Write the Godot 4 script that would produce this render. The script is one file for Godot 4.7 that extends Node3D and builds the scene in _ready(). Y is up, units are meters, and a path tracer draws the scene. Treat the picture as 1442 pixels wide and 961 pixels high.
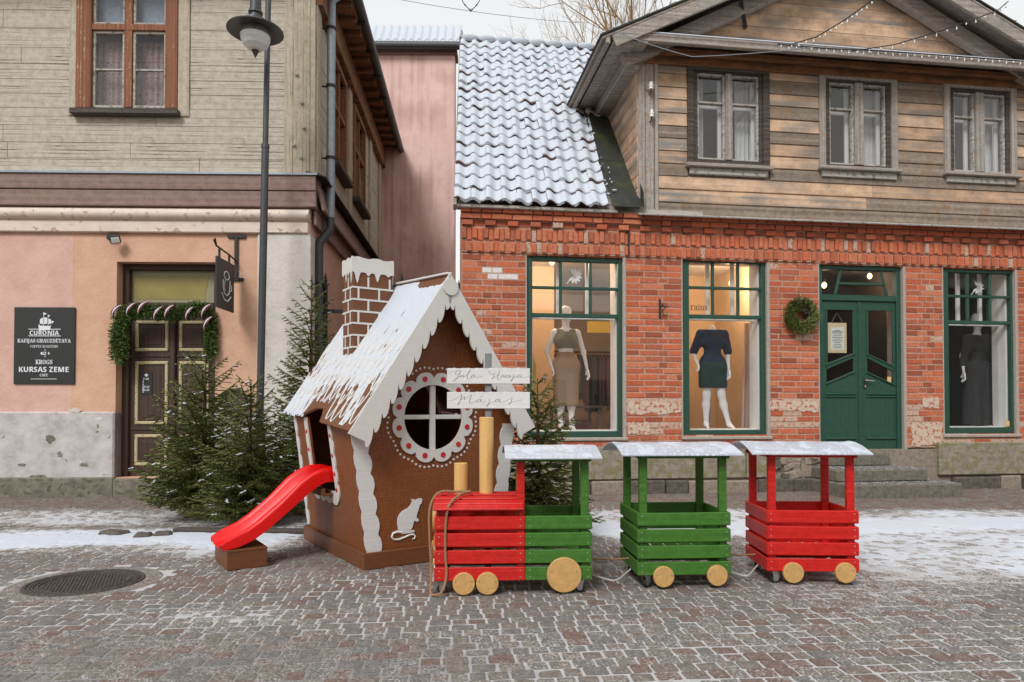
extends Node3D

# ---------- camera geometry: photograph pixels to directions ----------
const F := 961.0
const CX := 721.0
const EYE := Vector3(0, 1.2, 0)
const PITCH := 0.0174533
var CY := 577.0 - 961.0 * tan(PITCH)

func ray(px, py) -> Vector3:
	return Basis(Vector3.RIGHT, PITCH) * Vector3((px - CX) / F, -(py - CY) / F, -1.0)

func frame(deg, o: Vector3) -> Transform3D:
	return Transform3D(Basis(Vector3.UP, deg_to_rad(deg)), o)

func loc(fr: Transform3D, px, py, out := 0.0) -> Vector3:   # where a pixel's ray meets a wall plane, in the wall's own axes
	var n: Vector3 = fr.basis.z
	var r := ray(px, py)
	var t: float = ((fr.origin - EYE).dot(n) + out) / r.dot(n)
	return fr.affine_inverse() * (EYE + r * t)

func gnd(px, py, y := 0.0) -> Vector3:
	var r := ray(px, py)
	return EYE + r * ((y - EYE.y) / r.y)

func at(px, py, d) -> Vector3:
	var r := ray(px, py)
	return EYE + r * (-d / r.z)

# ---------- mesh collector ----------
class MB:
	var v := PackedVector3Array()
	var n := PackedVector3Array()
	var c := PackedColorArray()
	var col := Color.WHITE
	var tinted := false
	var xf := Transform3D()

	func trin(a: Vector3, b: Vector3, d: Vector3, na: Vector3, nb: Vector3, nd: Vector3):
		if (d - a).cross(b - a).dot(na + nb + nd) < 0.0:
			var t = b; b = d; d = t
			t = nb; nb = nd; nd = t
		v.append(xf * a); v.append(xf * b); v.append(xf * d)
		n.append((xf.basis * na).normalized()); n.append((xf.basis * nb).normalized()); n.append((xf.basis * nd).normalized())
		if tinted:
			c.append(col); c.append(col); c.append(col)

	func quadn(a, b, cc, d, nn):
		trin(a, b, cc, nn, nn, nn); trin(a, cc, d, nn, nn, nn)

	func quad(a: Vector3, b: Vector3, cc: Vector3, d: Vector3, away := Vector3.INF):   # flat face; its normal points away from the given point
		var nn: Vector3 = (cc - a).cross(d - b).normalized()
		if away != Vector3.INF and nn.dot((a + cc) * 0.5 - away) < 0.0:
			nn = -nn
		quadn(a, b, cc, d, nn)

	func tri(a: Vector3, b: Vector3, d: Vector3, away := Vector3.INF):
		var nn: Vector3 = (d - a).cross(b - a).normalized()
		if away != Vector3.INF and nn.dot(a - away) < 0.0:
			nn = -nn
		trin(a, b, d, nn, nn, nn)

	func box(ce: Vector3, s: Vector3, bas := Basis()):
		var h := s * 0.5
		for ax in 3:
			for sg in [-1.0, 1.0]:
				var nn := Vector3.ZERO; nn[ax] = sg
				var u := Vector3.ZERO; u[(ax + 1) % 3] = h[(ax + 1) % 3]
				var w := Vector3.ZERO; w[(ax + 2) % 3] = h[(ax + 2) % 3]
				var m := nn * h[ax]
				quadn(ce + bas * (m - u - w), ce + bas * (m + u - w), ce + bas * (m + u + w), ce + bas * (m - u + w), bas * nn)

	func span(x0, x1, y0, y1, z0, z1):
		box(Vector3((x0 + x1) * 0.5, (y0 + y1) * 0.5, (z0 + z1) * 0.5), Vector3(absf(x1 - x0), absf(y1 - y0), absf(z1 - z0)))

	func bbox(ce: Vector3, s: Vector3, bev: float, bas := Basis()):   # box with chamfered edges
		var h := s * 0.5
		bev = minf(bev, minf(h.x, minf(h.y, h.z)) * 0.9)
		var p = {}
		for sx in [-1, 1]:
			for sy in [-1, 1]:
				for sz in [-1, 1]:
					var sv := Vector3(sx, sy, sz)
					for ax in 3:
						var q := sv * (h - Vector3(bev, bev, bev))
						q[ax] = sv[ax] * h[ax]
						p[[sx, sy, sz, ax]] = ce + bas * q
		for ax in 3:
			var i1 := (ax + 1) % 3
			var i2 := (ax + 2) % 3
			for sg in [-1, 1]:
				var ks = []
				for ab in [[-1, -1], [1, -1], [1, 1], [-1, 1]]:
					var k = [0, 0, 0, ax]; k[ax] = sg; k[i1] = ab[0]; k[i2] = ab[1]
					ks.append(p[k])
				quad(ks[0], ks[1], ks[2], ks[3], ce)
			for s1 in [-1, 1]:
				for s2 in [-1, 1]:
					var k1 = [0, 0, 0, i1]; k1[i1] = s1; k1[i2] = s2; k1[ax] = -1
					var k2 = k1.duplicate(); k2[ax] = 1
					var k3 = k2.duplicate(); k3[3] = i2
					var k4 = k1.duplicate(); k4[3] = i2
					quad(p[k1], p[k2], p[k3], p[k4], ce)
		for sx in [-1, 1]:
			for sy in [-1, 1]:
				for sz in [-1, 1]:
					tri(p[[sx, sy, sz, 0]], p[[sx, sy, sz, 1]], p[[sx, sy, sz, 2]], ce)

	func bspan(x0, x1, y0, y1, z0, z1, bev := 0.004):
		bbox(Vector3((x0 + x1) * 0.5, (y0 + y1) * 0.5, (z0 + z1) * 0.5), Vector3(absf(x1 - x0), absf(y1 - y0), absf(z1 - z0)), bev)

	func beam(a: Vector3, b: Vector3, w, h, bev := 0.003, up := Vector3.UP):   # a bar from a to b; h along up
		var z := (b - a).normalized()
		var x := up.cross(z)
		if x.length() < 0.01:
			x = Vector3.RIGHT.cross(z)
		x = x.normalized()
		bbox((a + b) * 0.5, Vector3(w, h, a.distance_to(b)), bev, Basis(x, z.cross(x), z))

	func tube(path, r, sides := 8, cap := true):   # r: a number or one for each point
		var np: int = path.size()
		var t0: Vector3 = (path[1] - path[0]).normalized()
		var u: Vector3 = t0.cross(Vector3.UP if absf(t0.y) < 0.9 else Vector3.RIGHT).normalized()
		var rings = []
		var norms = []
		for i in np:
			var t: Vector3 = (path[mini(i + 1, np - 1)] - path[maxi(i - 1, 0)]).normalized()
			u = (u - t * u.dot(t)).normalized()
			var w := t.cross(u)
			var rr: float = r[i] if r is Array or r is PackedFloat32Array else r
			var ring = []
			var nn = []
			for k in sides:
				var an := TAU * k / sides
				var d := u * cos(an) + w * sin(an)
				ring.append(path[i] + d * rr); nn.append(d)
			rings.append(ring); norms.append(nn)
		for i in np - 1:
			for k in sides:
				var k2 := (k + 1) % sides
				trin(rings[i][k], rings[i][k2], rings[i + 1][k2], norms[i][k], norms[i][k2], norms[i + 1][k2])
				trin(rings[i][k], rings[i + 1][k2], rings[i + 1][k], norms[i][k], norms[i + 1][k2], norms[i + 1][k])
		if cap:
			for e in [[0, 1], [np - 1, np - 2]]:
				var nn: Vector3 = (path[e[0]] - path[e[1]]).normalized()
				for k in range(1, sides - 1):
					trin(rings[e[0]][0], rings[e[0]][k], rings[e[0]][k + 1], nn, nn, nn)

	func lathe(prof, segs := 20, x := Transform3D()):   # prof: [radius, height] pairs turned round y
		for i in prof.size() - 1:
			var a = prof[i]; var b = prof[i + 1]
			var d := Vector2(b[0] - a[0], b[1] - a[1])
			if d.length() < 1e-6:
				continue
			var nr := Vector2(d.y, -d.x).normalized()
			for k in segs:
				var q = []
				var m = []
				for kk in [k, k + 1]:
					var an: float = TAU * kk / segs
					var e := Vector3(cos(an), 0, sin(an))
					q.append([x * (e * a[0] + Vector3(0, a[1], 0)), x * (e * b[0] + Vector3(0, b[1], 0))])
					m.append(x.basis * (e * nr.x + Vector3(0, nr.y, 0)))
				if a[0] > 1e-6:
					trin(q[0][0], q[1][0], q[1][1], m[0], m[1], m[1])
				if b[0] > 1e-6:
					trin(q[0][0], q[1][1], q[0][1], m[0], m[1], m[0])

	func prism(poly: PackedVector2Array, z0: float, z1: float, x := Transform3D(), hole := PackedVector2Array()):   # a plate cut to an outline in x and y, from z0 to z1
		var pieces = [poly]
		if hole.size():
			pieces = []
			var cx := 0.0
			for q in hole: cx += q.x / hole.size()
			for sg in [-1.0, 1.0]:
				var half := PackedVector2Array([Vector2(cx, -99), Vector2(cx + sg * 99, -99), Vector2(cx + sg * 99, 99), Vector2(cx, 99)])
				for pc in Geometry2D.intersect_polygons(poly, half):
					for q in Geometry2D.clip_polygons(pc, hole):
						pieces.append(q)
		for pc in pieces:
			var ix := Geometry2D.triangulate_polygon(pc)
			for k in range(0, ix.size(), 3):
				for e in [[z1, 1.0], [z0, -1.0]]:
					var nn: Vector3 = x.basis * Vector3(0, 0, e[1])
					trin(x * Vector3(pc[ix[k]].x, pc[ix[k]].y, e[0]), x * Vector3(pc[ix[k + 1]].x, pc[ix[k + 1]].y, e[0]), x * Vector3(pc[ix[k + 2]].x, pc[ix[k + 2]].y, e[0]), nn, nn, nn)
		for lp in [[poly, 1.0], [hole, -1.0]]:
			var pg: PackedVector2Array = lp[0]
			if pg.size() == 0:
				continue
			var area := 0.0
			for i in pg.size(): area += pg[i].cross(pg[(i + 1) % pg.size()])
			var sg: float = lp[1] * signf(area)
			for i in pg.size():
				var a := pg[i]; var b := pg[(i + 1) % pg.size()]
				var e := (b - a).normalized()
				var nn: Vector3 = x.basis * (Vector3(e.y, -e.x, 0) * sg)
				quadn(x * Vector3(a.x, a.y, z0), x * Vector3(b.x, b.y, z0), x * Vector3(b.x, b.y, z1), x * Vector3(a.x, a.y, z1), nn)

	func ball(ce: Vector3, r: Vector3, segs := 10, rows := 6):
		for i in rows:
			for k in segs:
				var q = []
				for e in [[i, k], [i, k + 1], [i + 1, k + 1], [i + 1, k]]:
					var la: float = PI * e[0] / rows - PI / 2
					var lo: float = TAU * e[1] / segs
					q.append(Vector3(cos(la) * cos(lo), sin(la), cos(la) * sin(lo)))
				if i > 0:
					trin(ce + q[0] * r, ce + q[1] * r, ce + q[2] * r, q[0], q[1], q[2])
				if i < rows - 1 or i == 0:
					trin(ce + q[0] * r, ce + q[2] * r, ce + q[3] * r, q[0], q[2], q[3])

	func wall(x0: float, x1: float, y0: float, y1: float, holes, z0: float, z1: float):   # a wall with rectangular openings [x0, x1, y0, y1]
		var xs = [x0, x1]; var ys = [y0, y1]
		for h in holes:
			for q in [h[0], h[1]]:
				if q > x0 and q < x1 and not xs.has(q): xs.append(q)
			for q in [h[2], h[3]]:
				if q > y0 and q < y1 and not ys.has(q): ys.append(q)
		xs.sort(); ys.sort()
		var solid = func(i, j):
			if i < 0 or j < 0 or i >= xs.size() - 1 or j >= ys.size() - 1: return false
			var mx: float = (xs[i] + xs[i + 1]) * 0.5
			var my: float = (ys[j] + ys[j + 1]) * 0.5
			for h in holes:
				if mx > h[0] and mx < h[1] and my > h[2] and my < h[3]: return false
			return true
		for i in xs.size() - 1:
			for j in ys.size() - 1:
				if not solid.call(i, j): continue
				var a: float = xs[i]; var b: float = xs[i + 1]; var lo: float = ys[j]; var hi: float = ys[j + 1]
				for e in [[z1, 1.0], [z0, -1.0]]:
					quadn(Vector3(a, lo, e[0]), Vector3(b, lo, e[0]), Vector3(b, hi, e[0]), Vector3(a, hi, e[0]), Vector3(0, 0, e[1]))
				for e in [[-1, a], [1, b]]:
					if not solid.call(i + e[0], j):
						quadn(Vector3(e[1], lo, z0), Vector3(e[1], hi, z0), Vector3(e[1], hi, z1), Vector3(e[1], lo, z1), Vector3(e[0], 0, 0))
				for e in [[-1, lo], [1, hi]]:
					if not solid.call(i, j + e[0]):
						quadn(Vector3(a, e[1], z0), Vector3(b, e[1], z0), Vector3(b, e[1], z1), Vector3(a, e[1], z1), Vector3(0, e[0], 0))

	func mesh() -> ArrayMesh:
		var m := ArrayMesh.new()
		add_to(m)
		return m

	func add_to(m: ArrayMesh):
		var arr = []
		arr.resize(Mesh.ARRAY_MAX)
		arr[Mesh.ARRAY_VERTEX] = v
		arr[Mesh.ARRAY_NORMAL] = n
		if tinted:
			arr[Mesh.ARRAY_COLOR] = c
		m.add_surface_from_arrays(Mesh.PRIMITIVE_TRIANGLES, arr)

# ---------- nodes ----------
var taken = {}

func numbered(called: String) -> String:
	var k: int = taken.get(called, 0)
	taken[called] = k + 1
	return called if k == 0 else "%s_%03d" % [called, k]

func tag(o: Node, label: String, category: String, group := "", kind := ""):
	if label: o.set_meta("label", label)
	if category: o.set_meta("category", category)
	if group: o.set_meta("group", group)
	if kind: o.set_meta("kind", kind)
	return o

func thing(called: String, label: String, category: String, x := Transform3D(), group := "", kind := "") -> Node3D:
	var o := Node3D.new()
	o.name = numbered(called)
	add_child(o)
	o.transform = x
	tag(o, label, category, group, kind)
	return o

func part(called: String, what, m, parent: Node, x := Transform3D()) -> MeshInstance3D:
	var o := MeshInstance3D.new()
	o.name = called
	o.mesh = what.mesh() if what is MB else what
	if m is Array:
		for i in m.size(): o.set_surface_override_material(i, m[i])
	else:
		o.material_override = m
	o.transform = x
	parent.add_child(o, true)
	return o

func holder(called: String, parent: Node, x := Transform3D()) -> Node3D:
	var o := Node3D.new()
	o.name = called
	o.transform = x
	parent.add_child(o, true)
	return o

func solo(called: String, what, m, label: String, category: String, x := Transform3D(), group := "", kind := ""):
	var o := part(numbered(called), what, m, self, x)
	return tag(o, label, category, group, kind)

# ---------- textures and materials ----------
const S := 512
var rng := RandomNumberGenerator.new()

func rnd(a := 0.0, b := 1.0) -> float:
	return rng.randf_range(a, b)

func nf(sd: int, freq: float, octs := 4, w := S, h := S, kind := FastNoiseLite.TYPE_SIMPLEX_SMOOTH) -> PackedByteArray:
	var f := FastNoiseLite.new()
	f.seed = sd
	f.noise_type = kind
	f.frequency = freq
	f.fractal_octaves = octs
	var im := f.get_seamless_image(w, h, false, false, 0.1 if mini(w, h) > 60 else 0.4)
	im.convert(Image.FORMAT_L8)
	if w != S or h != S:
		im.resize(S, S, Image.INTERPOLATE_CUBIC)
	return im.get_data()

func fmix(a: PackedByteArray, wa: float, b: PackedByteArray, wb: float, off := 0.0) -> PackedByteArray:
	var o := PackedByteArray()
	o.resize(a.size())
	for i in a.size():
		o[i] = clampi(int(a[i] * wa + b[i] * wb + off), 0, 255)
	return o

func lut(f: PackedByteArray, lo: float, hi: float) -> PackedByteArray:   # stretches contrast between lo and hi
	var t := PackedByteArray(); t.resize(256)
	for i in 256: t[i] = int(255.0 * clampf((i / 255.0 - lo) / (hi - lo), 0, 1))
	var o := PackedByteArray(); o.resize(f.size())
	for i in f.size(): o[i] = t[f[i]]
	return o

func ramp(f: PackedByteArray, stops) -> ImageTexture:
	return ramp2(f, stops, PackedByteArray(), Color.WHITE)

func ramp2(f: PackedByteArray, stops, cover: PackedByteArray, over: Color) -> ImageTexture:   # colours by value, with a second colour laid over by a mask
	var g := Gradient.new()
	var offs := PackedFloat32Array(); var cols := PackedColorArray()
	for s in stops:
		offs.append(s[0]); cols.append(s[1])
	g.offsets = offs; g.colors = cols
	var t := PackedByteArray(); t.resize(768)
	for i in 256:
		var q := g.sample(i / 255.0)
		t[i * 3] = int(clampf(q.r, 0, 1) * 255); t[i * 3 + 1] = int(clampf(q.g, 0, 1) * 255); t[i * 3 + 2] = int(clampf(q.b, 0, 1) * 255)
	var o := PackedByteArray(); o.resize(f.size() * 3)
	var orr := int(over.r * 255); var og := int(over.g * 255); var ob := int(over.b * 255)
	var has := cover.size() > 0
	for i in f.size():
		var k := f[i] * 3
		var j := i * 3
		if has and cover[i] > 0:
			var m := cover[i]
			o[j] = (t[k] * (255 - m) + orr * m) / 255; o[j + 1] = (t[k + 1] * (255 - m) + og * m) / 255; o[j + 2] = (t[k + 2] * (255 - m) + ob * m) / 255
		else:
			o[j] = t[k]; o[j + 1] = t[k + 1]; o[j + 2] = t[k + 2]
	return ImageTexture.create_from_image(Image.create_from_data(S, S, false, Image.FORMAT_RGB8, o))

func relief(f: PackedByteArray, strength := 4.0) -> ImageTexture:
	var im := Image.create_from_data(S, S, false, Image.FORMAT_L8, f)
	im.bump_map_to_normal_map(strength)
	return ImageTexture.create_from_image(im)

func turned(tx: ImageTexture) -> ImageTexture:
	var im: Image = tx.get_image().duplicate()
	im.rotate_90(CLOCKWISE)
	return ImageTexture.create_from_image(im)

func mat(tx, rough := 0.8, nrm = null, scale := 1.0, tint := Color.WHITE, depth := 1.0) -> StandardMaterial3D:
	var m := StandardMaterial3D.new()
	m.albedo_color = tint
	m.roughness = rough
	if tx:
		m.albedo_texture = tx
	if nrm:
		m.normal_enabled = true
		m.normal_texture = nrm
		m.normal_scale = depth
	if tx or nrm:
		m.uv1_triplanar = true
		m.uv1_world_triplanar = true
		m.uv1_scale = Vector3.ONE * scale
	return m

func rgb(r, g, b) -> Color:
	return Color8(int(r), int(g), int(b))

func dyed(m: StandardMaterial3D, t: Color) -> StandardMaterial3D:   # the same surface in another dye or brick
	var q: StandardMaterial3D = m.duplicate()
	q.albedo_color = t
	return q

var M = {}

func make_materials():
	var fine := nf(1, 0.06, 4)
	var mid := nf(2, 0.018, 4)
	var big := nf(3, 0.006, 4)
	var spots := nf(4, 0.03, 5, S, S, FastNoiseLite.TYPE_PERLIN)
	var streak := nf(5, 0.05, 3, 7, S)          # long grain lines along u
	var streak2 := nf(6, 0.1, 2, 5, S)
	var grain := fmix(streak, 0.6, fine, 0.4)
	var cracks := lut(streak2, 0.32, 0.12)
	# --- weathered beige boards of the upper storey by the lamp
	var worn := fmix(fmix(grain, 0.55, mid, 0.45), 0.75, spots, 0.25)
	var beige := ramp2(worn, [[0.0, rgb(132, 120, 104)], [0.3, rgb(170, 158, 141)], [0.55, rgb(192, 181, 164)], [0.8, rgb(204, 194, 178)], [1.0, rgb(212, 203, 189)]], lut(fmix(fmix(cracks, 0.6, spots, 0.6), 1.0, mid, 0.2, -50), 0.36, 0.8), rgb(112, 101, 88))
	var wood_nrm := relief(fmix(grain, 0.7, spots, 0.3), 5.0)
	M.beige_board = mat(beige, 0.9, wood_nrm, 0.8, Color.WHITE, 0.5)
	M.beige_post = mat(turned(beige), 0.9, turned(wood_nrm), 0.8, rgb(250, 246, 238), 0.7)
	# --- grey and tan boards of the gabled storey
	var tan_tex := ramp2(fmix(fmix(grain, 0.5, mid, 0.5), 0.7, big, 0.3), [[0.0, rgb(104, 88, 74)], [0.3, rgb(172, 142, 116)], [0.5, rgb(208, 172, 140)], [0.72, rgb(222, 187, 154)], [1.0, rgb(232, 203, 172)]], lut(fmix(nf(8, 0.012, 4, 150, S), 0.6, streak, 0.4), 0.42, 0.74), rgb(136, 128, 120))
	M.tan_board = mat(tan_tex, 0.9, wood_nrm, 0.42, Color.WHITE, 0.9)
	M.tan_board_b = dyed(M.tan_board, rgb(244, 240, 236))
	M.tan_board_c = dyed(M.tan_board, rgb(230, 228, 226))
	var grey_tex := ramp2(fmix(grain, 0.8, mid, 0.2), [[0.0, rgb(92, 85, 78)], [0.4, rgb(146, 137, 127)], [0.7, rgb(180, 171, 160)], [1.0, rgb(202, 194, 183)]], lut(nf(9, 0.012, 4), 0.66, 0.9), rgb(160, 136, 112))
	M.grey_board = mat(grey_tex, 0.9, wood_nrm, 0.42, rgb(226, 214, 202), 0.9)
	M.grey_wood = mat(turned(grey_tex), 0.9, turned(wood_nrm), 0.9, Color.WHITE, 0.9)
	M.grey_wood_flat = mat(grey_tex, 0.9, wood_nrm, 0.9, Color.WHITE, 0.9)
	M.dark_wood = mat(ramp(grain, [[0.0, rgb(46, 40, 35)], [0.5, rgb(76, 67, 59)], [1.0, rgb(116, 105, 94)]]), 0.85, wood_nrm, 0.9)
	M.frieze_wood = mat(tan_tex, 0.85, wood_nrm, 0.7, rgb(176, 146, 116))
	M.old_white = mat(ramp2(grain, [[0.0, rgb(128, 122, 113)], [0.4, rgb(170, 164, 154)], [1.0, rgb(206, 201, 190)]], lut(mid, 0.6, 0.75), rgb(120, 112, 102)), 0.85, wood_nrm, 0.9)
	M.window_brown = mat(turned(ramp2(grain, [[0.0, rgb(84, 52, 32)], [0.5, rgb(138, 87, 56)], [1.0, rgb(166, 112, 76)]], lut(fmix(spots, 0.5, streak, 0.5), 0.66, 0.78), rgb(178, 150, 124))), 0.8, turned(wood_nrm), 1.2)
	M.eave_brown = mat(ramp(fmix(grain, 0.6, mid, 0.4), [[0.0, rgb(108, 84, 74)], [0.5, rgb(144, 118, 106)], [1.0, rgb(164, 138, 125)]]), 0.8, wood_nrm, 0.7, Color.WHITE, 0.5)
	# --- plaster
	var plaster := fmix(fmix(big, 0.5, mid, 0.3), 1.0, fine, 0.2)
	var even_plaster := ramp(plaster, [[0.0, rgb(222, 222, 222)], [1.0, rgb(255, 255, 255)]])
	var flake := lut(fmix(nf(11, 0.009, 5), 0.75, spots, 0.25), 0.79, 0.83)
	var pl_nrm := relief(fmix(fine, 0.5, spots, 0.5), 2.5)
	M.peach = mat(ramp2(plaster, [[0.0, rgb(194, 148, 120)], [0.5, rgb(210, 166, 137)], [1.0, rgb(222, 180, 153)]], lut(flake, 1.2, 2.5), rgb(190, 178, 165)), 0.9, pl_nrm, 0.45, Color.WHITE, 0.6)
	M.pale_pink = mat(ramp(plaster, [[0.0, rgb(196, 152, 134)], [0.5, rgb(212, 172, 154)], [1.0, rgb(222, 186, 170)]]), 0.9, pl_nrm, 0.45, Color.WHITE, 0.6)
	M.white_plaster = mat(ramp2(plaster, [[0.0, rgb(186, 177, 165)], [0.5, rgb(210, 201, 190)], [1.0, rgb(224, 216, 206)]], lut(flake, 0.5, 2.0), rgb(170, 160, 148)), 0.9, pl_nrm, 0.5, Color.WHITE, 0.7)
	M.cornice_white = mat(ramp2(fmix(plaster, 0.7, streak, 0.3), [[0.0, rgb(196, 176, 160)], [0.5, rgb(224, 206, 190)], [1.0, rgb(235, 222, 208)]], lut(spots, 0.72, 0.8), rgb(178, 150, 128)), 0.85, pl_nrm, 0.6, Color.WHITE, 0.5)
	M.plinth_white = mat(ramp2(plaster, [[0.0, rgb(150, 143, 136)], [0.5, rgb(192, 185, 180)], [1.0, rgb(214, 208, 203)]], flake, rgb(142, 122, 104)), 0.92, relief(fmix(flake, 0.5, spots, 0.5), 4.0), 0.7, Color.WHITE, 0.9)
	M.plinth_foot = mat(ramp2(fmix(plaster, 0.6, spots, 0.4), [[0.0, rgb(76, 70, 60)], [0.5, rgb(122, 114, 100)], [1.0, rgb(160, 152, 138)]], lut(nf(12, 0.02, 4), 0.58, 0.8), rgb(88, 90, 62)), 0.95, pl_nrm, 0.8, Color.WHITE, 1.0)
	var drips := nf(13, 0.05, 3, S, 8)
	M.pink_wall = mat(ramp2(fmix(plaster, 0.45, drips, 0.55), [[0.0, rgb(196, 156, 144)], [0.4, rgb(226, 188, 175)], [0.7, rgb(234, 198, 186)], [1.0, rgb(240, 208, 196)]], lut(fmix(nf(14, 0.008, 4), 0.5, drips, 0.5), 0.45, 0.85), rgb(176, 136, 127)), 0.92, pl_nrm, 0.16, Color.WHITE, 0.3)
	# --- brick
	var br_f := fmix(fmix(fine, 0.4, mid, 0.3), 1.0, spots, 0.3)
	var br_n := relief(fmix(fine, 0.5, spots, 0.5), 5.0)
	var lime := lut(nf(15, 0.02, 5), 0.6, 0.8)
	var br_t := ramp2(br_f, [[0.0, rgb(136, 74, 52)], [0.35, rgb(186, 108, 77)], [0.6, rgb(204, 126, 93)], [1.0, rgb(222, 156, 124)]], lut(lime, 0.5, 1.8), rgb(206, 176, 154))
	M.brick = []
	for t in [rgb(255, 250, 245), rgb(240, 222, 214), rgb(255, 226, 205), rgb(222, 206, 204), rgb(236, 200, 180), rgb(200, 176, 170)]:
		M.brick.append(mat(br_t, 0.9, br_n, 1.7, t, 0.9))
	M.brick_red = mat(ramp2(br_f, [[0.0, rgb(124, 58, 40)], [0.5, rgb(184, 94, 64)], [1.0, rgb(208, 126, 94)]], lut(lime, 0.7, 1.6), rgb(206, 180, 160)), 0.9, br_n, 1.7)
	M.brick_pale = mat(ramp2(br_f, [[0.0, rgb(150, 120, 100)], [0.5, rgb(196, 168, 146)], [1.0, rgb(222, 204, 188)]], lut(spots, 0.6, 0.72), rgb(170, 92, 70)), 0.9, br_n, 1.7)
	M.lime = mat(ramp2(br_f, [[0.0, rgb(164, 140, 118)], [0.5, rgb(206, 186, 164)], [1.0, rgb(226, 212, 194)]], lut(spots, 0.58, 0.68), rgb(176, 104, 80)), 0.95, br_n, 1.3)
	M.brick_white = mat(ramp(br_f, [[0.0, rgb(196, 182, 174)], [0.5, rgb(226, 216, 210)], [1.0, rgb(236, 230, 226)]]), 0.85, br_n, 1.7)
	M.mortar = mat(ramp(fmix(fine, 0.5, mid, 0.5), [[0.0, rgb(140, 110, 92)], [0.5, rgb(186, 152, 130)], [1.0, rgb(206, 178, 156)]]), 0.95, br_n, 2.0)
	M.reveal_grey = mat(ramp(fmix(fine, 0.5, mid, 0.5), [[0.0, rgb(134, 122, 110)], [0.5, rgb(170, 158, 146)], [1.0, rgb(192, 180, 168)]]), 0.95, pl_nrm, 1.5)
	# --- stone
	var moss := lut(nf(16, 0.012, 5), 0.55, 0.78)
	M.stone = mat(ramp2(fmix(plaster, 0.5, spots, 0.5), [[0.0, rgb(92, 84, 72)], [0.5, rgb(142, 132, 116)], [1.0, rgb(178, 168, 150)]], moss, rgb(124, 118, 74)), 0.95, relief(fmix(fine, 0.5, spots, 0.5), 5.0), 0.9)
	M.stone_dark = mat(ramp(fmix(fine, 0.4, spots, 0.6), [[0.0, rgb(52, 46, 40)], [0.5, rgb(92, 84, 74)], [1.0, rgb(132, 122, 108)]]), 0.95, br_n, 1.2)
	M.stone_pale = mat(ramp(fmix(fine, 0.4, spots, 0.6), [[0.0, rgb(98, 86, 74)], [0.5, rgb(142, 128, 112)], [1.0, rgb(172, 160, 144)]]), 0.95, br_n, 1.2)
	var flecks := lut(fmix(fine, 0.55, mid, 0.45), 0.56, 0.66)
	M.step_stone = mat(ramp2(fmix(fine, 0.5, spots, 0.5), [[0.0, rgb(70, 66, 56)], [0.5, rgb(112, 106, 92)], [1.0, rgb(146, 138, 122)]], lut(moss, 0.5, 1.4), rgb(86, 88, 60)), 0.95, br_n, 1.0)
	M.step_top = mat(ramp2(fmix(fine, 0.5, spots, 0.5), [[0.0, rgb(74, 69, 60)], [0.5, rgb(106, 100, 90)], [1.0, rgb(138, 131, 119)]], flecks, rgb(214, 218, 224)), 0.95, br_n, 1.0)
	# --- setts: three stones, four amounts of frost on them
	M.sett = []
	var frost_f := fmix(fmix(fine, 0.6, nf(17, 0.14, 3), 0.4), 0.75, mid, 0.25)
	var st_n := relief(fmix(fine, 0.6, spots, 0.4), 6.0)
	for base in [[rgb(76, 68, 60), rgb(118, 108, 97), rgb(154, 144, 132)], [rgb(80, 63, 54), rgb(114, 94, 83), rgb(148, 127, 114)], [rgb(74, 71, 66), rgb(112, 107, 100), rgb(148, 142, 134)]]:
		var row = []
		for fr in [[0.6, 0.76], [0.5, 0.68], [0.42, 0.62], [0.32, 0.54]]:
			row.append(mat(ramp2(fmix(fine, 0.45, spots, 0.55), [[0.0, base[0]], [0.5, base[1]], [1.0, base[2]]], lut(lut(frost_f, fr[0], fr[1]), 0.0, 1.35), rgb(204, 201, 197)), 0.85, st_n, 1.6))
		M.sett.append(row)
	M.snow_ground = mat(ramp(fmix(fine, 0.6, mid, 0.4), [[0.0, rgb(226, 226, 226)], [0.5, rgb(242, 242, 242)], [1.0, rgb(252, 252, 252)]]), 0.9, relief(fmix(fine, 0.7, mid, 0.3), 4.0), 2.2)
	M.snow_ground.vertex_color_use_as_albedo = true
	M.snow = mat(ramp(fmix(fine, 0.5, mid, 0.5), [[0.0, rgb(186, 190, 197)], [0.6, rgb(200, 204, 210)], [1.0, rgb(210, 213, 218)]]), 0.85, relief(fmix(fine, 0.6, mid, 0.4), 3.0), 2.0)
	M.earth = mat(ramp(fmix(fine, 0.5, mid, 0.5), [[0.0, rgb(70, 60, 52)], [1.0, rgb(118, 104, 92)]]), 0.95, st_n, 1.0)
	# --- metals
	var scuff := fmix(fine, 0.5, mid, 0.5)
	var even := ramp(scuff, [[0.0, rgb(196, 196, 196)], [0.5, rgb(230, 230, 230)], [1.0, rgb(255, 255, 255)]])
	M.zinc = mat(even, 0.5, null, 1.0, rgb(168, 176, 183))
	M.zinc.metallic = 0.35
	M.zinc_dark = mat(even, 0.5, null, 1.0, rgb(86, 86, 86))
	M.zinc_dark.metallic = 0.3
	M.lamp_metal = mat(even, 0.45, null, 1.0, rgb(83, 84, 85))
	M.lamp_metal.metallic = 0.3
	M.iron = mat(even, 0.6, null, 2.0, rgb(42, 41, 41))
	M.cast_iron = mat(ramp2(fmix(fine, 0.6, mid, 0.4), [[0.0, rgb(40, 34, 29)], [1.0, rgb(82, 70, 58)]], flecks, rgb(120, 110, 100)), 0.7, br_n, 3.0)
	M.chrome = mat(null, 0.3, null, 1.0, rgb(190, 192, 194)); M.chrome.metallic = 0.9
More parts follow.
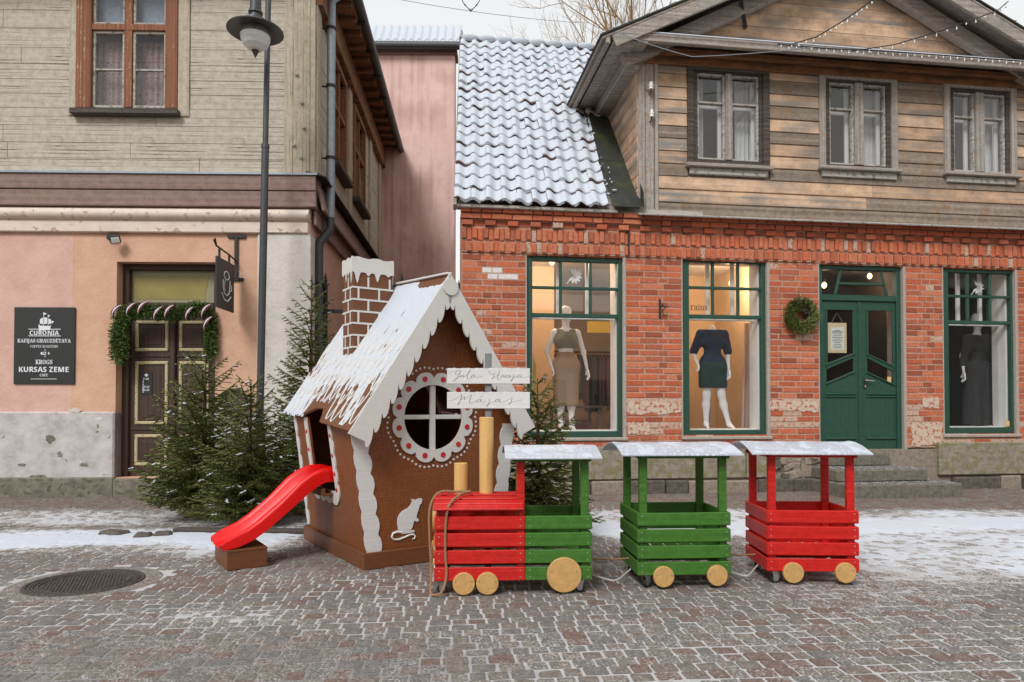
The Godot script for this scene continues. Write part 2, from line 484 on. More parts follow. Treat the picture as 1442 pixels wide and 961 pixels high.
	M.tin_moss = mat(ramp2(fmix(big, 0.5, mid, 0.5), [[0.0, rgb(28, 29, 26)], [0.5, rgb(48, 49, 44)], [1.0, rgb(72, 72, 66)]], lut(nf(18, 0.009, 4), 0.6, 0.85), rgb(66, 78, 22)), 0.7, null, 0.5)
	# --- paints
	var brush := relief(fmix(streak, 0.6, fine, 0.4), 2.0)
	M.green_frame = mat(ramp(fmix(grain, 0.6, mid, 0.4), [[0.0, rgb(30, 62, 48)], [0.5, rgb(38, 74, 58)], [1.0, rgb(50, 88, 70)]]), 0.5, null, 1.0)
	M.train_red = mat(ramp2(fmix(grain, 0.6, mid, 0.4), [[0.0, rgb(160, 18, 14)], [0.5, rgb(202, 27, 20)], [1.0, rgb(218, 46, 34)]], lut(lut(fine, 0.75, 0.85), 0, 4.0), rgb(205, 140, 130)), 0.45, brush, 1.3, Color.WHITE, 0.9)
	M.train_green = mat(ramp2(fmix(grain, 0.6, mid, 0.4), [[0.0, rgb(44, 88, 26)], [0.5, rgb(64, 112, 36)], [1.0, rgb(82, 128, 50)]], lut(lut(fine, 0.7, 0.85), 0, 4.0), rgb(120, 160, 110)), 0.45, brush, 1.3, Color.WHITE, 0.9)
	M.wheel_tan = mat(even, 0.5, brush, 1.5, rgb(222, 174, 106), 0.3)
	M.pine = mat(turned(ramp(grain, [[0.0, rgb(196, 146, 80)], [0.5, rgb(220, 176, 108)], [1.0, rgb(236, 200, 138)]])), 0.45, turned(wood_nrm), 2.0, Color.WHITE, 0.2)
	M.ginger = mat(ramp(fmix(fmix(fine, 0.5, nf(19, 0.05, 3, S, 100), 0.5), 0.7, mid, 0.3), [[0.0, rgb(98, 52, 20)], [0.5, rgb(126, 70, 30)], [1.0, rgb(146, 86, 42)]]), 0.55, relief(fmix(fmix(nf(20, 0.09, 3, 80, S), 0.5, nf(19, 0.05, 3, S, 100), 0.5), 0.8, fine, 0.2), 3.5), 1.6, Color.WHITE, 1.4)
	M.ginger_board = mat(ramp(fmix(grain, 0.5, mid, 0.5), [[0.0, rgb(96, 56, 30)], [1.0, rgb(124, 76, 42)]]), 0.5, brush, 1.5, Color.WHITE, 0.4)
	M.icing = mat(ramp(fmix(fine, 0.5, mid, 0.5), [[0.0, rgb(202, 198, 190)], [1.0, rgb(222, 218, 211)]]), 0.55, brush, 2.0, Color.WHITE, 0.3)
	M.icing_wall = mat(ramp(fmix(streak2, 0.6, fine, 0.4), [[0.0, rgb(198, 195, 190)], [1.0, rgb(226, 224, 220)]]), 0.6, wood_nrm, 2.0, Color.WHITE, 0.5)
	M.red_dot = mat(null, 0.5, null, 1.0, rgb(190, 36, 38))
	M.slide_red = mat(ramp(fmix(scuff, 0.5, streak2, 0.5), [[0.0, rgb(206, 12, 10)], [0.5, rgb(228, 14, 11)], [1.0, rgb(234, 30, 24)]]), 0.34, null, 1.6)
	M.white_board = mat(ramp(fmix(grain, 0.7, mid, 0.3), [[0.0, rgb(206, 203, 198)], [1.0, rgb(228, 226, 222)]]), 0.6, brush, 1.5, Color.WHITE, 0.4)
	M.post_grey = mat(turned(ramp(grain, [[0.0, rgb(108, 108, 110)], [1.0, rgb(140, 140, 142)]])), 0.8)
	M.ink = mat(null, 0.7, null, 1.0, rgb(38, 36, 38))
	M.rope = mat(ramp(nf(21, 0.2, 2), [[0.0, rgb(140, 100, 70)], [1.0, rgb(190, 152, 116)]]), 0.95, relief(nf(21, 0.2, 2), 4.0), 6.0)
	M.rope_white = mat(even, 0.95, null, 6.0, rgb(216, 212, 204))
	M.roof_sheet = mat(ramp2(fmix(mid, 0.6, fine, 0.4), [[0.0, rgb(168, 171, 178)], [1.0, rgb(196, 198, 203)]], lut(fmix(streak, 0.4, fine, 0.6), 0.56, 0.72), rgb(222, 226, 232)), 0.45, null, 1.1)
	M.rubber = mat(null, 0.7, null, 1.0, rgb(32, 32, 33))
	M.door_brown = mat(turned(ramp(grain, [[0.0, rgb(52, 36, 28)], [0.5, rgb(68, 48, 37)], [1.0, rgb(86, 63, 50)]])), 0.5, turned(wood_nrm), 1.0, Color.WHITE, 0.4)
	M.cream_trim = mat(ramp2(fmix(grain, 0.6, mid, 0.4), [[0.0, rgb(176, 160, 118)], [1.0, rgb(206, 192, 150)]], lut(spots, 0.7, 0.8), rgb(120, 96, 66)), 0.6, null, 2.0)
	M.olive_glass = mat(ramp(fmix(big, 0.6, mid, 0.4), [[0.0, rgb(138, 124, 66)], [1.0, rgb(160, 146, 84)]]), 0.25, null, 0.6)
	M.frost_edge = mat(ramp(fine, [[0.0, rgb(126, 118, 84)], [1.0, rgb(178, 170, 140)]]), 0.4, null, 3.0)
	M.sign_black = mat(even, 0.55, null, 2.0, rgb(49, 49, 47))
	M.sign_ink = mat(null, 0.6, null, 1.0, rgb(226, 226, 226))
	M.ribbon_red = mat(null, 0.5, null, 1.0, rgb(98, 20, 38))
	M.ribbon_white = mat(null, 0.5, null, 1.0, rgb(226, 222, 222))
	# --- plants
	M.needle = StandardMaterial3D.new(); M.needle.vertex_color_use_as_albedo = true; M.needle.roughness = 0.6; M.needle.backlight = Color(0.12, 0.16, 0.05)
	M.bark = mat(ramp(fmix(fine, 0.5, drips, 0.5), [[0.0, rgb(62, 44, 32)], [1.0, rgb(120, 92, 66)]]), 0.95, br_n, 3.0)
	M.bare_bark = mat(ramp(fine, [[0.0, rgb(136, 108, 66)], [1.0, rgb(188, 156, 104)]]), 0.95, null, 2.0)
	M.stand_wood = mat(ramp(grain, [[0.0, rgb(150, 122, 84)], [1.0, rgb(196, 168, 124)]]), 0.8, wood_nrm, 1.5)
	# --- clay tile under snow
	M.clay = mat(ramp(fmix(fine, 0.5, spots, 0.5), [[0.0, rgb(40, 30, 26)], [0.6, rgb(88, 56, 44)], [1.0, rgb(120, 78, 60)]]), 0.9, br_n, 2.0)
	# --- inside the shop
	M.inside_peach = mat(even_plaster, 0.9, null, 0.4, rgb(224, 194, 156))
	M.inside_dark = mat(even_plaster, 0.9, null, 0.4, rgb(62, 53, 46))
	M.inside_floor = mat(ramp(grain, [[0.0, rgb(86, 68, 52)], [1.0, rgb(122, 98, 76)]]), 0.6, null, 0.6)
	M.inside_white = mat(even_plaster, 0.6, null, 0.8, rgb(234, 231, 225))
	M.mannequin = mat(null, 0.35, null, 1.0, rgb(228, 228, 226))
	for q in [["olive_cloth", rgb(112, 108, 84)], ["taupe_cloth", rgb(142, 120, 96)], ["blue_cloth", rgb(24, 44, 70)], ["teal_cloth", rgb(22, 54, 52)], ["black_cloth", rgb(44, 44, 46)], ["wine_cloth", rgb(80, 22, 44)], ["yellow_cloth", rgb(200, 172, 60)], ["navy_cloth", rgb(32, 34, 52)], ["pale_cloth", rgb(190, 168, 156)]]:
		M[q[0]] = mat(null, 0.9, br_n if q[0] == "teal_cloth" else null, 5.0, q[1])
	# --- panes
	M.glass = StandardMaterial3D.new()
	M.glass.transparency = BaseMaterial3D.TRANSPARENCY_ALPHA
	M.glass.albedo_color = Color(0.5, 0.52, 0.5, 0.012)
	M.glass.roughness = 0.02
	M.old_glass = M.glass.duplicate()
	M.old_glass.normal_enabled = true
	M.old_glass.normal_texture = relief(nf(23, 0.006, 2), 1.2)
	M.old_glass.normal_scale = 0.15
	M.old_glass.uv1_triplanar = true
	M.old_glass.uv1_world_triplanar = true
	M.opal = mat(null, 0.2, null, 1.0, rgb(226, 228, 226))
	M.lamp_glass = StandardMaterial3D.new()
	M.lamp_glass.transparency = BaseMaterial3D.TRANSPARENCY_ALPHA
	M.lamp_glass.albedo_color = Color(0.75, 0.77, 0.77, 0.35)
	M.lamp_glass.roughness = 0.1
	M.bulb = StandardMaterial3D.new()
	M.bulb.albedo_color = rgb(255, 230, 180)
	M.bulb.emission_enabled = true
	M.bulb.emission = rgb(255, 214, 140)
	M.bulb.emission_energy_multiplier = 3.0
	M.tiny_bulb = mat(null, 0.3, null, 1.0, rgb(236, 236, 232))
	M.blind = mat(even, 0.8, null, 0.6, rgb(158, 168, 180))
	M.curtain = mat(ramp(fmix(drips, 0.6, mid, 0.4), [[0.0, rgb(176, 176, 174)], [1.0, rgb(218, 218, 215)]]), 0.95, null, 1.0)
	M.room_dim = mat(even_plaster, 0.95, null, 0.5, rgb(146, 134, 120))
	M.lace = mat(ramp2(fmix(drips, 0.5, mid, 0.5), [[0.0, rgb(96, 72, 66)], [0.5, rgb(140, 122, 116)], [1.0, rgb(196, 186, 180)]], lut(mid, 0.6, 0.72), rgb(120, 58, 48)), 0.95, null, 1.5)
	M.paper = mat(even, 0.9, null, 2.0, rgb(226, 204, 164))
	M.paper_pale = mat(null, 0.9, null, 1.0, rgb(206, 208, 196))
	M.yellow_tag = mat(null, 0.6, null, 1.0, rgb(220, 160, 40))
	M.ceramic = mat(null, 0.25, null, 1.0, rgb(232, 230, 226))
	M.roof_red = mat(ramp(fmix(drips, 0.5, mid, 0.5), [[0.0, rgb(96, 84, 78)], [1.0, rgb(140, 128, 120)]]), 0.9, br_n, 0.6)
	M.far_plaster = mat(even_plaster, 0.9, pl_nrm, 0.4, rgb(186, 174, 158))

# ---------- the plastered cafe house with the boarded upper storey ----------
var LF: Transform3D      # its front wall: x along the wall, y up, z out of the wall
var LS: Transform3D      # its side wall: x runs back along the wall, z out of it

func left_house():
	var h := thing("cafe_house", "old house with peach plaster ground floor and weathered beige boarded upper storey", "building", LF)
	var door_l := loc(LF, 163, 500).x
	var door_r := loc(LF, 303, 500).x
	var door_t := loc(LF, 233, 369).y
	var door_b := 0.26
	var x0 := -7.5
	var mid_x := loc(LF, 102, 450).x
	var pil_x := loc(LF, 362, 450).x
	var top := 3.66
	var plinth_t := 1.17
	# ground floor wall, its door opening left free
	var w := MB.new()
	w.wall(mid_x, pil_x, 0.0, top, [[door_l, door_r, door_b, door_t]], -0.45, 0.0)
	part("wall", w, M.peach, h)
	w = MB.new(); w.span(x0, mid_x, 0.0, top, -0.45, 0.002)
	tag(part("wall", w, M.pale_pink, h), "paler pink stretch of plaster behind the black sign", "")
	w = MB.new(); w.bspan(pil_x, 0.0, 0.0, top, -0.45, 0.03, 0.02)
	tag(part("corner_pilaster", w, M.white_plaster, h), "off white plaster strip at the corner of the house", "")
	w = MB.new(); w.bspan(x0, door_l, 0.1, plinth_t, -0.2, 0.035, 0.02)
	part("plinth", w, M.plinth_white, h)
	w = MB.new(); w.bspan(door_r, pil_x, 0.1, plinth_t, -0.2, 0.035, 0.02)
	part("plinth", w, M.plinth_white, h)
	w = MB.new(); w.bspan(x0, door_l + 0.02, -0.05, 0.27, -0.2, 0.07, 0.02)
	w.bspan(door_r - 0.02, 0.06, -0.05, 0.27, -0.2, 0.07, 0.02)
	part("plinth_foot", w, M.plinth_foot, h)
	w = MB.new(); w.bspan(door_l + 0.02, door_r - 0.02, -0.05, 0.25, -0.44, 0.1, 0.02)
	part("door_sill", w, M.plinth_foot, h)
	# patches where the whitewash has come off
	rng.seed = 41
	for q in [[70, 618, 0.16, 0.14], [52, 672, 0.3, 0.07], [30, 655, 0.12, 0.05], [84, 640, 0.08, 0.1], [118, 655, 0.14, 0.06], [105, 578, 0.2, 0.08], [140, 590, 0.1, 0.05]]:
		var c := loc(LF, q[0], q[1], 0.036)
		var pg := PackedVector2Array()
		for k in 14:
			var r := rnd(0.6, 1.05)
			pg.append(Vector2(c.x + cos(TAU * k / 14) * q[2] * 0.5 * r, c.y + sin(TAU * k / 14) * q[3] * 0.5 * r))
		w = MB.new(); w.prism(pg, 0.03, 0.0385)
		part("bare_patch", w, M.plinth_foot if q[1] > 600 else M.white_plaster, h)
	# cornice, boarded apron and ledge
	w = MB.new()
	w.bspan(x0, -0.02, top - 0.01, top + 0.15, -0.3, 0.06, 0.012)
	part("cornice", w, M.cornice_white, h)
	w = MB.new()
	w.tube([Vector3(x0, top + 0.24, 0.05), Vector3(0.0, top + 0.24, 0.05)], 0.08, 12)
	w.bspan(x0, 0.0, top + 0.15, top + 0.34, -0.3, 0.055, 0.01)
	part("cornice_roll", w, M.cornice_white, h)
	var b0 := top + 0.34
	for k in 2:
		w = MB.new(); w.bbox(Vector3((x0 + 0.1) * 0.5, b0 + 0.105 + k * 0.225, 0.105 + k * 0.02), Vector3(0.1 - x0, 0.215, 0.04), 0.008, Basis(Vector3.RIGHT, 0.05))
		part("apron_board", w, M.eave_brown, h)
	w = MB.new(); w.span(x0, 0.08, b0, b0 + 0.45, -0.3, 0.07)
	part("apron_backing", w, M.eave_brown, h)
	w = MB.new()
	w.quad(Vector3(x0, 4.5, -0.02), Vector3(0.13, 4.5, -0.02), Vector3(0.13, 4.455, 0.17), Vector3(x0, 4.455, 0.17), Vector3(0, 0, 0))
	w.span(x0, 0.13, 4.43, 4.457, 0.165, 0.172)
	part("ledge_flashing", w, M.zinc, h)
	# upper storey: boards one by one round the window
	var wl := loc(LF, 108, 150).x; var wr := loc(LF, 257, 150).x; var wb := loc(LF, 180, 162).y; var wt := 7.5
	w = MB.new(); w.wall(x0, 0.06, 4.45, 8.0, [[wl + 0.1, wr - 0.1, wb + 0.02, wt]], -0.3, -0.012)
	part("upper_wall", w, M.beige_board, h)
	rng.seed = 7
	var y := 4.46
	var cb_x := loc(LF, 401, 120).x
	while y < 7.9:
		var bh := rnd(0.2, 0.275)
		var cuts = [[x0, cb_x]]
		if y + bh > wb - 0.04 and y < wt + 0.1:
			cuts = [[x0, wl - 0.1], [wr + 0.1, cb_x]]
			if y < wb + 0.06:
				cuts = [[x0, wl - 0.24], [wr + 0.06, cb_x]] if y > wb - 0.12 else [[x0, cb_x]]
		for c in cuts:
			var xa: float = c[0]
			while xa < c[1] - 0.05:
				var xb: float = minf(c[1], xa + rnd(1.6, 3.6))
				if c[1] - xb < 0.5: xb = c[1]
				w = MB.new()
				w.bspan(xa + 0.002, xb - 0.002, y + 0.0015, y + bh - 0.0015, -0.012, rnd(0.004, 0.01), 0.004)
				part("board", w, M.beige_board, h)
				xa = xb
		y += bh
	w = MB.new(); w.bspan(cb_x, 0.06, 4.47, 7.9, -0.05, 0.035, 0.006)
	part("corner_board", w, M.beige_post, h)
	for q in [[418, 105], [425, 145], [428, 180], [414, 205], [424, 222]]:
		var c := loc(LF, q[0], q[1], 0.04)
		w = MB.new(); w.lathe([[0.0, 0.03], [0.02, 0.028], [0.026, 0.0], [0.018, -0.005]], 8, Transform3D(Basis(Vector3.RIGHT, PI / 2), c))
		part("fixing_stud", w, M.old_white, h)
	# the window of the upper storey
	var win := holder("window", h)
	var gl := loc(LF, 128, 100).x; var gr := loc(LF, 236, 100).x; var gb := loc(LF, 180, 152).y
	for e in [[wl, gl + 0.02], [gr - 0.02, wr - 0.06]]:
		w = MB.new(); w.bspan(e[0], e[1], gb - 0.02, wt, -0.08, 0.045, 0.008)
		part("frame", w, M.window_brown, win)
	for e in [[wl - 0.1, wl], [wr - 0.06, wr + 0.1]]:
		w = MB.new(); w.bspan(e[0], e[1], wb - 0.02, wt, -0.03, 0.028, 0.006)
		part("casing", w, M.beige_post, win)
	w = MB.new(); w.bspan(wl - 0.04, wr - 0.02, wb - 0.03, wb + 0.05, -0.05, 0.12, 0.01)
	part("sill", w, M.dark_wood, win)
	var tr := loc(LF, 180, 40).y      # transom above the lower casements
	var mc := loc(LF, 181, 100).x
	w = MB.new(); w.bspan(gl, gr, tr - 0.04, tr + 0.05, -0.06, 0.03, 0.006)
	part("transom", w, M.window_brown, win)
	w = MB.new(); w.bspan(mc - 0.055, mc + 0.055, gb, wt, -0.06, 0.025, 0.006)
	part("mullion", w, M.window_brown, win)
	for sx in [[gl + 0.02, mc - 0.055], [mc + 0.055, gr - 0.02]]:
		for sy in [[gb, tr - 0.04, true], [tr + 0.05, wt - 0.1, false]]:
			w = MB.new()
			var t := 0.035
			w.bspan(sx[0], sx[1], sy[0], sy[0] + t, -0.05, 0.0, 0.004)
			w.bspan(sx[0], sx[1], sy[1] - t, sy[1], -0.05, 0.0, 0.004)
			w.bspan(sx[0], sx[0] + t, sy[0] + t, sy[1] - t, -0.05, 0.0, 0.004)
			w.bspan(sx[1] - t, sx[1], sy[0] + t, sy[1] - t, -0.05, 0.0, 0.004)
			part("sash", w, M.old_white, win)
			var my: float = lerpf(sy[0], sy[1], 0.5)
			var rows = [[sy[0] + t, my - 0.012], [my + 0.012, sy[1] - t]] if sy[2] else [[sy[0] + t, sy[1] - t]]
			if sy[2]:
				w = MB.new(); w.bspan(sx[0] + t, sx[1] - t, my - 0.012, my + 0.012, -0.04, -0.005, 0.003)
				part("glazing_bar", w, M.old_white, win)
			for r in rows:
				w = MB.new(); w.span(sx[0] + t - 0.004, sx[1] - t + 0.004, r[0] - 0.004, r[1] + 0.004, -0.03, -0.026)
				part("pane", w, M.old_glass, win)
	w = MB.new()
	for k in 40:     # gathered lace behind the glass
		var xa := lerpf(gl - 0.02, gr + 0.02, k / 40.0); var xb := lerpf(gl - 0.02, gr + 0.02, (k + 1) / 40.0)
		var za := -0.17 + sin(k * 1.9) * 0.015; var zb := -0.17 + sin((k + 1) * 1.9) * 0.015
		w.quad(Vector3(xa, gb, za), Vector3(xb, gb, zb), Vector3(xb, tr - 0.1, zb), Vector3(xa, tr - 0.1, za), Vector3(0, 6, -5))
	part("lace_curtain", w, M.lace, win)
	w = MB.new(); w.span(gl - 0.02, gr + 0.02, tr + 0.05, wt, -0.13, -0.12)
	part("blind", w, M.blind, win)
	w = MB.new(); w.span(gl - 0.3, gr + 0.3, gb - 0.1, wt + 0.6, -0.6, -0.56)
	part("room_back", w, M.room_dim, win)
	# the double door
	var d := holder("double_door", h)
	var dz := -0.2
	w = MB.new()
	w.bspan(door_l, door_l + 0.09, door_b, door_t, dz - 0.1, dz + 0.05, 0.008)
	w.bspan(door_r - 0.09, door_r, door_b, door_t, dz - 0.1, dz + 0.05, 0.008)
	w.bspan(door_l + 0.09, door_r - 0.09, door_t - 0.08, door_t, dz - 0.1, dz + 0.05, 0.008)
	var rail := loc(LF, 240, 432, dz).y
	w.bspan(door_l + 0.09, door_r - 0.09, rail - 0.07, rail + 0.05, dz - 0.1, dz + 0.06, 0.008)
	part("frame", w, M.door_brown, d)
	var cx := (door_l + door_r) * 0.5 + 0.02
	w = MB.new(); w.bspan(cx - 0.035, cx + 0.035, door_b, rail - 0.07, dz - 0.02, dz + 0.05, 0.012)
	part("cover_strip", w, M.door_brown, d)
	for sx in [[door_l + 0.09, cx], [cx, door_r - 0.09]]:
		w = MB.new(); w.span(sx[0] + 0.003, sx[1] - 0.003, door_b + 0.01, rail - 0.07, dz - 0.07, dz)
		var leaf := part("door_leaf", w, M.door_brown, d)
		for py in [[452, 495], [509, 598], [612, 656]]:
			var ya := loc(LF, 205, py[1], dz).y; var yb := loc(LF, 205, py[0], dz).y
			var xa: float = sx[0] + 0.075; var xb: float = sx[1] - 0.075
			var pl := holder("panel", leaf)
			w = MB.new()
			for e in [[xa, xb, ya, ya + 0.045], [xa, xb, yb - 0.045, yb], [xa, xa + 0.045, ya + 0.045, yb - 0.045], [xb - 0.045, xb, ya + 0.045, yb - 0.045]]:
				w.bspan(e[0], e[1], e[2], e[3], dz - 0.01, dz + 0.022, 0.01)
			part("panel", w, M.cream_trim, leaf)
			pl.free()
			w = MB.new(); w.bspan(xa + 0.09, xb - 0.09, ya + 0.09, yb - 0.09, dz - 0.01, dz + 0.014, 0.013)
			w.bspan(xa + 0.06, xb - 0.06, ya + 0.06, yb - 0.06, dz - 0.01, dz + 0.006, 0.005)
			part("raised_field", w, M.door_brown, leaf)
		for yy in [502, 605]:
			var ry := loc(LF, 205, yy, dz).y
			w = MB.new(); w.bspan(sx[0] + 0.01, sx[1] - 0.01, ry - 0.012, ry + 0.012, dz - 0.01, dz + 0.016, 0.008)
			part("moulding", w, M.door_brown, leaf)
	w = MB.new()
	w.bbox(Vector3(cx + 0.06, 1.42, dz + 0.02), Vector3(0.035, 0.2, 0.012), 0.004)
	w.tube([Vector3(cx + 0.06, 1.45, dz + 0.02), Vector3(cx + 0.06, 1.45, dz + 0.07), Vector3(cx + 0.15, 1.45, dz + 0.07)], 0.009, 8)
	part("handle", w, M.iron, d)
	# fanlight with frost crept in round its edge
	var tl := loc(LF, 178, 400, dz).x; var trr := loc(LF, 302, 400, dz).x; var ta := rail + 0.05; var tb := door_t - 0.08
	w = MB.new(); w.span(door_l + 0.08, door_r - 0.08, ta - 0.01, tb + 0.01, dz - 0.05, dz - 0.03)
	var fan := part("fanlight", w, M.frost_edge, d)
	rng.seed = 90
	var pg := PackedVector2Array()
	for e in [[Vector2(tl + 0.09, tb - 0.07), Vector2(trr - 0.1, tb - 0.08), 16], [Vector2(trr - 0.1, tb - 0.08), Vector2(trr - 0.14, ta + 0.06), 7], [Vector2(trr - 0.14, ta + 0.06), Vector2(tl + 0.11, ta + 0.05), 16], [Vector2(tl + 0.11, ta + 0.05), Vector2(tl + 0.09, tb - 0.07), 7]]:
		for k in e[2]:
			pg.append(e[0].lerp(e[1], float(k) / e[2]) + Vector2(rnd(-0.012, 0.012), rnd(-0.012, 0.012)))
	w = MB.new(); w.prism(pg, dz - 0.035, dz - 0.026)
	part("pane", w, M.olive_glass, fan)
	# side wall running back towards the courtyard
	var inv := LF.affine_inverse() * LS
	var side := holder("side_wall", h, inv)
	var dep := 6.5
	w = MB.new(); w.span(0.0, dep, 0.0, 4.2, -0.3, 0.0)
	part("plaster", w, M.pale_pink, side)
	w = MB.new(); w.bspan(-0.04, 0.16, 0.0, 3.6, -0.05, 0.012, 0.01)
	part("corner_plaster", w, M.white_plaster, side)
	var sw = [[1.2, 2.15], [3.05, 4.1]]
	var holes = []
	for q in sw: holes.append([q[0], q[1], 5.2, 6.75])
	w = MB.new(); w.wall(0.0, dep, 4.2, 7.35, holes, -0.3, 0.02)
	part("upper_wall", w, M.beige_board, side)
	y = 4.46
	rng.seed = 17
	while y < 7.1:
		var bh := rnd(0.16, 0.2)
		var xa := 0.02
		for q in sw + [[dep, dep]]:
			var over: bool = y + bh > 5.12 and y < 6.8
			var xe: float = q[0] - 0.08 if over else q[0]
			if not over and q[0] < dep: continue
			if xe - xa > 0.03:
				w = MB.new(); w.bspan(xa, xe, y + 0.003, y + bh - 0.003, 0.015, rnd(0.035, 0.042), 0.004)
				part("board", w, M.beige_board, side)
			xa = q[1] + 0.08
		y += bh
	for sx in [0.0, 2.42, 4.75, 6.1]:
		w = MB.new(); w.bspan(sx, sx + 0.26, 4.46, 7.15, 0.0, 0.085, 0.008)
		part("pilaster_board", w, M.beige_post, side)
	for q in sw:
		var sw_h := holder("side_window", side)
		w = MB.new()
		w.bspan(q[0] - 0.09, q[0], 5.12, 6.75, -0.05, 0.08, 0.006); w.bspan(q[1], q[1] + 0.09, 5.12, 6.75, -0.05, 0.08, 0.006)
		w.bspan(q[0], q[1], 6.05, 6.12, -0.04, 0.06, 0.005); w.bspan((q[0] + q[1]) / 2 - 0.03, (q[0] + q[1]) / 2 + 0.03, 5.2, 6.75, -0.04, 0.055, 0.005)
		w.bspan(q[0] - 0.09, q[1] + 0.09, 6.75, 6.85, -0.05, 0.08, 0.006)
		part("frame", w, M.window_brown, sw_h)
		w = MB.new(); w.bspan(q[0] - 0.12, q[1] + 0.12, 5.03, 5.12, -0.05, 0.18, 0.008)
		part("sill", w, M.dark_wood, sw_h)
		for e in [[q[0], (q[0] + q[1]) / 2 - 0.03], [(q[0] + q[1]) / 2 + 0.03, q[1]]]:
			for f in [[5.15, 6.05], [6.12, 6.75]]:
				w = MB.new(); w.span(e[0], e[1], f[0], f[1], -0.01, -0.006)
				part("pane", w, M.old_glass, sw_h)
		w = MB.new(); w.span(q[0] - 0.1, q[1] + 0.1, 5.0, 7.1, -0.8, -0.77)
		part("room_back", w, M.room_dim, sw_h)
	w = MB.new()
	w.bbox(Vector3(dep / 2, 4.2, 0.12), Vector3(dep, 0.44, 0.04), 0.006, Basis(Vector3.RIGHT, -0.25))
	w.bbox(Vector3(dep / 2, 3.88, 0.06), Vector3(dep, 0.2, 0.04), 0.006)
	part("apron_board", w, M.eave_brown, side)
	w = MB.new(); w.bbox(Vector3(dep / 2 - 0.05, 4.45, 0.1), Vector3(dep + 0.2, 0.02, 0.28), 0.004, Basis(Vector3.RIGHT, 0.25))
	part("ledge_flashing", w, M.iron, side)
	# eaves of the side: soffit, fascia, gutter; roof above the frame
	var ey := 7.35
	w = MB.new()
	w.bspan(-0.4, dep + 0.25, ey - 0.02, ey + 0.02, 0.0, 0.46, 0.005)
	w.bbox(Vector3(dep / 2, ey - 0.25, 0.1), Vector3(dep, 0.42, 0.12), 0.01)
	part("soffit", w, M.frieze_wood, side)
	for k in 16:
		w = MB.new(); w.bspan(0.2 + k * 0.4, 0.28 + k * 0.4, ey - 0.1, ey - 0.02, 0.1, 0.44, 0.006)
		part("rafter_end", w, M.frieze_wood, side)
	w = MB.new()
	w.tube([Vector3(-0.4, ey + 0.06, 0.52), Vector3(dep + 0.3, ey - 0.02, 0.52)], 0.075, 12)
	part("gutter", w, M.zinc_dark, side)
	for k in 8:
		w = MB.new(); w.bbox(Vector3(0.3 + k * 0.85, ey + 0.03, 0.49), Vector3(0.03, 0.2, 0.15), 0.004)
		part("gutter_bracket", w, M.iron, side)
	w = MB.new()
	w.quad(Vector3(-0.4, ey + 0.06, 0.4), Vector3(dep + 0.3, ey + 0.06, 0.4), Vector3(dep + 0.3, ey + 3.0, -4.0), Vector3(-0.4, ey + 3.0, -4.0), Vector3(0, 0, 0))
	w.quad(Vector3(-0.4, ey + 0.06, 0.4), Vector3(-0.4, ey + 0.06, -8.0), Vector3(3.2, ey + 3.0, -8.0), Vector3(3.2, ey + 3.0, -4.0), Vector3(2, 0, -4))
	part("roof", w, M.roof_red, side)
	# downpipe at the corner
	var pr := 0.062
	var px := 0.34
	var pz := 0.2
	w = MB.new()
	w.tube([Vector3(px, 7.4, 0.5), Vector3(px, 7.15, pz), Vector3(px, 3.98, pz)], pr, 12)
	part("downpipe", w, M.zinc, side)
	w = MB.new()
	w.tube([Vector3(px, 4.0, pz), Vector3(px, 3.82, pz), Vector3(px - 0.06, 3.6, 0.06), Vector3(px - 0.06, 3.42, 0.05), Vector3(px - 0.06, 0.3, 0.08), Vector3(px - 0.06, 0.12, 0.2)], pr, 12)
	part("downpipe", w, M.zinc_dark, side)
	for yy in [6.75, 5.9, 4.85, 3.0, 1.6]:
		w = MB.new()
		w.lathe([[pr, -0.02], [pr + 0.012, -0.02], [pr + 0.012, 0.02], [pr, 0.02]], 12, Transform3D(Basis(), Vector3(px if yy > 4 else px - 0.06, yy, pz if yy > 4 else 0.07)))
		w.bspan((px if yy > 4 else px - 0.06) - 0.01, (px if yy > 4 else px - 0.06) + 0.01, yy - 0.01, yy + 0.01, 0.0, pz, 0.003)
		part("pipe_clip", w, M.iron, side)
	print("left house")

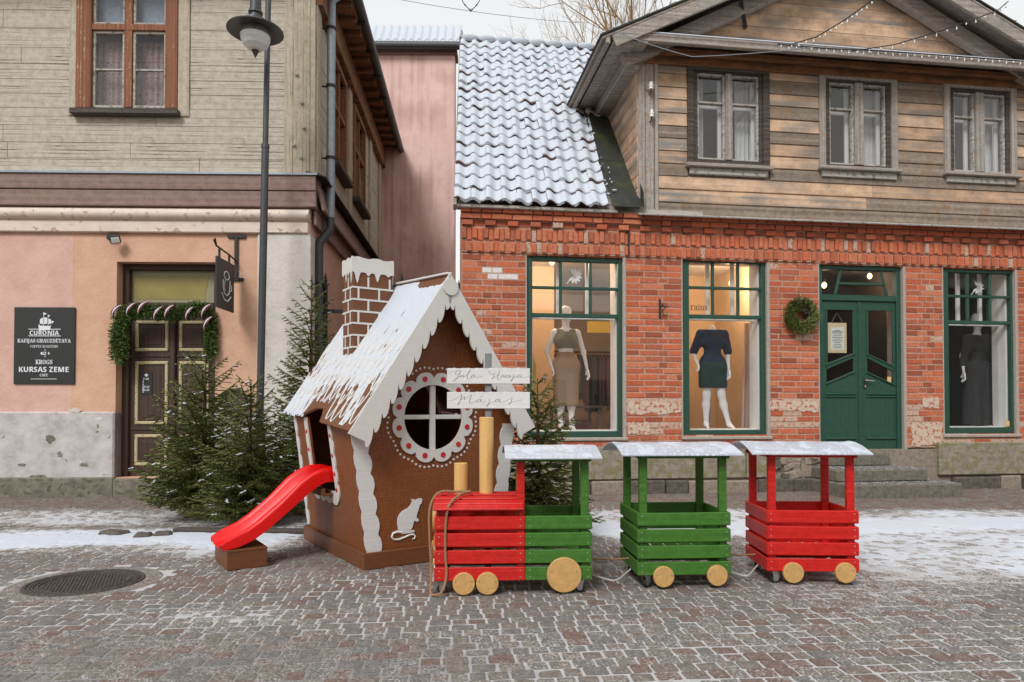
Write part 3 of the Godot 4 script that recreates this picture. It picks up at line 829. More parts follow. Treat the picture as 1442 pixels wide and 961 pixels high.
func front_things():
	# ---- black sign by the door
	var s0 := loc(LF, 18, 541, 0.03); var s1 := loc(LF, 105, 433, 0.03)
	var sw := s1.x - s0.x; var sh := s1.y - s0.y
	var bw := MB.new(); bw.bspan(0.0, sw, 0.0, sh, 0.0, 0.022, 0.003)
	var sign := thing("cafe_sign", "black rectangular sign with a white sailing ship above white lettering", "sign", LF * Transform3D(Basis(), Vector3(s0.x, s0.y, 0.004)))
	part("board", bw, M.sign_black, sign)
	var line := func(txt, py, hpx, wpx, fnt, bold):
		var yy: float = loc(LF, 60, py, 0.03).y - s0.y
		var t := lettering(txt, 0.003, fnt, bold)
		var bb: AABB = t.get_aabb()
		var sy: float = hpx / 101.0 / bb.size.y
		var sx: float = wpx / 101.0 / bb.size.x
		var o := part("lettering", t, M.sign_ink, sign)
		o.transform = Transform3D(Basis().scaled(Vector3(sx, sy, 1)), Vector3(sw / 2 - (bb.position.x + bb.size.x / 2) * sx, yy - (bb.position.y + bb.size.y / 2) * sy, 0.0235))
	line.call("CURONIA", 469, 6.2, 40, "Droid Sans", true)
	line.call("KAFIJAS GRAUZDĒTAVA", 480.5, 7.4, 73, "Droid Serif", true)
	line.call("COFFEE ROASTERS", 488, 3.4, 38, "Droid Serif", false)
	line.call("KZ", 498, 4.4, 6.5, "Droid Sans", true)
	line.call("KROGS", 510, 6.0, 23, "Droid Serif", true)
	line.call("KURSAS ZEME", 520.5, 7.2, 68, "Droid Sans", true)
	line.call("CAFE", 528.5, 3.6, 11, "Droid Serif", true)
	line.call("................................", 534, 1.2, 35, "Droid Sans", true)
	var k := sw / 87.0
	var em := MB.new()
	var P := func(a, b): return Vector2((a - 18.0) * k, (541.0 - b) * k * sh / (108.0 * k))
	for e in [463.5, 473.0]:
		em.prism(PackedVector2Array([P.call(39, e), P.call(85, e), P.call(85, e + 0.9), P.call(39, e + 0.9)]), 0.0225, 0.0255)
	em.prism(PackedVector2Array([P.call(53, 457), P.call(56, 459), P.call(69, 459.5), P.call(71, 457.5), P.call(70, 465), P.call(54, 466)]), 0.0225, 0.026)
	for q in [[[60, 440], [65, 442.5], [60.6, 444], [60.6, 460], [60, 460]], [[66.5, 443.5], [70, 445], [67, 446.5], [67, 460], [66.4, 460]], [[55.5, 450], [59.5, 447.5], [59.5, 457], [55, 456]], [[61.2, 447], [65.5, 448], [65.5, 456], [61.2, 457]], [[67.5, 449], [71, 450.5], [71.5, 455.5], [67.5, 457]], [[72, 452], [75.5, 453], [72, 456.5]]]:
		var pg := PackedVector2Array()
		for e in q: pg.append(P.call(e[0], e[1]))
		em.prism(pg, 0.0225, 0.026)
	for q in [[[56, 498], [58.5, 495.8], [58.5, 500.2]], [[70, 498], [67.5, 495.8], [67.5, 500.2]], [[63, 492.6], [64.3, 493.8], [61.7, 493.8]], [[63, 503.4], [64.3, 502.2], [61.7, 502.2]]]:
		var pg := PackedVector2Array()
		for e in q: pg.append(P.call(e[0], e[1]))
		em.prism(pg, 0.0225, 0.026)
	part("ship_emblem", em, M.sign_ink, sign)
	# ---- hours plate on the door
	var h0 := loc(LF, 197, 556, -0.17); var h1 := loc(LF, 213.5, 524, -0.17)
	var hp := thing("opening_hours_plate", "small black plate with white opening hours on the brown door", "sign", LF * Transform3D(Basis(), Vector3(h0.x, h0.y, -0.184)))
	bw = MB.new(); bw.bspan(0, h1.x - h0.x, 0, h1.y - h0.y, 0.0, 0.006, 0.001)
	part("plate", bw, M.sign_black, hp)
	for e in [["9-20", 0.135], ["10-23", 0.06], ["10-20", 0.03]]:
		var t := lettering(e[0], 0.002, "Droid Sans", true)
		var o := part("lettering", t, M.sign_ink, hp)
		o.transform = Transform3D(Basis().scaled(Vector3.ONE * 0.028 / t.get_aabb().size.y), Vector3(0.075, e[1] * 1.5 + 0.02, 0.007))
	bw = MB.new()
	for e in 7: bw.span(0.03, 0.045, 0.03 + e * 0.026, 0.045 + e * 0.026, 0.006, 0.008)
	bw.prism(PackedVector2Array([Vector2(0.08, 0.25), Vector2(0.11, 0.275), Vector2(0.08, 0.3), Vector2(0.05, 0.275)]), 0.006, 0.008)
	part("marks", bw, M.sign_ink, hp)
	# ---- hanging cup sign on its bracket
	var bx := loc(LF, 333, 380).x
	var yt := loc(LF, 333, 334).y; var yb := loc(LF, 333, 394).y
	var hs := thing("hanging_cup_sign", "black hanging sign with a white outlined coffee cup on an iron wall bracket", "sign", LF * Transform3D(Basis(), Vector3(bx, 0, 0)))
	bw = MB.new()
	bw.bspan(-0.025, 0.025, yb, yt, 0.0, 0.03, 0.004)
	bw.bspan(-0.12, 0.13, yt - 0.02, yt + 0.02, 0.0, 0.03, 0.004)
	bw.bspan(-0.08, 0.1, yb - 0.02, yb + 0.02, 0.0, 0.03, 0.004)
	var arm_y := loc(LF, 330, 366).y
	bw.tube([Vector3(0, arm_y - 0.02, 0.02), Vector3(0, arm_y + 0.01, 0.3), Vector3(0, arm_y + 0.03, 0.7), Vector3(0, arm_y + 0.09, 0.78)], 0.012, 8)
	bw.tube([Vector3(0, arm_y + 0.12, 0.74), Vector3(0, arm_y + 0.02, 0.68)], 0.009, 6)
	part("bracket", bw, M.iron, hs)
	for z in [0.27, 0.6]:
		bw = MB.new(); bw.bspan(-0.012, 0.012, arm_y - 0.13, arm_y + 0.01, z - 0.014, z + 0.014, 0.003)
		part("hanger", bw, M.iron, hs)
	var pt := arm_y - 0.1
	var ph := 0.66
	bw = MB.new(); bw.bspan(-0.012, 0.012, pt - ph, pt, 0.12, 0.7, 0.003)
	part("plate", bw, M.sign_black, hs)
	bw = MB.new()
	var stroke := func(pts, r):
		var path = []
		for e in pts: path.append(Vector3(0.014, pt - ph / 2 + e[1], 0.41 - e[0]))
		bw.tube(path, r, 6)
	var loop = []
	for a in 17: loop.append([0.02 + cos(TAU * a / 16) * 0.085, 0.13 + sin(TAU * a / 16) * 0.055])
	stroke.call(loop, 0.008)
	stroke.call([[-0.09, 0.06], [-0.1, -0.02], [-0.06, -0.11], [0.02, -0.14], [0.1, -0.1], [0.13, -0.02], [0.13, 0.08]], 0.008)
	stroke.call([[0.13, 0.03], [0.19, 0.02], [0.19, -0.05], [0.11, -0.06]], 0.006)
	stroke.call([[-0.14, -0.12], [-0.06, -0.2], [0.06, -0.21], [0.17, -0.13]], 0.009)
	stroke.call([[-0.02, 0.06], [-0.06, -0.02], [-0.02, -0.08]], 0.005)
	part("cup_outline", bw, M.sign_ink, hs)
	# ---- floodlight under the cornice
	var fp := loc(LF, 160, 335)
	var fl := thing("floodlight", "small black floodlight on a bracket under the white cornice", "lamp", LF * Transform3D(Basis(), Vector3(fp.x, fp.y, 0)))
	bw = MB.new(); bw.bspan(-0.07, 0.06, -0.035, 0.035, 0.0, 0.06, 0.006)
	part("bracket", bw, M.iron, fl)
	bw = MB.new(); bw.bbox(Vector3(0.09, -0.05, 0.13), Vector3(0.13, 0.1, 0.09), 0.01, Basis(Vector3.RIGHT, 0.5) * Basis(Vector3.UP, 0.5))
	part("housing", bw, M.iron, fl)
	bw = MB.new(); bw.bbox(Vector3(0.114, -0.075, 0.17), Vector3(0.1, 0.07, 0.015), 0.004, Basis(Vector3.RIGHT, 0.5) * Basis(Vector3.UP, 0.5))
	part("lens", bw, M.opal, fl)
	# ---- garland over the door
	var ga := thing("door_garland", "green fir garland with striped ribbons hung over the brown double door", "garland", LF)
	var gp = []
	for e in [[168, 505], [168, 470], [172, 446], [190, 437], [215, 439], [240, 442], [262, 440], [282, 434], [296, 446], [297, 470], [297, 500]]:
		gp.append(loc(LF, e[0], e[1], 0.06))
	var cv := Curve3D.new()
	for e in gp: cv.add_point(e)
	cv.bake_interval = 0.02
	var g := MB.new(); g.tinted = true
	rng.seed = 31
	var L := cv.get_baked_length()
	for i in 9000:
		var t := rnd(0, L)
		var p := cv.sample_baked(t)
		var fat: float = 0.125 if t < 0.62 else (0.085 if t > L - 0.62 else 0.115)
		var dir := Vector3(rnd(-1, 1), rnd(-1, 0.9), rnd(-0.4, 1)).normalized()
		p += dir * rnd(0.02, fat)
		var e := (dir + Vector3(rnd(-0.8, 0.8), rnd(-0.8, 0.8), rnd(-0.8, 0.8))).normalized() * rnd(0.03, 0.065)
		var wv := e.cross(Vector3(rnd(-1, 1), rnd(-1, 1), rnd(-1, 1))).normalized() * 0.009
		g.col = Color(rnd(0.05, 0.11), rnd(0.09, 0.17), rnd(0.012, 0.03))
		g.tri(p - wv, p + wv, p + e)
	part("foliage", g, M.needle, ga)
	for e in [[170, 441], [190, 438], [206, 436], [228, 443], [243, 441], [272, 443], [294, 440], [297, 457]]:
		var p := loc(LF, e[0], e[1], 0.01)
		for s in [[0.0, 0.06, M.ribbon_red, 0.0], [0.0, 0.016, M.ribbon_white, 0.006]]:
			bw = MB.new()
			var pts = []
			for k2 in 9:
				var a := lerpf(-1.25, 1.25, k2 / 8.0)
				pts.append(Vector3(p.x + sin(a) * 0.055, p.y + sin(a) * 0.1, 0.05 + cos(a) * 0.15 + s[3]))
			for k2 in 8:
				var wv = Vector3(0.75, -0.4, 0.1) * s[1] * 0.5
				bw.quad(pts[k2] - wv, pts[k2] + wv, pts[k2 + 1] + wv, pts[k2 + 1] - wv, Vector3(p.x, p.y, -0.3))
				bw.quad(pts[k2] - wv - Vector3(0, 0, 0.002), pts[k2] + wv - Vector3(0, 0, 0.002), pts[k2 + 1] + wv - Vector3(0, 0, 0.002), pts[k2 + 1] - wv - Vector3(0, 0, 0.002), Vector3(p.x, p.y, 0.6))
			part("ribbon", bw, s[2], ga)

func lettering(txt: String, depth: float, fnt := "Droid Sans", bold := false) -> TextMesh:
	var t := TextMesh.new()
	var f := SystemFont.new()
	f.font_names = PackedStringArray([fnt])
	if bold: f.font_weight = 700
	t.font = f
	t.text = txt
	t.font_size = 32
	t.pixel_size = 0.01
	t.depth = depth
	return t

# ---------- pink house in the gap, iron gate ----------
func pink_house():
	var fr := frame(0.0, Vector3(0, 0, -16.0))
	var h := thing("pink_house", "tall plain pink plaster wall of a house under a snowy corrugated roof", "building", fr)
	var xl := loc(fr, 520, 200).x - 0.6; var xr := loc(fr, 640, 200).x
	var yt := loc(fr, 600, 78).y
	var w := MB.new(); w.span(xl, xr, 0, yt, -0.4, 0)
	part("wall", w, M.pink_wall, h)
	w = MB.new(); w.bspan(xl, xr + 0.06, yt, yt + 0.14, -0.4, 0.05, 0.01)
	part("eaves_board", w, M.eave_brown, h)
	w = MB.new(); w.tube([Vector3(xl, yt + 0.16, 0.17), Vector3(xr + 0.14, yt + 0.14, 0.17)], 0.09, 12)
	part("gutter", w, M.zinc_dark, h)
	w = MB.new()
	var n := 96
	for i in n:
		var xa := lerpf(xl, xr + 0.16, float(i) / n); var xb := lerpf(xl, xr + 0.16, float(i + 1) / n)
		var ya := yt + 0.27 + sin(xa * 34.0) * 0.035; var yb := yt + 0.27 + sin(xb * 34.0) * 0.035
		w.quad(Vector3(xa, ya, 0.2), Vector3(xb, yb, 0.2), Vector3(xb, yb + 0.55, -0.2), Vector3(xa, ya + 0.55, -0.2), Vector3(0, 0, -1))
		w.quad(Vector3(xa, ya - 0.05, 0.2), Vector3(xb, yb - 0.05, 0.2), Vector3(xb, yb, 0.2), Vector3(xa, ya, 0.2), Vector3(0, ya, -1))
	part("roof_snow", w, M.snow, h)
	w = MB.new(); w.bspan(xr + 0.16, xr + 0.2, yt + 0.1, yt + 0.5, -0.3, 0.22, 0.01)
	part("verge_board", w, M.old_white, h)
	# courtyard gate
	var gf := frame(1.5, at(436, 577, 10.0) * Vector3(1, 0, 1))
	var g := thing("iron_gate", "black iron bar gate with spear tips closing the passage between the houses", "gate", gf)
	var x := 0.22
	var k := 0
	var rails := MB.new()
	rails.bspan(0.15, 2.2, 2.62, 2.67, -0.02, 0.02, 0.004)
	rails.bspan(0.15, 2.2, 0.4, 0.45, -0.02, 0.02, 0.004)
	part("rail", rails, M.iron, g)
	while x < 2.2:
		var b := MB.new()
		var ht := 3.05 if k % 2 == 0 else 2.95
		b.tube([Vector3(x, 0.08, 0), Vector3(x, ht, 0)], 0.02 if k else 0.035, 6)
		b.tube([Vector3(x, ht - 0.02, 0), Vector3(x, ht + 0.05, 0), Vector3(x, ht + 0.17, 0)], [0.016, 0.03, 0.002], 6)
		part("bar", b, M.iron, g)
		x += 0.28
		k += 1

# ---------- the brick shop house ----------
var HF: Transform3D
const COURSE := 0.0876

func brick_mesh(sd: int) -> ArrayMesh:   # unit brick: x 0..1, y 0..1, front at z = 0
	rng.seed = sd
	var w := MB.new()
	var f = []; var b = []
	for q in [[0, 0], [1, 0], [1, 1], [0, 1]]:
		var jx := rnd(0.0, 0.02); var jy := rnd(0.0, 0.07)
		var sx = 1.0 - 2.0 * q[0]; var sy = 1.0 - 2.0 * q[1]
		b.append(Vector3(q[0] + sx * jx, q[1] + sy * jy, -0.006 - rnd(0, 0.002)))
		f.append(Vector3(q[0] + sx * (jx + 0.018), q[1] + sy * (jy + 0.07), rnd(-0.0015, 0.0015)))
	var ce := Vector3(0.5, 0.5, -0.3)
	w.quad(f[0], f[1], f[2], f[3], ce)
	for k in 4:
		var k2 := (k + 1) % 4
		w.quad(f[k], f[k2], b[k2], b[k], ce)
		w.quad(b[k], b[k2], b[k2] * Vector3(1, 1, 0) + Vector3(0, 0, -0.06), b[k] * Vector3(1, 1, 0) + Vector3(0, 0, -0.06), Vector3(0.5, 0.5, -0.03))
	return w.mesh()

func join(list, mats_used, called: String, parent: Node, kind := "stuff"):   # many pieces as one part: list of [mesh, transform, material]
	var by = {}
	for e in list:
		if not by.has(e[2]):
			var st := SurfaceTool.new()
			st.begin(Mesh.PRIMITIVE_TRIANGLES)
			by[e[2]] = st
		by[e[2]].append_from(e[0], 0, e[1])
	var m := ArrayMesh.new()
	var ms = []
	for k in by:
		by[k].commit(m)
		ms.append(k)
	var o := part(called, m, ms, parent)
	if kind: o.set_meta("kind", kind)
	return o

func brick_house():
	var h := thing("brick_house", "red brick shop with green frames under a weathered wooden gable and snowy tiled roof", "building", HF)
	var X := func(px, py, out := 0.0): return loc(HF, px, py, out).x
	var Y := func(px, py, out := 0.0): return loc(HF, px, py, out).y
	var x0 := -0.95
	var x1 := 9.4
	var op = []   # openings of the brick wall
	for q in [[741, 881, 357.5, 617], [961, 1084, 361, 615], [1154, 1276, 369, 638], [1329, 1434, 375.5, 612]]:
		op.append([X.call(q[0], 500), X.call(q[1], 500), Y.call((q[0] + q[1]) / 2.0, q[3]), 3.4])
	var wall := holder("brick_wall", h)
	var w := MB.new(); w.wall(x0, x1, 0.62, 4.0, op, -0.42, -0.007)
	part("mortar", w, M.mortar, wall)
	var bm = []
	for k in 6: bm.append(brick_mesh(100 + k))
	rng.seed = 5
	var all = []
	var y := 0.66
	var row := 0
	while y < 3.39:
		var segs = [[x0, x1]]
		for o in op:
			if y + COURSE * 0.6 > o[2] and y + COURSE * 0.4 < o[3]:
				var nx = []
				for s in segs:
					if o[0] > s[0] and o[1] < s[1]:
						nx.append([s[0], o[0]]); nx.append([o[1], s[1]])
					else: nx.append(s)
				segs = nx
		for s in segs:
			var x: float = s[0]
			var k := row % 2
			if row % 2: 
				all.append([x, y, 0.21, row]); x += 0.21
			while x < s[1] - 0.03:
				var l: float = (0.285 if (k + int(x * 3.1)) % 2 == 0 else 0.142) + rnd(-0.008, 0.008)
				if s[1] - x - l < 0.07: l = s[1] - x
				all.append([x, y, minf(l, s[1] - x), row])
				x += l
				k += 1
		y += COURSE
		row += 1
	var wl = [X.call(683, 383), X.call(719, 383), Y.call(700, 392), Y.call(700, 374)]
	var patch := FastNoiseLite.new(); patch.seed = 3; patch.frequency = 0.9
	var singles = []; var rest = []
	for e in all:
		var cx: float = e[0] + e[2] / 2; var cy: float = e[1] + COURSE / 2
		var m = M.brick[rng.randi() % 6]
		var pn := patch.get_noise_2d(cx * 1.6, cy * 2.2)
		if cy < 1.3:
			if cy < 1.02 and cy > 0.92 and cx > 1.3 and pn > -0.5 or pn > 0.22: m = M.brick_pale
			elif rng.randf() < 0.55: m = M.brick_red
		elif rng.randf() < 0.07: m = M.brick_red
		elif rng.randf() < 0.03: m = M.brick_pale
		if cx > wl[0] and cx < wl[1] and cy > wl[2] and cy < wl[3]: m = M.brick_white
		if cy > 1.16 and cy < 1.33 and ((cx > 1.35 and cx < 2.3) or (cx > 3.6 and cx < 4.4)) and pn > -0.35: m = M.brick_pale
		var t := Transform3D(Basis().scaled(Vector3(e[2] - 0.011, COURSE - 0.011, 1)), Vector3(e[0] + 0.0055, e[1] + 0.0055, rnd(-0.004, 0.004)))
		var it = [bm[rng.randi() % 6], t, m]
		if cx < 6.0 and singles.size() < 300 and cy > 0.78: singles.append(it)
		else: rest.append(it)
	for e in singles: part("brick", e[0], e[2], wall, e[1])
	join(rest, null, "bricks", wall)
	# frieze: two rows of upright bricks that step in and out, a dentil course, two flat courses
	var fz := holder("brick_frieze", h)
	w = MB.new(); w.span(x0 + 0.004, x1, 3.402, 4.0, -0.3, 0.012)
	part("mortar", w, M.mortar, fz)
	singles = []; rest = []
	var x := x0
	var k := 0
	while x < x1:
		var bw := 0.075 + rnd(-0.004, 0.004)
		var pro := [0.045, 0.018] if k % 2 == 0 else [0.03, 0.042]
		var cut: float = 3.578 if k % 2 == 0 else 3.555
		for e in [[cut, 3.755, pro[0]], [3.405 + rnd(-0.006, 0.004), cut, pro[1]]]:
			var it = [bm[rng.randi() % 6], Transform3D(Basis().scaled(Vector3(bw - 0.011, e[1] - e[0] - 0.008, 1)), Vector3(x, e[0], e[2] + rnd(-0.003, 0.003))), M.brick_pale if rng.randf() < 0.1 else M.brick[[0, 0, 2, 1, 2, 3][rng.randi() % 6]]]
			if x < 8.2: singles.append(it)
			else: rest.append(it)
		x += bw
		k += 1
	for e in singles: part("upright_brick", e[0], e[2], fz, e[1])
	x = x0
	k = 0
	while x < x1:
		var bw := 0.16
		var it = [bm[k % 6], Transform3D(Basis().scaled(Vector3(bw - 0.012, 0.078, 1)), Vector3(x, 3.762, 0.075 if k % 2 == 0 else 0.02)), M.brick_pale if k == 8 else M.brick[rng.randi() % 6]]
		if x < 8.2: part("dentil_brick", it[0], it[2], fz, it[1])
		else: rest.append(it)
		x += bw
		k += 1
	for c in [[3.85, 0.085, 0.29], [3.935, 0.11, 0.29]]:
		x = x0 - 0.02
		while x < x1:
			var bw: float = c[2] * (1.0 if rng.randf() < 0.6 else 0.5)
			var it = [bm[rng.randi() % 6], Transform3D(Basis().scaled(Vector3(bw - 0.01, 0.076, 1)), Vector3(x, c[0], c[1] + rnd(-0.003, 0.003))), M.brick_red if rng.randf() < 0.2 else M.brick[rng.randi() % 6]]
			if x < 8.2: part("coping_brick", it[0], it[2], fz, it[1])
			else: rest.append(it)
			x += bw
	join(rest, null, "bricks", fz)
	w = MB.new(); w.span(x0 + 0.01, x1, 3.85, 4.005, -0.3, 0.05)
	part("mortar", w, M.mortar, fz)
	# crack and soot joint where the two walls meet
	var jx: float = X.call(884, 330)
	w = MB.new(); w.span(jx - 0.008, jx + 0.008, 3.41, 3.98, 0.0, 0.052)
	part("wall_joint", w, M.iron, fz)
	# grey cement reveals on the jamb of each opening, sills
	for o in op:
		w = MB.new()
		w.bspan(o[1] - 0.035, o[1] + 0.012, o[2], o[3] - 0.01, -0.35, 0.004, 0.006)
		w.bspan(o[0] - 0.012, o[0] + 0.012, o[2], o[3] - 0.01, -0.35, 0.003, 0.006)
		part("jamb", w, M.reveal_grey, wall)
		if o != op[2]:
			w = MB.new(); w.bspan(o[0] - 0.02, o[1] + 0.03, o[2] - 0.045, o[2] + 0.004, -0.3, 0.03, 0.01)
			part("sill", w, M.reveal_grey, wall)
	rng.seed = 29
	for q in [[884, 958, 567, 583], [1084, 1153, 565, 580], [1284, 1326, 596, 628], [884, 915, 596, 612], [1300, 1322, 560, 575], [700, 738, 590, 606]]:
		var pa: Vector3 = loc(HF, q[0], q[3]); var pb: Vector3 = loc(HF, q[1], q[2])
		var pg := PackedVector2Array()
		for e in [[Vector2(pa.x, pa.y), Vector2(pb.x, pa.y), 12], [Vector2(pb.x, pa.y), Vector2(pb.x, pb.y), 4], [Vector2(pb.x, pb.y), Vector2(pa.x, pb.y), 12], [Vector2(pa.x, pb.y), Vector2(pa.x, pa.y), 4]]:
			for i in e[2]: pg.append(e[0].lerp(e[1], float(i) / e[2]) + Vector2(rnd(-0.012, 0.012), rnd(-0.022, 0.022)))
		w = MB.new(); w.prism(pg, -0.01, 0.007)
		part("lime_patch", w, M.lime, wall)
	# stone plinth, rubble showing where the render has gone
	rng.seed = 63
	var pl := holder("plinth", h)
	var rx: float = X.call(1086, 660); var rx2: float = X.call(1146, 660)
	var wx: float = X.call(1318, 640)
	for e in [[x0 - 0.03, 0.25], [0.256, 1.7], [1.706, 3.2], [3.206, rx], [wx, 7.3], [7.306, x1]]:
		w = MB.new(); w.bspan(e[0], e[1], 0.2, 0.67 if e[0] < wx else 0.7, -0.35, 0.075 + rnd(-0.012, 0.012), 0.015)
		part("render_slab", w, M.stone, pl)
	w = MB.new(); w.span(x0, x1, -0.05, 0.6, -0.35, 0.02)
	part("core", w, M.stone_pale, pl)
	x = x0
	while x < x1:
		var bw := rnd(0.2, 0.6)
		if x < 4.6 or x > 6.3:
			w = MB.new(); w.bspan(x + 0.008, x + bw - 0.008, -0.05, 0.19 + rnd(-0.02, 0.0), -0.2, 0.11 + rnd(-0.03, 0.03), 0.02)
			part("foot_stone", w, M.stone_dark if rng.randf() < 0.6 else M.stone_pale, pl)
		x += bw
	for i in 46:
		var cx := rnd(rx - 0.04, rx2 + 0.25)
		var cy := rnd(0.04, 0.62)
		var s := Vector3(rnd(0.1, 0.26), rnd(0.06, 0.15), rnd(0.06, 0.1))
		w = MB.new(); w.bbox(Vector3(cx, cy, 0.03), s, 0.022, Basis(Vector3(rnd(-1, 1), rnd(-1, 1), rnd(-1, 1)).normalized(), rnd(0, 0.4)))
		part("rubble_stone", w, [M.stone_dark, M.stone_pale, M.stone_pale, M.stone][rng.randi() % 4], pl)
	# ---------- green shop windows
	var wins = [
		[742, 879, 358, 616.5, 749, 870, 367.5, 404.8, 443.8, 608, 789.4, 831.4],
		[962.4, 1080, 361.6, 613.7, 970, 1071.7, 370, 405, 445.6, 606, 1004, 1039.6],
		[1330, 1430, 376, 610, 1335, 1422.8, 384, 417, 453.8, 602.4, 1363, 1394.5]]
	var fi := 0
	for q in wins:
		var wn := holder("shop_window", h)
		var ox0: float = op[[0, 1, 3][fi]][0] + 0.012; var ox1: float = op[[0, 1, 3][fi]][1] - 0.035
		var oy0: float = op[[0, 1, 3][fi]][2] + 0.004; var oy1 := 3.395
		var z := -0.075
		var gx0: float = X.call(q[4], 500, z); var gx1: float = X.call(q[5], 500, z)
		var gt: float = Y.call(q[4], q[6], z); var gm: float = Y.call(q[4], q[7], z); var gtr: float = Y.call(q[4], q[8], z); var gbm: float = Y.call(q[4], q[9], z)
		var m1: float = X.call(q[10], 420, z); var m2: float = X.call(q[11], 420, z)
		for e in [[ox0, gx0, oy0, oy1], [gx1, ox1, oy0, oy1], [gx0, gx1, gt, oy1], [gx0, gx1, oy0, gbm]]:
			w = MB.new(); w.bspan(e[0], e[1], e[2], e[3], -0.13, -0.045, 0.008)
			part("frame", w, M.green_frame, wn)
		for e in [[gx0, gx1, gtr - 0.028, gtr + 0.028], [gx0, gx1, gm - 0.02, gm + 0.02]]:
			w = MB.new(); w.bspan(e[0], e[1], e[2], e[3], -0.11, -0.06, 0.006)
			part("transom", w, M.green_frame, wn)
		for e in [m1, m2]:
			for f in [[gtr + 0.028, gm - 0.02], [gm + 0.02, gt]]:
				w = MB.new(); w.bspan(e - 0.02, e + 0.02, f[0], f[1], -0.108, -0.062, 0.006)
				part("mullion", w, M.green_frame, wn)
		for e in [[gx0, m1 - 0.02], [m1 + 0.02, m2 - 0.02], [m2 + 0.02, gx1]]:
			for f in [[gtr + 0.028, gm - 0.02], [gm + 0.02, gt]]:
				w = MB.new(); w.span(e[0] - 0.003, e[1] + 0.003, f[0] - 0.003, f[1] + 0.003, -0.09, -0.085)
				part("pane", w, M.glass, wn)
		w = MB.new(); w.span(gx0 - 0.003, gx1 + 0.003, gbm - 0.003, gtr - 0.025, -0.09, -0.084)
		part("pane", w, M.glass, wn)
		# white inner sash and lining of the thick wall
		for e in [[ox0 - 0.01, gx0 + 0.02, oy0, oy1], [gx1 - 0.02, ox1 + 0.01, oy0, oy1]]:
			w = MB.new(); w.bspan(e[0], e[1], e[2], e[3], -0.4, -0.135, 0.006)
			part("inner_lining", w, M.inside_white, wn)
		for e in [m1, m2]:
			w = MB.new(); w.bspan(e - 0.025, e + 0.025, gtr, oy1, -0.3, -0.25, 0.006)
			part("inner_sash", w, M.inside_white, wn)
		w = MB.new(); w.bspan(ox0, ox1, gtr - 0.03, gtr + 0.03, -0.3, -0.25, 0.006)
		part("inner_sash", w, M.inside_white, wn)
		for e in [[ox0, m1 - 0.025], [m1 + 0.025, m2 - 0.025], [m2 + 0.025, ox1]]:
			w = MB.new(); w.span(e[0], e[1], gtr + 0.03, oy1 - 0.01, -0.278, -0.274)
			part("inner_pane", w, M.glass, wn)
		w = MB.new(); w.span(ox0, ox1, gbm, gtr - 0.03, -0.278, -0.274)
		part("inner_pane", w, M.glass, wn)
		w = MB.new(); w.bspan(ox0, ox1, oy0, gbm + 0.01, -0.62, -0.135, 0.006)
		part("display_sill", w, M.inside_white, wn)
		fi += 1
	green_door(h, op[2])
	upper_storey(h)
	tiled_roof(h)
	shop_inside(h)
	print("brick house")

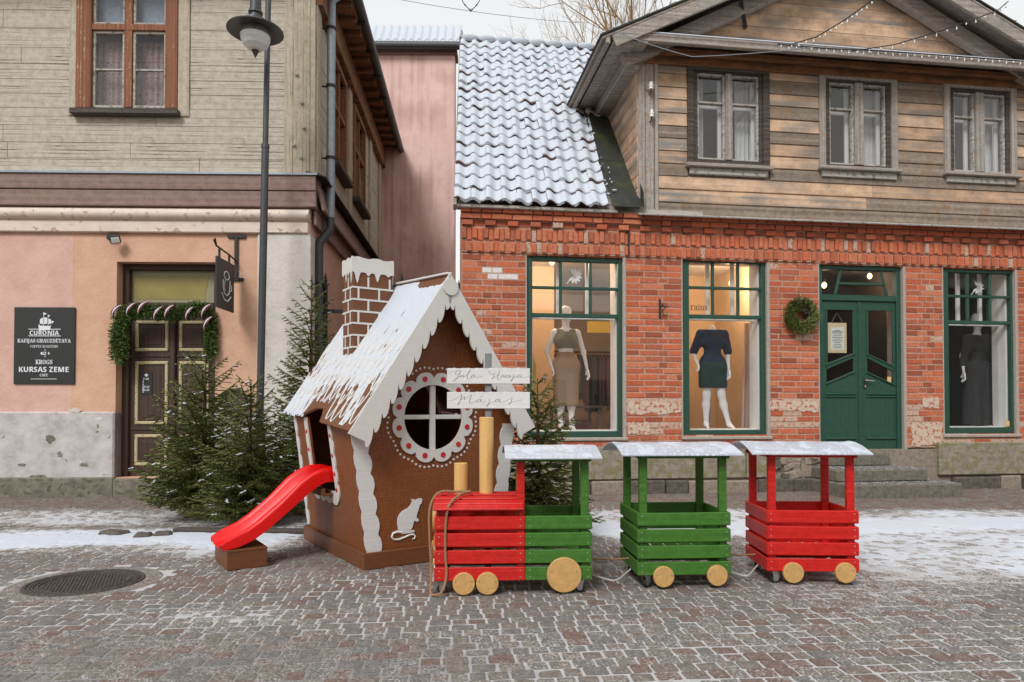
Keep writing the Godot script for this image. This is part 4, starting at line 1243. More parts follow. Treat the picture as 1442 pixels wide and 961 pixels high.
func green_door(h: Node3D, o):
	var X := func(px, py, out := 0.0): return loc(HF, px, py, out).x
	var Y := func(px, py, out := 0.0): return loc(HF, px, py, out).y
	var z := -0.08
	var d := holder("shop_door", h)
	var xl: float = o[0] + 0.014; var xr: float = o[1] - 0.037
	var yb: float = o[2] + 0.01; var yt := 3.39
	var tl: float = Y.call(1210, 421, z)
	var w := MB.new()
	for e in [[xl, xl + 0.07, yb, yt], [xr - 0.07, xr, yb, yt], [xl + 0.07, xr - 0.07, yt - 0.07, yt], [xl + 0.07, xr - 0.07, tl - 0.04, tl + 0.05]]:
		w.bspan(e[0], e[1], e[2], e[3], -0.16, -0.05, 0.008)
	part("frame", w, M.green_frame, d)
	# fanlight with slanting bars
	var fa := tl + 0.05; var fb := yt - 0.07
	var fl := xl + 0.07; var fr := xr - 0.07
	var bars = [[X.call(1184, 378, z), fb, X.call(1176, 415, z), fa], [X.call(1240, 379, z), fb, X.call(1249, 416, z), fa], [X.call(1181, 399, z), lerpf(fa, fb, 0.46), X.call(1246, 399, z), lerpf(fa, fb, 0.46)]]
	for e in bars:
		w = MB.new(); w.beam(Vector3(e[0], e[1], z), Vector3(e[2], e[3], z), 0.04, 0.036, 0.005, Vector3(0, 0, 1))
		part("glazing_bar", w, M.green_frame, d)
	var p = [Vector2(fl, fa), Vector2(bars[0][2], fa), Vector2(bars[0][0], fb), Vector2(fl, fb), Vector2(fr, fa), Vector2(bars[1][2], fa), Vector2(bars[1][0], fb), Vector2(fr, fb)]
	var mid := bars[2][1] as float
	for pg in [[p[0], p[1], p[2], p[3]], [p[5], p[4], p[7], p[6]], [p[1], p[5], Vector2(bars[2][2], mid), Vector2(bars[2][0], mid)], [Vector2(bars[2][0], mid), Vector2(bars[2][2], mid), p[6], p[2]]]:
		w = MB.new(); w.prism(PackedVector2Array(pg), z - 0.012, z - 0.008)
		part("pane", w, M.glass, d)
	var cx: float = X.call(1211.5, 520, z)
	var top := tl - 0.04
	for sd in 2:
		var a: float = fl if sd == 0 else cx + 0.004
		var b: float = cx - 0.004 if sd == 0 else fr
		var ga: float = X.call([1164.0, 1221.6][sd], 480, z); var gb: float = X.call([1202.0, 1258.0][sd], 480, z)
		var gt: float = Y.call(1190, 436, z)
		var d1a: float = Y.call([1164, 1221.6][sd], [517, 501.5][sd], z); var d1b: float = Y.call([1202, 1258][sd], [501, 520][sd], z)
		var d2a: float = Y.call([1164, 1221.6][sd], [541, 524.5][sd], z); var d2b: float = Y.call([1202, 1258][sd], [523.5, 543][sd], z)
		var leaf := holder("door_leaf", d)
		var pts := PackedVector2Array([Vector2(a, yb), Vector2(b, yb), Vector2(b, top), Vector2(a, top)])
		w = MB.new()
		# stiles and rails round the glass
		w.bspan(a, ga, yb, top, -0.11, z, 0.004); w.bspan(gb, b, yb, top, -0.11, z, 0.004)
		w.bspan(ga, gb, gt, top, -0.11, z, 0.004)
		w.prism(PackedVector2Array([Vector2(ga, yb), Vector2(gb, yb), Vector2(gb, d2b), Vector2(ga, d2a)]), -0.11, z - 0.002)
		part("leaf_frame", w, M.green_frame, leaf)
		w = MB.new()
		var off := 0.035
		w.prism(PackedVector2Array([Vector2(ga, d1a - off), Vector2(gb, d1b - off), Vector2(gb, d1b + off * 0.6), Vector2(ga, d1a + off * 0.6)]), -0.11, z + 0.006)
		part("slanting_rail", w, M.green_frame, leaf)
		w = MB.new()
		for e in [[Vector2(ga, d1a + 0.03), Vector2(gb, d1b + 0.03)], [Vector2(ga, d2a), Vector2(gb, d2b)]]:
			w.beam(Vector3(e[0].x - 0.02, e[0].y, z), Vector3(e[1].x + 0.02, e[1].y, z), 0.024, 0.04, 0.006, Vector3(0, 0, 1))
		for e in [[ga - 0.012, ga + 0.012, d1a, gt], [gb - 0.012, gb + 0.012, d1b, gt], [ga - 0.02, gb + 0.02, gt - 0.012, gt + 0.012]]:
			w.bspan(e[0], e[1], e[2], e[3], z - 0.01, z + 0.016, 0.006)
		part("glass_bead", w, M.green_frame, leaf)
		w = MB.new(); w.prism(PackedVector2Array([Vector2(ga, d1a), Vector2(gb, d1b), Vector2(gb, gt), Vector2(ga, gt)]), -0.098, -0.093)
		part("pane", w, M.glass, leaf)
		w = MB.new(); w.prism(PackedVector2Array([Vector2(ga, d2a), Vector2(gb, d2b), Vector2(gb, d1b - off), Vector2(ga, d1a - off)]), -0.098, -0.093)
		part("pane", w, M.glass, leaf)
		var pt: float = Y.call(1190, 558, z); var pb: float = Y.call(1190, 618, z)
		for k in 6:
			var ba: float = lerpf(ga - 0.01, gb + 0.01, k / 6.0); var bb: float = lerpf(ga - 0.01, gb + 0.01, (k + 1) / 6.0)
			w = MB.new(); w.bspan(ba + 0.001, bb - 0.001, pb, pt, z - 0.03, z + 0.004, 0.007)
			part("bead_board", w, M.green_frame, leaf)
		for yy in [pt + 0.03, pt - 0.01, pb]:
			w = MB.new(); w.bspan(ga - 0.03, gb + 0.03, yy - 0.014, yy + 0.014, z - 0.02, z + 0.022, 0.009)
			part("moulding", w, M.green_frame, leaf)
	w = MB.new(); w.bspan(cx - 0.03, cx + 0.014, yb, top, z - 0.02, z + 0.018, 0.007)
	part("cover_strip", w, M.green_frame, d)
	var hx: float = X.call(1218, 536, z); var hy: float = Y.call(1218, 536, z)
	w = MB.new(); w.bspan(hx - 0.02, hx + 0.02, hy - 0.13, hy + 0.03, z, z + 0.012, 0.003)
	var hd := part("handle", w, M.iron, d)
	w = MB.new(); w.tube([Vector3(hx, hy, z + 0.01), Vector3(hx, hy, z + 0.055), Vector3(hx + 0.12, hy - 0.012, z + 0.055)], 0.01, 8)
	part("lever", w, M.chrome, hd)
	w = MB.new(); w.bspan(hx - 0.008, hx + 0.008, hy - 0.105, hy - 0.075, z + 0.01, z + 0.02, 0.002)
	part("lock", w, M.wheel_tan, hd)

func upper_storey(h: Node3D):
	var X := func(px, py, out := 0.0): return loc(HF, px, py, out).x
	var Y := func(px, py, out := 0.0): return loc(HF, px, py, out).y
	var st := holder("wooden_storey", h)
	var xl := 1.6; var xr := 7.95 + (7.95 - 7.95) ; xr = 8.35
	var yb := 4.03; var yt := 6.22
	var wins = [
		[968, 1083.5, 90, 233, 982, 1021.5, 1030, 1069, 102, 143, 224, M.dark_wood, 234, 244],
		[1154, 1264, 102, 237, 1168, 1203, 1215, 1248, 115, 152, 231, M.grey_wood, 238, 249],
		[1329.6, 1431.6, 115, 245, 1343, 1373, 1385, 1416, 129, 163.5, 241, M.grey_wood, 247, 258]]
	var holes = []
	for q in wins: holes.append([X.call(q[0] + 8, 170), X.call(q[1] - 8, 170), Y.call(q[4], q[3] - 4), Y.call(q[4], q[2] + 4)])
	var w := MB.new(); w.wall(xl, xr, yb - 0.02, yt + 0.1, holes, -0.25, -0.02)
	part("sheathing", w, M.grey_wood_flat, st)
	var mats = [M.tan_board, M.tan_board, M.tan_board_b, M.tan_board_c]
	rng.seed = 77
	var y := yb
	while y < yt - 0.02:
		var bh := minf(0.192 + rnd(-0.012, 0.012), yt - y)
		var segs = [[xl + 0.3, xr - 0.16]]
		for i in 3:
			var q = wins[i]
			var wl: float = X.call(q[0], 170); var wr: float = X.call(q[1], 170)
			var wb: float = Y.call(q[4], q[13] - 5); var wt: float = Y.call(q[4], q[2])
			if y + bh > wb + 0.03 and y < wt - 0.03:
				var nx = []
				for s in segs:
					if wl > s[0] and wr < s[1]:
						nx.append([s[0], wl]); nx.append([wr, s[1]])
					else: nx.append(s)
				segs = nx
		for s in segs:
			var cut: float = s[0]
			while cut < s[1] - 0.01:
				var e: float = s[1] if s[1] - cut < 4.2 else cut + rnd(2.6, 4.0)
				w = MB.new()
				w.bbox(Vector3((cut + e) / 2, y + bh / 2, 0.0), Vector3(e - cut - 0.003, bh - 0.003, 0.028), 0.004, Basis(Vector3.RIGHT, -rnd(0.07, 0.11)))
				part("board", w, M.grey_board if rng.randf() < (0.75 if y < 4.78 else (0.3 if s[0] < 6.0 else 0.5)) else mats[rng.randi() % 4], st)
				cut = e
		y += bh
	# corner boards
	for e in [[xl, xl + 0.1], [xl + 0.1, xl + 0.24], [xl + 0.24, xl + 0.3], [xr - 0.16, xr]]:
		w = MB.new(); w.bspan(e[0] + 0.002, e[1] - 0.002, yb - 0.02, yt, -0.02, 0.035 if e[0] != xl + 0.1 else 0.02, 0.005)
		part("corner_board", w, M.grey_wood, st)
	w = MB.new(); w.prism(PackedVector2Array([Vector2(xl + 0.1, 5.95), Vector2(xl + 0.24, 5.95), Vector2(xl + 0.24, 5.86), Vector2(xl + 0.2, 5.8), Vector2(xl + 0.17, 5.88), Vector2(xl + 0.14, 5.8), Vector2(xl + 0.1, 5.86)]), 0.02, 0.04)
	part("carved_drop", w, M.grey_wood, st)
	# ledge above the bricks
	w = MB.new(); w.bbox(Vector3((xl + xr) / 2, yb - 0.03, 0.1), Vector3(xr - xl + 0.1, 0.028, 0.3), 0.006, Basis(Vector3.RIGHT, 0.3))
	part("drip_board", w, M.old_white, st)
	w = MB.new(); w.span(xl, xr, yb - 0.1, yb - 0.03, -0.2, 0.08)
	part("ledge_fill", w, M.grey_wood_flat, st)
	# windows
	for q in wins:
		var wn := holder("upper_window", st)
		var wl: float = X.call(q[0], 170, 0.03); var wr: float = X.call(q[1], 170, 0.03); var wt: float = Y.call(q[4], q[2], 0.03); var wb: float = Y.call(q[4], q[3], 0.03)
		var a: float = X.call(q[4], 170); var b: float = X.call(q[5], 170); var c: float = X.call(q[6], 170); var d: float = X.call(q[7], 170)
		var gt: float = Y.call(q[4], q[8]); var gm: float = Y.call(q[4], q[9]); var gb: float = Y.call(q[4], q[10])
		var tm = q[11]
		w = MB.new()
		for e in [[wl, wl + 0.1, wb, wt], [wr - 0.1, wr, wb, wt], [wl + 0.1, wr - 0.1, wt - 0.09, wt]]:
			w.bspan(e[0], e[1], e[2], e[3], -0.02, 0.05, 0.006)
		part("casing", w, tm, wn)
		w = MB.new(); w.bspan(wl + 0.1, a, wb, wt - 0.09, -0.1, 0.015, 0.004); w.bspan(d, wr - 0.1, wb, wt - 0.09, -0.1, 0.015, 0.004)
		w.bspan(a, d, gt, wt - 0.09, -0.1, 0.015, 0.004); w.bspan(a, d, wb, gb, -0.1, 0.015, 0.004)
		part("frame", w, M.dark_wood, wn)
		w = MB.new(); w.bspan(b, c, gb, gt, -0.07, 0.03, 0.006)
		part("mullion", w, M.grey_wood, wn)
		for e in [[a, b], [c, d]]:
			w = MB.new()
			var t := 0.03
			for f in [[e[0], e[0] + t, gb, gt], [e[1] - t, e[1], gb, gt], [e[0] + t, e[1] - t, gt - t, gt], [e[0] + t, e[1] - t, gb, gb + t], [e[0] + t, e[1] - t, gm - 0.014, gm + 0.014]]:
				w.bspan(f[0], f[1], f[2], f[3], -0.08, -0.01, 0.004)
			part("sash", w, M.old_white, wn)
			for f in [[gb + t, gm - 0.014], [gm + 0.014, gt - t]]:
				w = MB.new(); w.span(e[0] + t - 0.003, e[1] - t + 0.003, f[0] - 0.003, f[1] + 0.003, -0.05, -0.046)
				part("pane", w, M.old_glass, wn)
			w = MB.new()      # white inner casement
			for f in [[e[0] - 0.02, e[0] + 0.03, gb, gt], [e[1] - 0.04, e[1] + 0.02, gb, gt], [e[0], e[1], gm - 0.02, gm + 0.03]]:
				w.bspan(f[0], f[1], f[2], f[3], -0.2, -0.16, 0.004)
			part("inner_sash", w, M.inside_white, wn)
			w = MB.new()
			var ca: float = e[0] - 0.05 if e[0] == a else lerpf(e[0], e[1], 0.45)
			var cbx: float = lerpf(e[0], e[1], 0.5) if e[0] == a else e[1] + 0.05
			for k in 14:
				var f0 := lerpf(ca, cbx, k / 14.0); var f1 := lerpf(ca, cbx, (k + 1) / 14.0)
				w.quad(Vector3(f0, gb, -0.3 + sin(k * 2.0) * 0.02), Vector3(f1, gb, -0.3 + sin((k + 1) * 2.0) * 0.02), Vector3(f1, gt + 0.05, -0.3 + sin((k + 1) * 2.0) * 0.02), Vector3(f0, gt + 0.05, -0.3 + sin(k * 2.0) * 0.02), Vector3(0, 5, -3))
			part("curtain", w, M.curtain, wn)
		w = MB.new(); w.span(wl - 0.4, wr + 0.4, wb - 0.3, wt + 0.9, -1.0, -0.95)
		part("room_back", w, M.room_dim, wn)
		w = MB.new(); w.bspan(wl - 0.03, wr + 0.03, wb - 0.03, wb + 0.02, -0.02, 0.11, 0.006)
		part("sill", w, M.grey_wood_flat, wn)
		w = MB.new(); w.bspan(wl + 0.03, wr - 0.03, wb - 0.13, wb - 0.035, -0.01, 0.05, 0.006)
		part("apron", w, M.old_white, wn)
	# frieze board, pent roof at the foot of the gable
	w = MB.new(); w.bspan(xl - 0.1, xr + 0.1, yt, yt + 0.12, -0.05, 0.06, 0.008)
	w.bspan(xl - 0.15, xr + 0.15, yt + 0.12, yt + 0.2, -0.05, 0.14, 0.012)
	part("frieze_board", w, M.frieze_wood, st)
	var px0 := 1.3; var px1 := 8.55
	w = MB.new(); w.bbox(Vector3((px0 + px1) / 2, yt + 0.26, 0.2), Vector3(px1 - px0, 0.03, 0.5), 0.006, Basis(Vector3.RIGHT, 0.3))
	w.bspan(px0, px1, yt + 0.1, yt + 0.2, 0.36, 0.43, 0.008)
	part("pent_roof", w, M.grey_wood_flat, st)
	w = MB.new(); w.bbox(Vector3((px0 + px1) / 2, yt + 0.295, 0.2), Vector3(px1 - px0 + 0.02, 0.025, 0.5), 0.01, Basis(Vector3.RIGHT, 0.3))
	part("pent_snow", w, M.snow, st)
	# gable boards
	var ap := Vector2(4.78, 8.15)
	var sl := 0.486
	w = MB.new(); w.prism(PackedVector2Array([Vector2(xl - 0.3, yt + 0.1), Vector2(xr + 0.3, yt + 0.1), Vector2(ap.x + 0.02, ap.y - 0.14), Vector2(ap.x - 0.02, ap.y - 0.14)]), -0.2, -0.02)
	part("gable_sheathing", w, M.grey_wood_flat, st)
	y = yt + 0.3
	while y < ap.y - 0.3:
		var half: float = (ap.y - 0.25 - (y + 0.19)) / sl
		var half0: float = (ap.y - 0.25 - y) / sl
		w = MB.new()
		var pg := PackedVector2Array([Vector2(ap.x - half0, y), Vector2(ap.x + half0, y), Vector2(ap.x + half, y + 0.187), Vector2(ap.x - half, y + 0.187)])
		w.prism(pg, -0.02, 0.0 + rnd(-0.003, 0.005), Transform3D(Basis(Vector3.RIGHT, 0.0), Vector3.ZERO))
		part("board", w, mats[rng.randi() % 4], st)
		y += 0.193
	w = MB.new(); w.beam(Vector3(3.25, 6.85, 0.02), Vector3(3.05, 7.2, 0.25), 0.05, 0.05, 0.006)
	part("hook_bar", w, M.iron, st)
	# rakes and roof of the gable
	var ex := 1.07; var ey := 6.36
	for sg in [-1.0, 1.0]:
		var e := Vector3(ap.x + sg * (ap.x - ex), ey, 0.0)
		var a3 := Vector3(ap.x, ap.y, 0.0)
		var dir := (a3 - e).normalized()
		var nn := Vector3(-dir.y * sg, absf(dir.x), 0) * Vector3(-1, 1, 1) if sg < 0 else Vector3(dir.y, -dir.x, 0)
		if nn.y < 0: nn = -nn
		w = MB.new()
		w.beam(e + Vector3(0, 0, 0.45) - nn * 0.1, a3 + Vector3(0, 0, 0.45) - nn * 0.1, 0.045, 0.17, 0.006, nn)
		w.beam(e + Vector3(0.2 * -sg, 0.0, 0.1) - nn * 0.2, a3 + Vector3(0, 0, 0.1) - nn * 0.2, 0.14, 0.2, 0.008, nn)
		part("rake_board", w, M.grey_wood_flat, st)
		w = MB.new()
		var b0 := e + Vector3(sg * 0.12, -0.06, 0.0)
		w.beam((b0 + a3) / 2 + Vector3(0, 0, 0.48) , (b0 + a3) / 2 + Vector3(0, 0, -3.6), (a3 - b0).length() + 0.02, 0.035, 0.006, nn)
		part("roof_boarding", w, M.grey_wood_flat, st)
		w = MB.new()
		w.beam((b0 + a3) / 2 + Vector3(0, 0, 0.5) + nn * 0.035, (b0 + a3) / 2 + Vector3(0, 0, -3.6) + nn * 0.035, (a3 - b0).length() + 0.04, 0.03, 0.006, nn)
		part("roof_covering", w, M.tin_moss, st)
		w = MB.new()
		rng.seed = 12
		for i in 60:
			var q := b0.lerp(a3, rnd(0.0, 0.97)) + nn * 0.055 + Vector3(0, 0, 0.49 - absf(rng.randfn(0, 0.05)))
			w.ball(q, Vector3(rnd(0.01, 0.05), rnd(0.006, 0.014), rnd(0.01, 0.03)), 6, 4)
		tag(part("roof_snow", w, M.snow, st), "", "", "", "stuff")
	# side wall of the storey towards the tiles, and its soffit under the eave
	var sd := holder("storey_side", st, Transform3D(Basis(Vector3.UP, PI / 2), Vector3(xl, 0, 0)))     # x runs back, z points out to the tiles after the turn
	y = yb
	while y < yt:
		var run := maxf(0.0, 0.12 + 0.0 + (y + 0.19 - 4.06) / tan(deg_to_rad(50.0)))     # how far back until the tiles cover it
		w = MB.new(); w.bspan(0.0, run + 0.25, y + 0.003, y + 0.187, -0.02, 0.012, 0.005)
		var o := part("board", w, mats[rng.randi() % 4], st, Transform3D(Basis(Vector3(0, 0, -1), Vector3.UP, Vector3(-1, 0, 0)), Vector3(xl, 0, 0)))
		y += 0.19
	sd.free()
	w = MB.new(); w.span(xl + 0.01, xl + 0.05, yb, yt + 0.3, -3.4, -0.02)
	part("side_sheathing", w, M.grey_wood_flat, st)
	w = MB.new()
	for k in 3:
		var xa := lerpf(1.1, xl + 0.02, k / 3.0); var xb := lerpf(1.1, xl + 0.02, (k + 1) / 3.0)
		w.bspan(xa + 0.004, xb - 0.004, ey - 0.1 + k * 0.02, ey - 0.07 + k * 0.02, -3.0, 0.42, 0.005)
	part("soffit_board", w, M.grey_wood_flat, st)
	w = MB.new(); w.bspan(xl - 0.22, xl, ey - 0.26, ey - 0.09, -3.0, 0.1, 0.01)
	part("eave_moulding", w, M.grey_wood_flat, st)
	w = MB.new(); w.bspan(1.0, 1.06, ey - 0.13, ey + 0.02, -2.4, 0.47, 0.008)
	part("eave_board", w, M.grey_wood_flat, st)
	# porcelain insulators on the corner board
	for q in [[917, 121], [918, 160]]:
		var c: Vector3 = loc(HF, q[0], q[1], 0.1)
		var ins := holder("insulator", st)
		w = MB.new(); w.lathe([[0.0, 0.06], [0.022, 0.055], [0.024, 0.02], [0.034, 0.015], [0.034, -0.01], [0.026, -0.015], [0.032, -0.045], [0.0, -0.045]], 12, Transform3D(Basis(), c))
		part("porcelain", w, M.ceramic, ins)
		w = MB.new(); w.tube([c + Vector3(0, -0.04, 0), c + Vector3(0, -0.09, -0.01), c + Vector3(0, -0.09, -0.08)], 0.008, 6)
		part("hook", w, M.iron, ins)
	# iron hook between the shop windows
	var hk: Vector3 = loc(HF, 929, 435, 0.0)
	w = MB.new(); w.bspan(hk.x - 0.012, hk.x + 0.012, hk.y - 0.14, hk.y + 0.14, 0.0, 0.02, 0.003)
	w.tube([hk + Vector3(0, 0.02, 0.02), hk + Vector3(0.03, 0.05, 0.06), hk + Vector3(0.06, 0.0, 0.1), hk + Vector3(0.11, 0.02, 0.1)], 0.009, 6)
	w.tube([hk + Vector3(0.05, 0.0, 0.08), hk + Vector3(0.02, -0.05, 0.05), hk + Vector3(0.06, -0.09, 0.02)], 0.007, 6)
	part("iron_hook", w, M.iron, h)

func tile_mesh(sd: int) -> Array:   # one pantile: x across, y up the slope, z out of the roof; [clay, snow]
	rng.seed = sd
	var clay := MB.new(); var sn := MB.new()
	var W := 0.217; var L := 0.335
	var n := 8
	var f := func(u): return 0.03 * sin(u * TAU * 0.98 + 0.5) 
	var d := rnd(0.02, 0.03)
	for i in n:
		var u0 := float(i) / n; var u1 := float(i + 1) / n
		var xa := (u0 - 0.02) * W * 1.03; var xb := (u1 - 0.02) * W * 1.03
		var za: float = f.call(u0); var zb: float = f.call(u1)
		# lower edge lifted over the tile below
		var lift := 0.034
		clay.quad(Vector3(xa, 0, za + lift), Vector3(xb, 0, zb + lift), Vector3(xb, L, zb), Vector3(xa, L, za), Vector3(W / 2, L / 2, -5))
		clay.quad(Vector3(xa, 0, za + lift), Vector3(xb, 0, zb + lift), Vector3(xb, 0, zb + lift - 0.018), Vector3(xa, 0, za + lift - 0.018), Vector3(W / 2, 5, 0))
		# snow lying on it, rounded off towards the lower edge
		var wa := smoothstep(-0.75, -0.1, sin(u0 * 4.0 + sd * 1.7)); var wb := smoothstep(-0.75, -0.1, sin(u1 * 4.0 + sd * 1.7))
		var thaw := 0.07 if sd >= 210 else 0.0      # some tiles have lost the snow of their lower edge
		var ea := lerpf(0.012 + thaw * (0.7 + 0.5 * sin(u0 * 7.0 + sd)), -0.008 + thaw, wa); var eb := lerpf(0.012 + thaw * (0.7 + 0.5 * sin(u1 * 7.0 + sd)), -0.008 + thaw, wb)
		if thaw > 0.0: wa = 0.0; wb = 0.0
		var da := d * (0.8 + 0.4 * sin(u0 * 3.0 + sd)); var db := d * (0.8 + 0.4 * sin(u1 * 3.0 + sd))
		var q := [[ea, eb, lerpf(0.001, -0.026, wa), lerpf(0.001, -0.026, wb)], [ea + 0.012, eb + 0.012, da * 0.75, db * 0.75], [maxf(0.06, ea + 0.03), maxf(0.06, eb + 0.03), da, db], [0.25, 0.25, da * 0.9, db * 0.9], [L - 0.01, L - 0.01, da * 0.6, db * 0.6]]
		for k in q.size() - 1:
			var s = q[k]; var t = q[k + 1]
			var g := func(x, y, z, e): return Vector3(x, y, z + lift * (1.0 - y / L) + e)
			sn.quad(g.call(xa, s[0], za, s[2]), g.call(xb, s[1], zb, s[3]), g.call(xb, t[1], zb, t[3]), g.call(xa, t[0], za, t[2]), Vector3(W / 2, L, -3))
	var m := ArrayMesh.new()
	clay.add_to(m); sn.add_to(m)
	return [m]

func tiled_roof(h: Node3D):
	var rf := holder("tiled_roof", h)
	var an := deg_to_rad(50.0)
	var up := Vector3(0.082, tan(an), -1.0).normalized()
	var ac := Vector3.RIGHT
	var out := ac.cross(up).normalized()
	if out.y < 0: out = -out
	var bas := Basis(ac, up, out)
	var tm = []
	for k in 12: tm.append(tile_mesh(200 + k)[0])
	rng.seed = 9
	var gauge := 0.296
	var W := 0.215
	for r in 18:
		for c in 20:
			var o := Vector3(-1.06, 4.05, 0.19) + up * gauge * r + ac * W * c
			var fl: float = 1.2 + 0.02
			if o.x + W > fl + 0.05 and r < 9: continue
			if o.x > fl + 0.3 and r < 13 : continue
			if o.x > 2.4: continue
			var b := bas * Basis(Vector3(0, 0, 1), rnd(-0.035, 0.035)) * Basis(Vector3(1, 0, 0), rnd(-0.03, 0.035))
			part("tile", tm[rng.randi() % (12 if rng.randf() < 0.3 or o.x > 0.75 else 10)], [M.clay, M.snow], rf, Transform3D(b, o + out * rnd(0.0, 0.008) + up * rnd(-0.01, 0.01)))
	# boarding under the tiles, battens at the eave, back slope, verge
	var w := MB.new()
	var e0 := Vector3(-1.05, 4.03, 0.14)
	var top := e0 + up * 5.35
	var depthv := -out * 0.05
	for q in [[depthv, Vector3.ZERO]]:
		w.quad(e0 + depthv, e0 + Vector3(3.6, 0, 0) + depthv, top + Vector3(3.4, 0, 0) + depthv, top + depthv, Vector3(0, 0, -3))
	part("boarding", w, M.grey_wood_flat, rf)
	w = MB.new()
	w.quad(top + Vector3(-0.02, 0.03, 0), top + Vector3(3.6, 0.03, 0), top + Vector3(3.8, -4.0, -3.4), top + Vector3(0.3, -4.0, -3.4), Vector3(0, 0, 0))
	part("back_slope", w, M.clay, rf)
	w = MB.new()
	w.bspan(-1.02, 1.25, 3.985, 4.03, 0.0, 0.16, 0.006)
	part("eave_batten", w, M.old_white, rf)
	w = MB.new(); w.beam(e0 - out * 0.06 + Vector3(-0.0, 0, 0), top - out * 0.06, 0.05, 0.1, 0.006, out)
	part("verge_board", w, M.grey_wood_flat, rf)
	# side wall under the verge
	w = MB.new(); w.prism(PackedVector2Array([Vector2(0, 0), Vector2(0.0, 4.0), Vector2(3.35, 7.95), Vector2(6.7, 4.0), Vector2(6.7, 0)]), -0.1, 0.0, Transform3D(Basis(Vector3(0.082, 0, -1).normalized(), Vector3.UP, Vector3(-1, 0, -0.082).normalized()), Vector3(-0.93, 0, -0.02)))
	part("gable_wall", w, M.mortar, h)
	for i in 11:
		var o := top + ac * (0.0 + i * 0.32)
		w = MB.new()
		w.tube([o + Vector3(-0.02, 0.02, 0), o + Vector3(0.34, 0.05, 0)], [0.1, 0.085], 10)
		part("ridge_tile", w, M.clay, rf)
		w = MB.new()
		w.ball(o + Vector3(0.16, 0.07, 0.03), Vector3(0.2, 0.075, 0.13), 10, 6)
		part("ridge_snow", w, M.snow, rf)
	# tin valley between the tiles and the wooden storey
	w = MB.new()
	var va := Vector3(1.17, 4.04, 0.2); var vb := Vector3(1.62, 4.04, 0.16)
	var u2 := Vector3(0, tan(an), -1.0).normalized()
	var oo := out * 0.02
	for k in 6:
		var a := va + u2 * (k * 0.62) + oo + out * rnd(0, 0.012); var b := vb + u2 * (k * 0.62) + oo + out * rnd(0.0, 0.02)
		var c := vb + u2 * (k * 0.62 + 0.64) + oo + out * rnd(0.0, 0.02); var d := va + u2 * (k * 0.62 + 0.64) + oo + out * 0.006
		w.quad(a, b, c, d, Vector3(0, 0, -5))
		w.quad(b, b + Vector3(0, 0.22, 0.0), c + Vector3(0, 0.22, 0), c, Vector3(5, 5, 0))
	part("valley_flashing", w, M.tin_moss, rf)
	w = MB.new()
	rng.seed = 15
	for i in 26:
		var q := va + u2 * rnd(0.1, 3.2) + out * 0.06 + Vector3(rnd(-0.06, 0.1), 0, 0)
		w.ball(q, Vector3(rnd(0.008, 0.03), rnd(0.006, 0.02), rnd(0.008, 0.02)), 6, 4)
	tag(part("snow_crumbs", w, M.snow, rf), "", "", "", "stuff")

func shop_inside(h: Node3D):
	var ins := holder("shop_interior", h)
	var w := MB.new(); w.span(-0.45, 9.3, 0.55, 0.72, -4.6, -0.43)
	part("floor", w, M.inside_floor, ins)
	w = MB.new(); w.span(-0.45, 4.05, 3.7, 3.85, -4.6, -0.43)
	part("ceiling", w, M.inside_white, ins)
	w = MB.new(); w.span(-0.45, 4.05, 0.72, 3.7, -4.7, -4.6); w.span(-0.5, -0.4, 0.72, 3.7, -4.6, -0.43); w.span(3.98, 4.02, 0.72, 3.7, -4.6, -0.43)
	part("peach_wall", w, M.inside_peach, ins)
	w = MB.new(); w.span(-0.4, 0.8, 0.72, 3.7, -2.3, -2.2); w.span(2.7, 3.98, 0.72, 3.7, -2.8, -2.7)
	part("partition", w, M.inside_peach, ins)
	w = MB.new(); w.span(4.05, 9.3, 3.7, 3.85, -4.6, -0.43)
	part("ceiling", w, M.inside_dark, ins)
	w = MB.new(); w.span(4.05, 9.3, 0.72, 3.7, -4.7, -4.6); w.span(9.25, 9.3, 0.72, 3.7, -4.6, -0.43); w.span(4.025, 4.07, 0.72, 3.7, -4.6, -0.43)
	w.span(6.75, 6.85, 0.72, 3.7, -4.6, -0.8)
	part("brown_wall", w, M.inside_dark, ins)

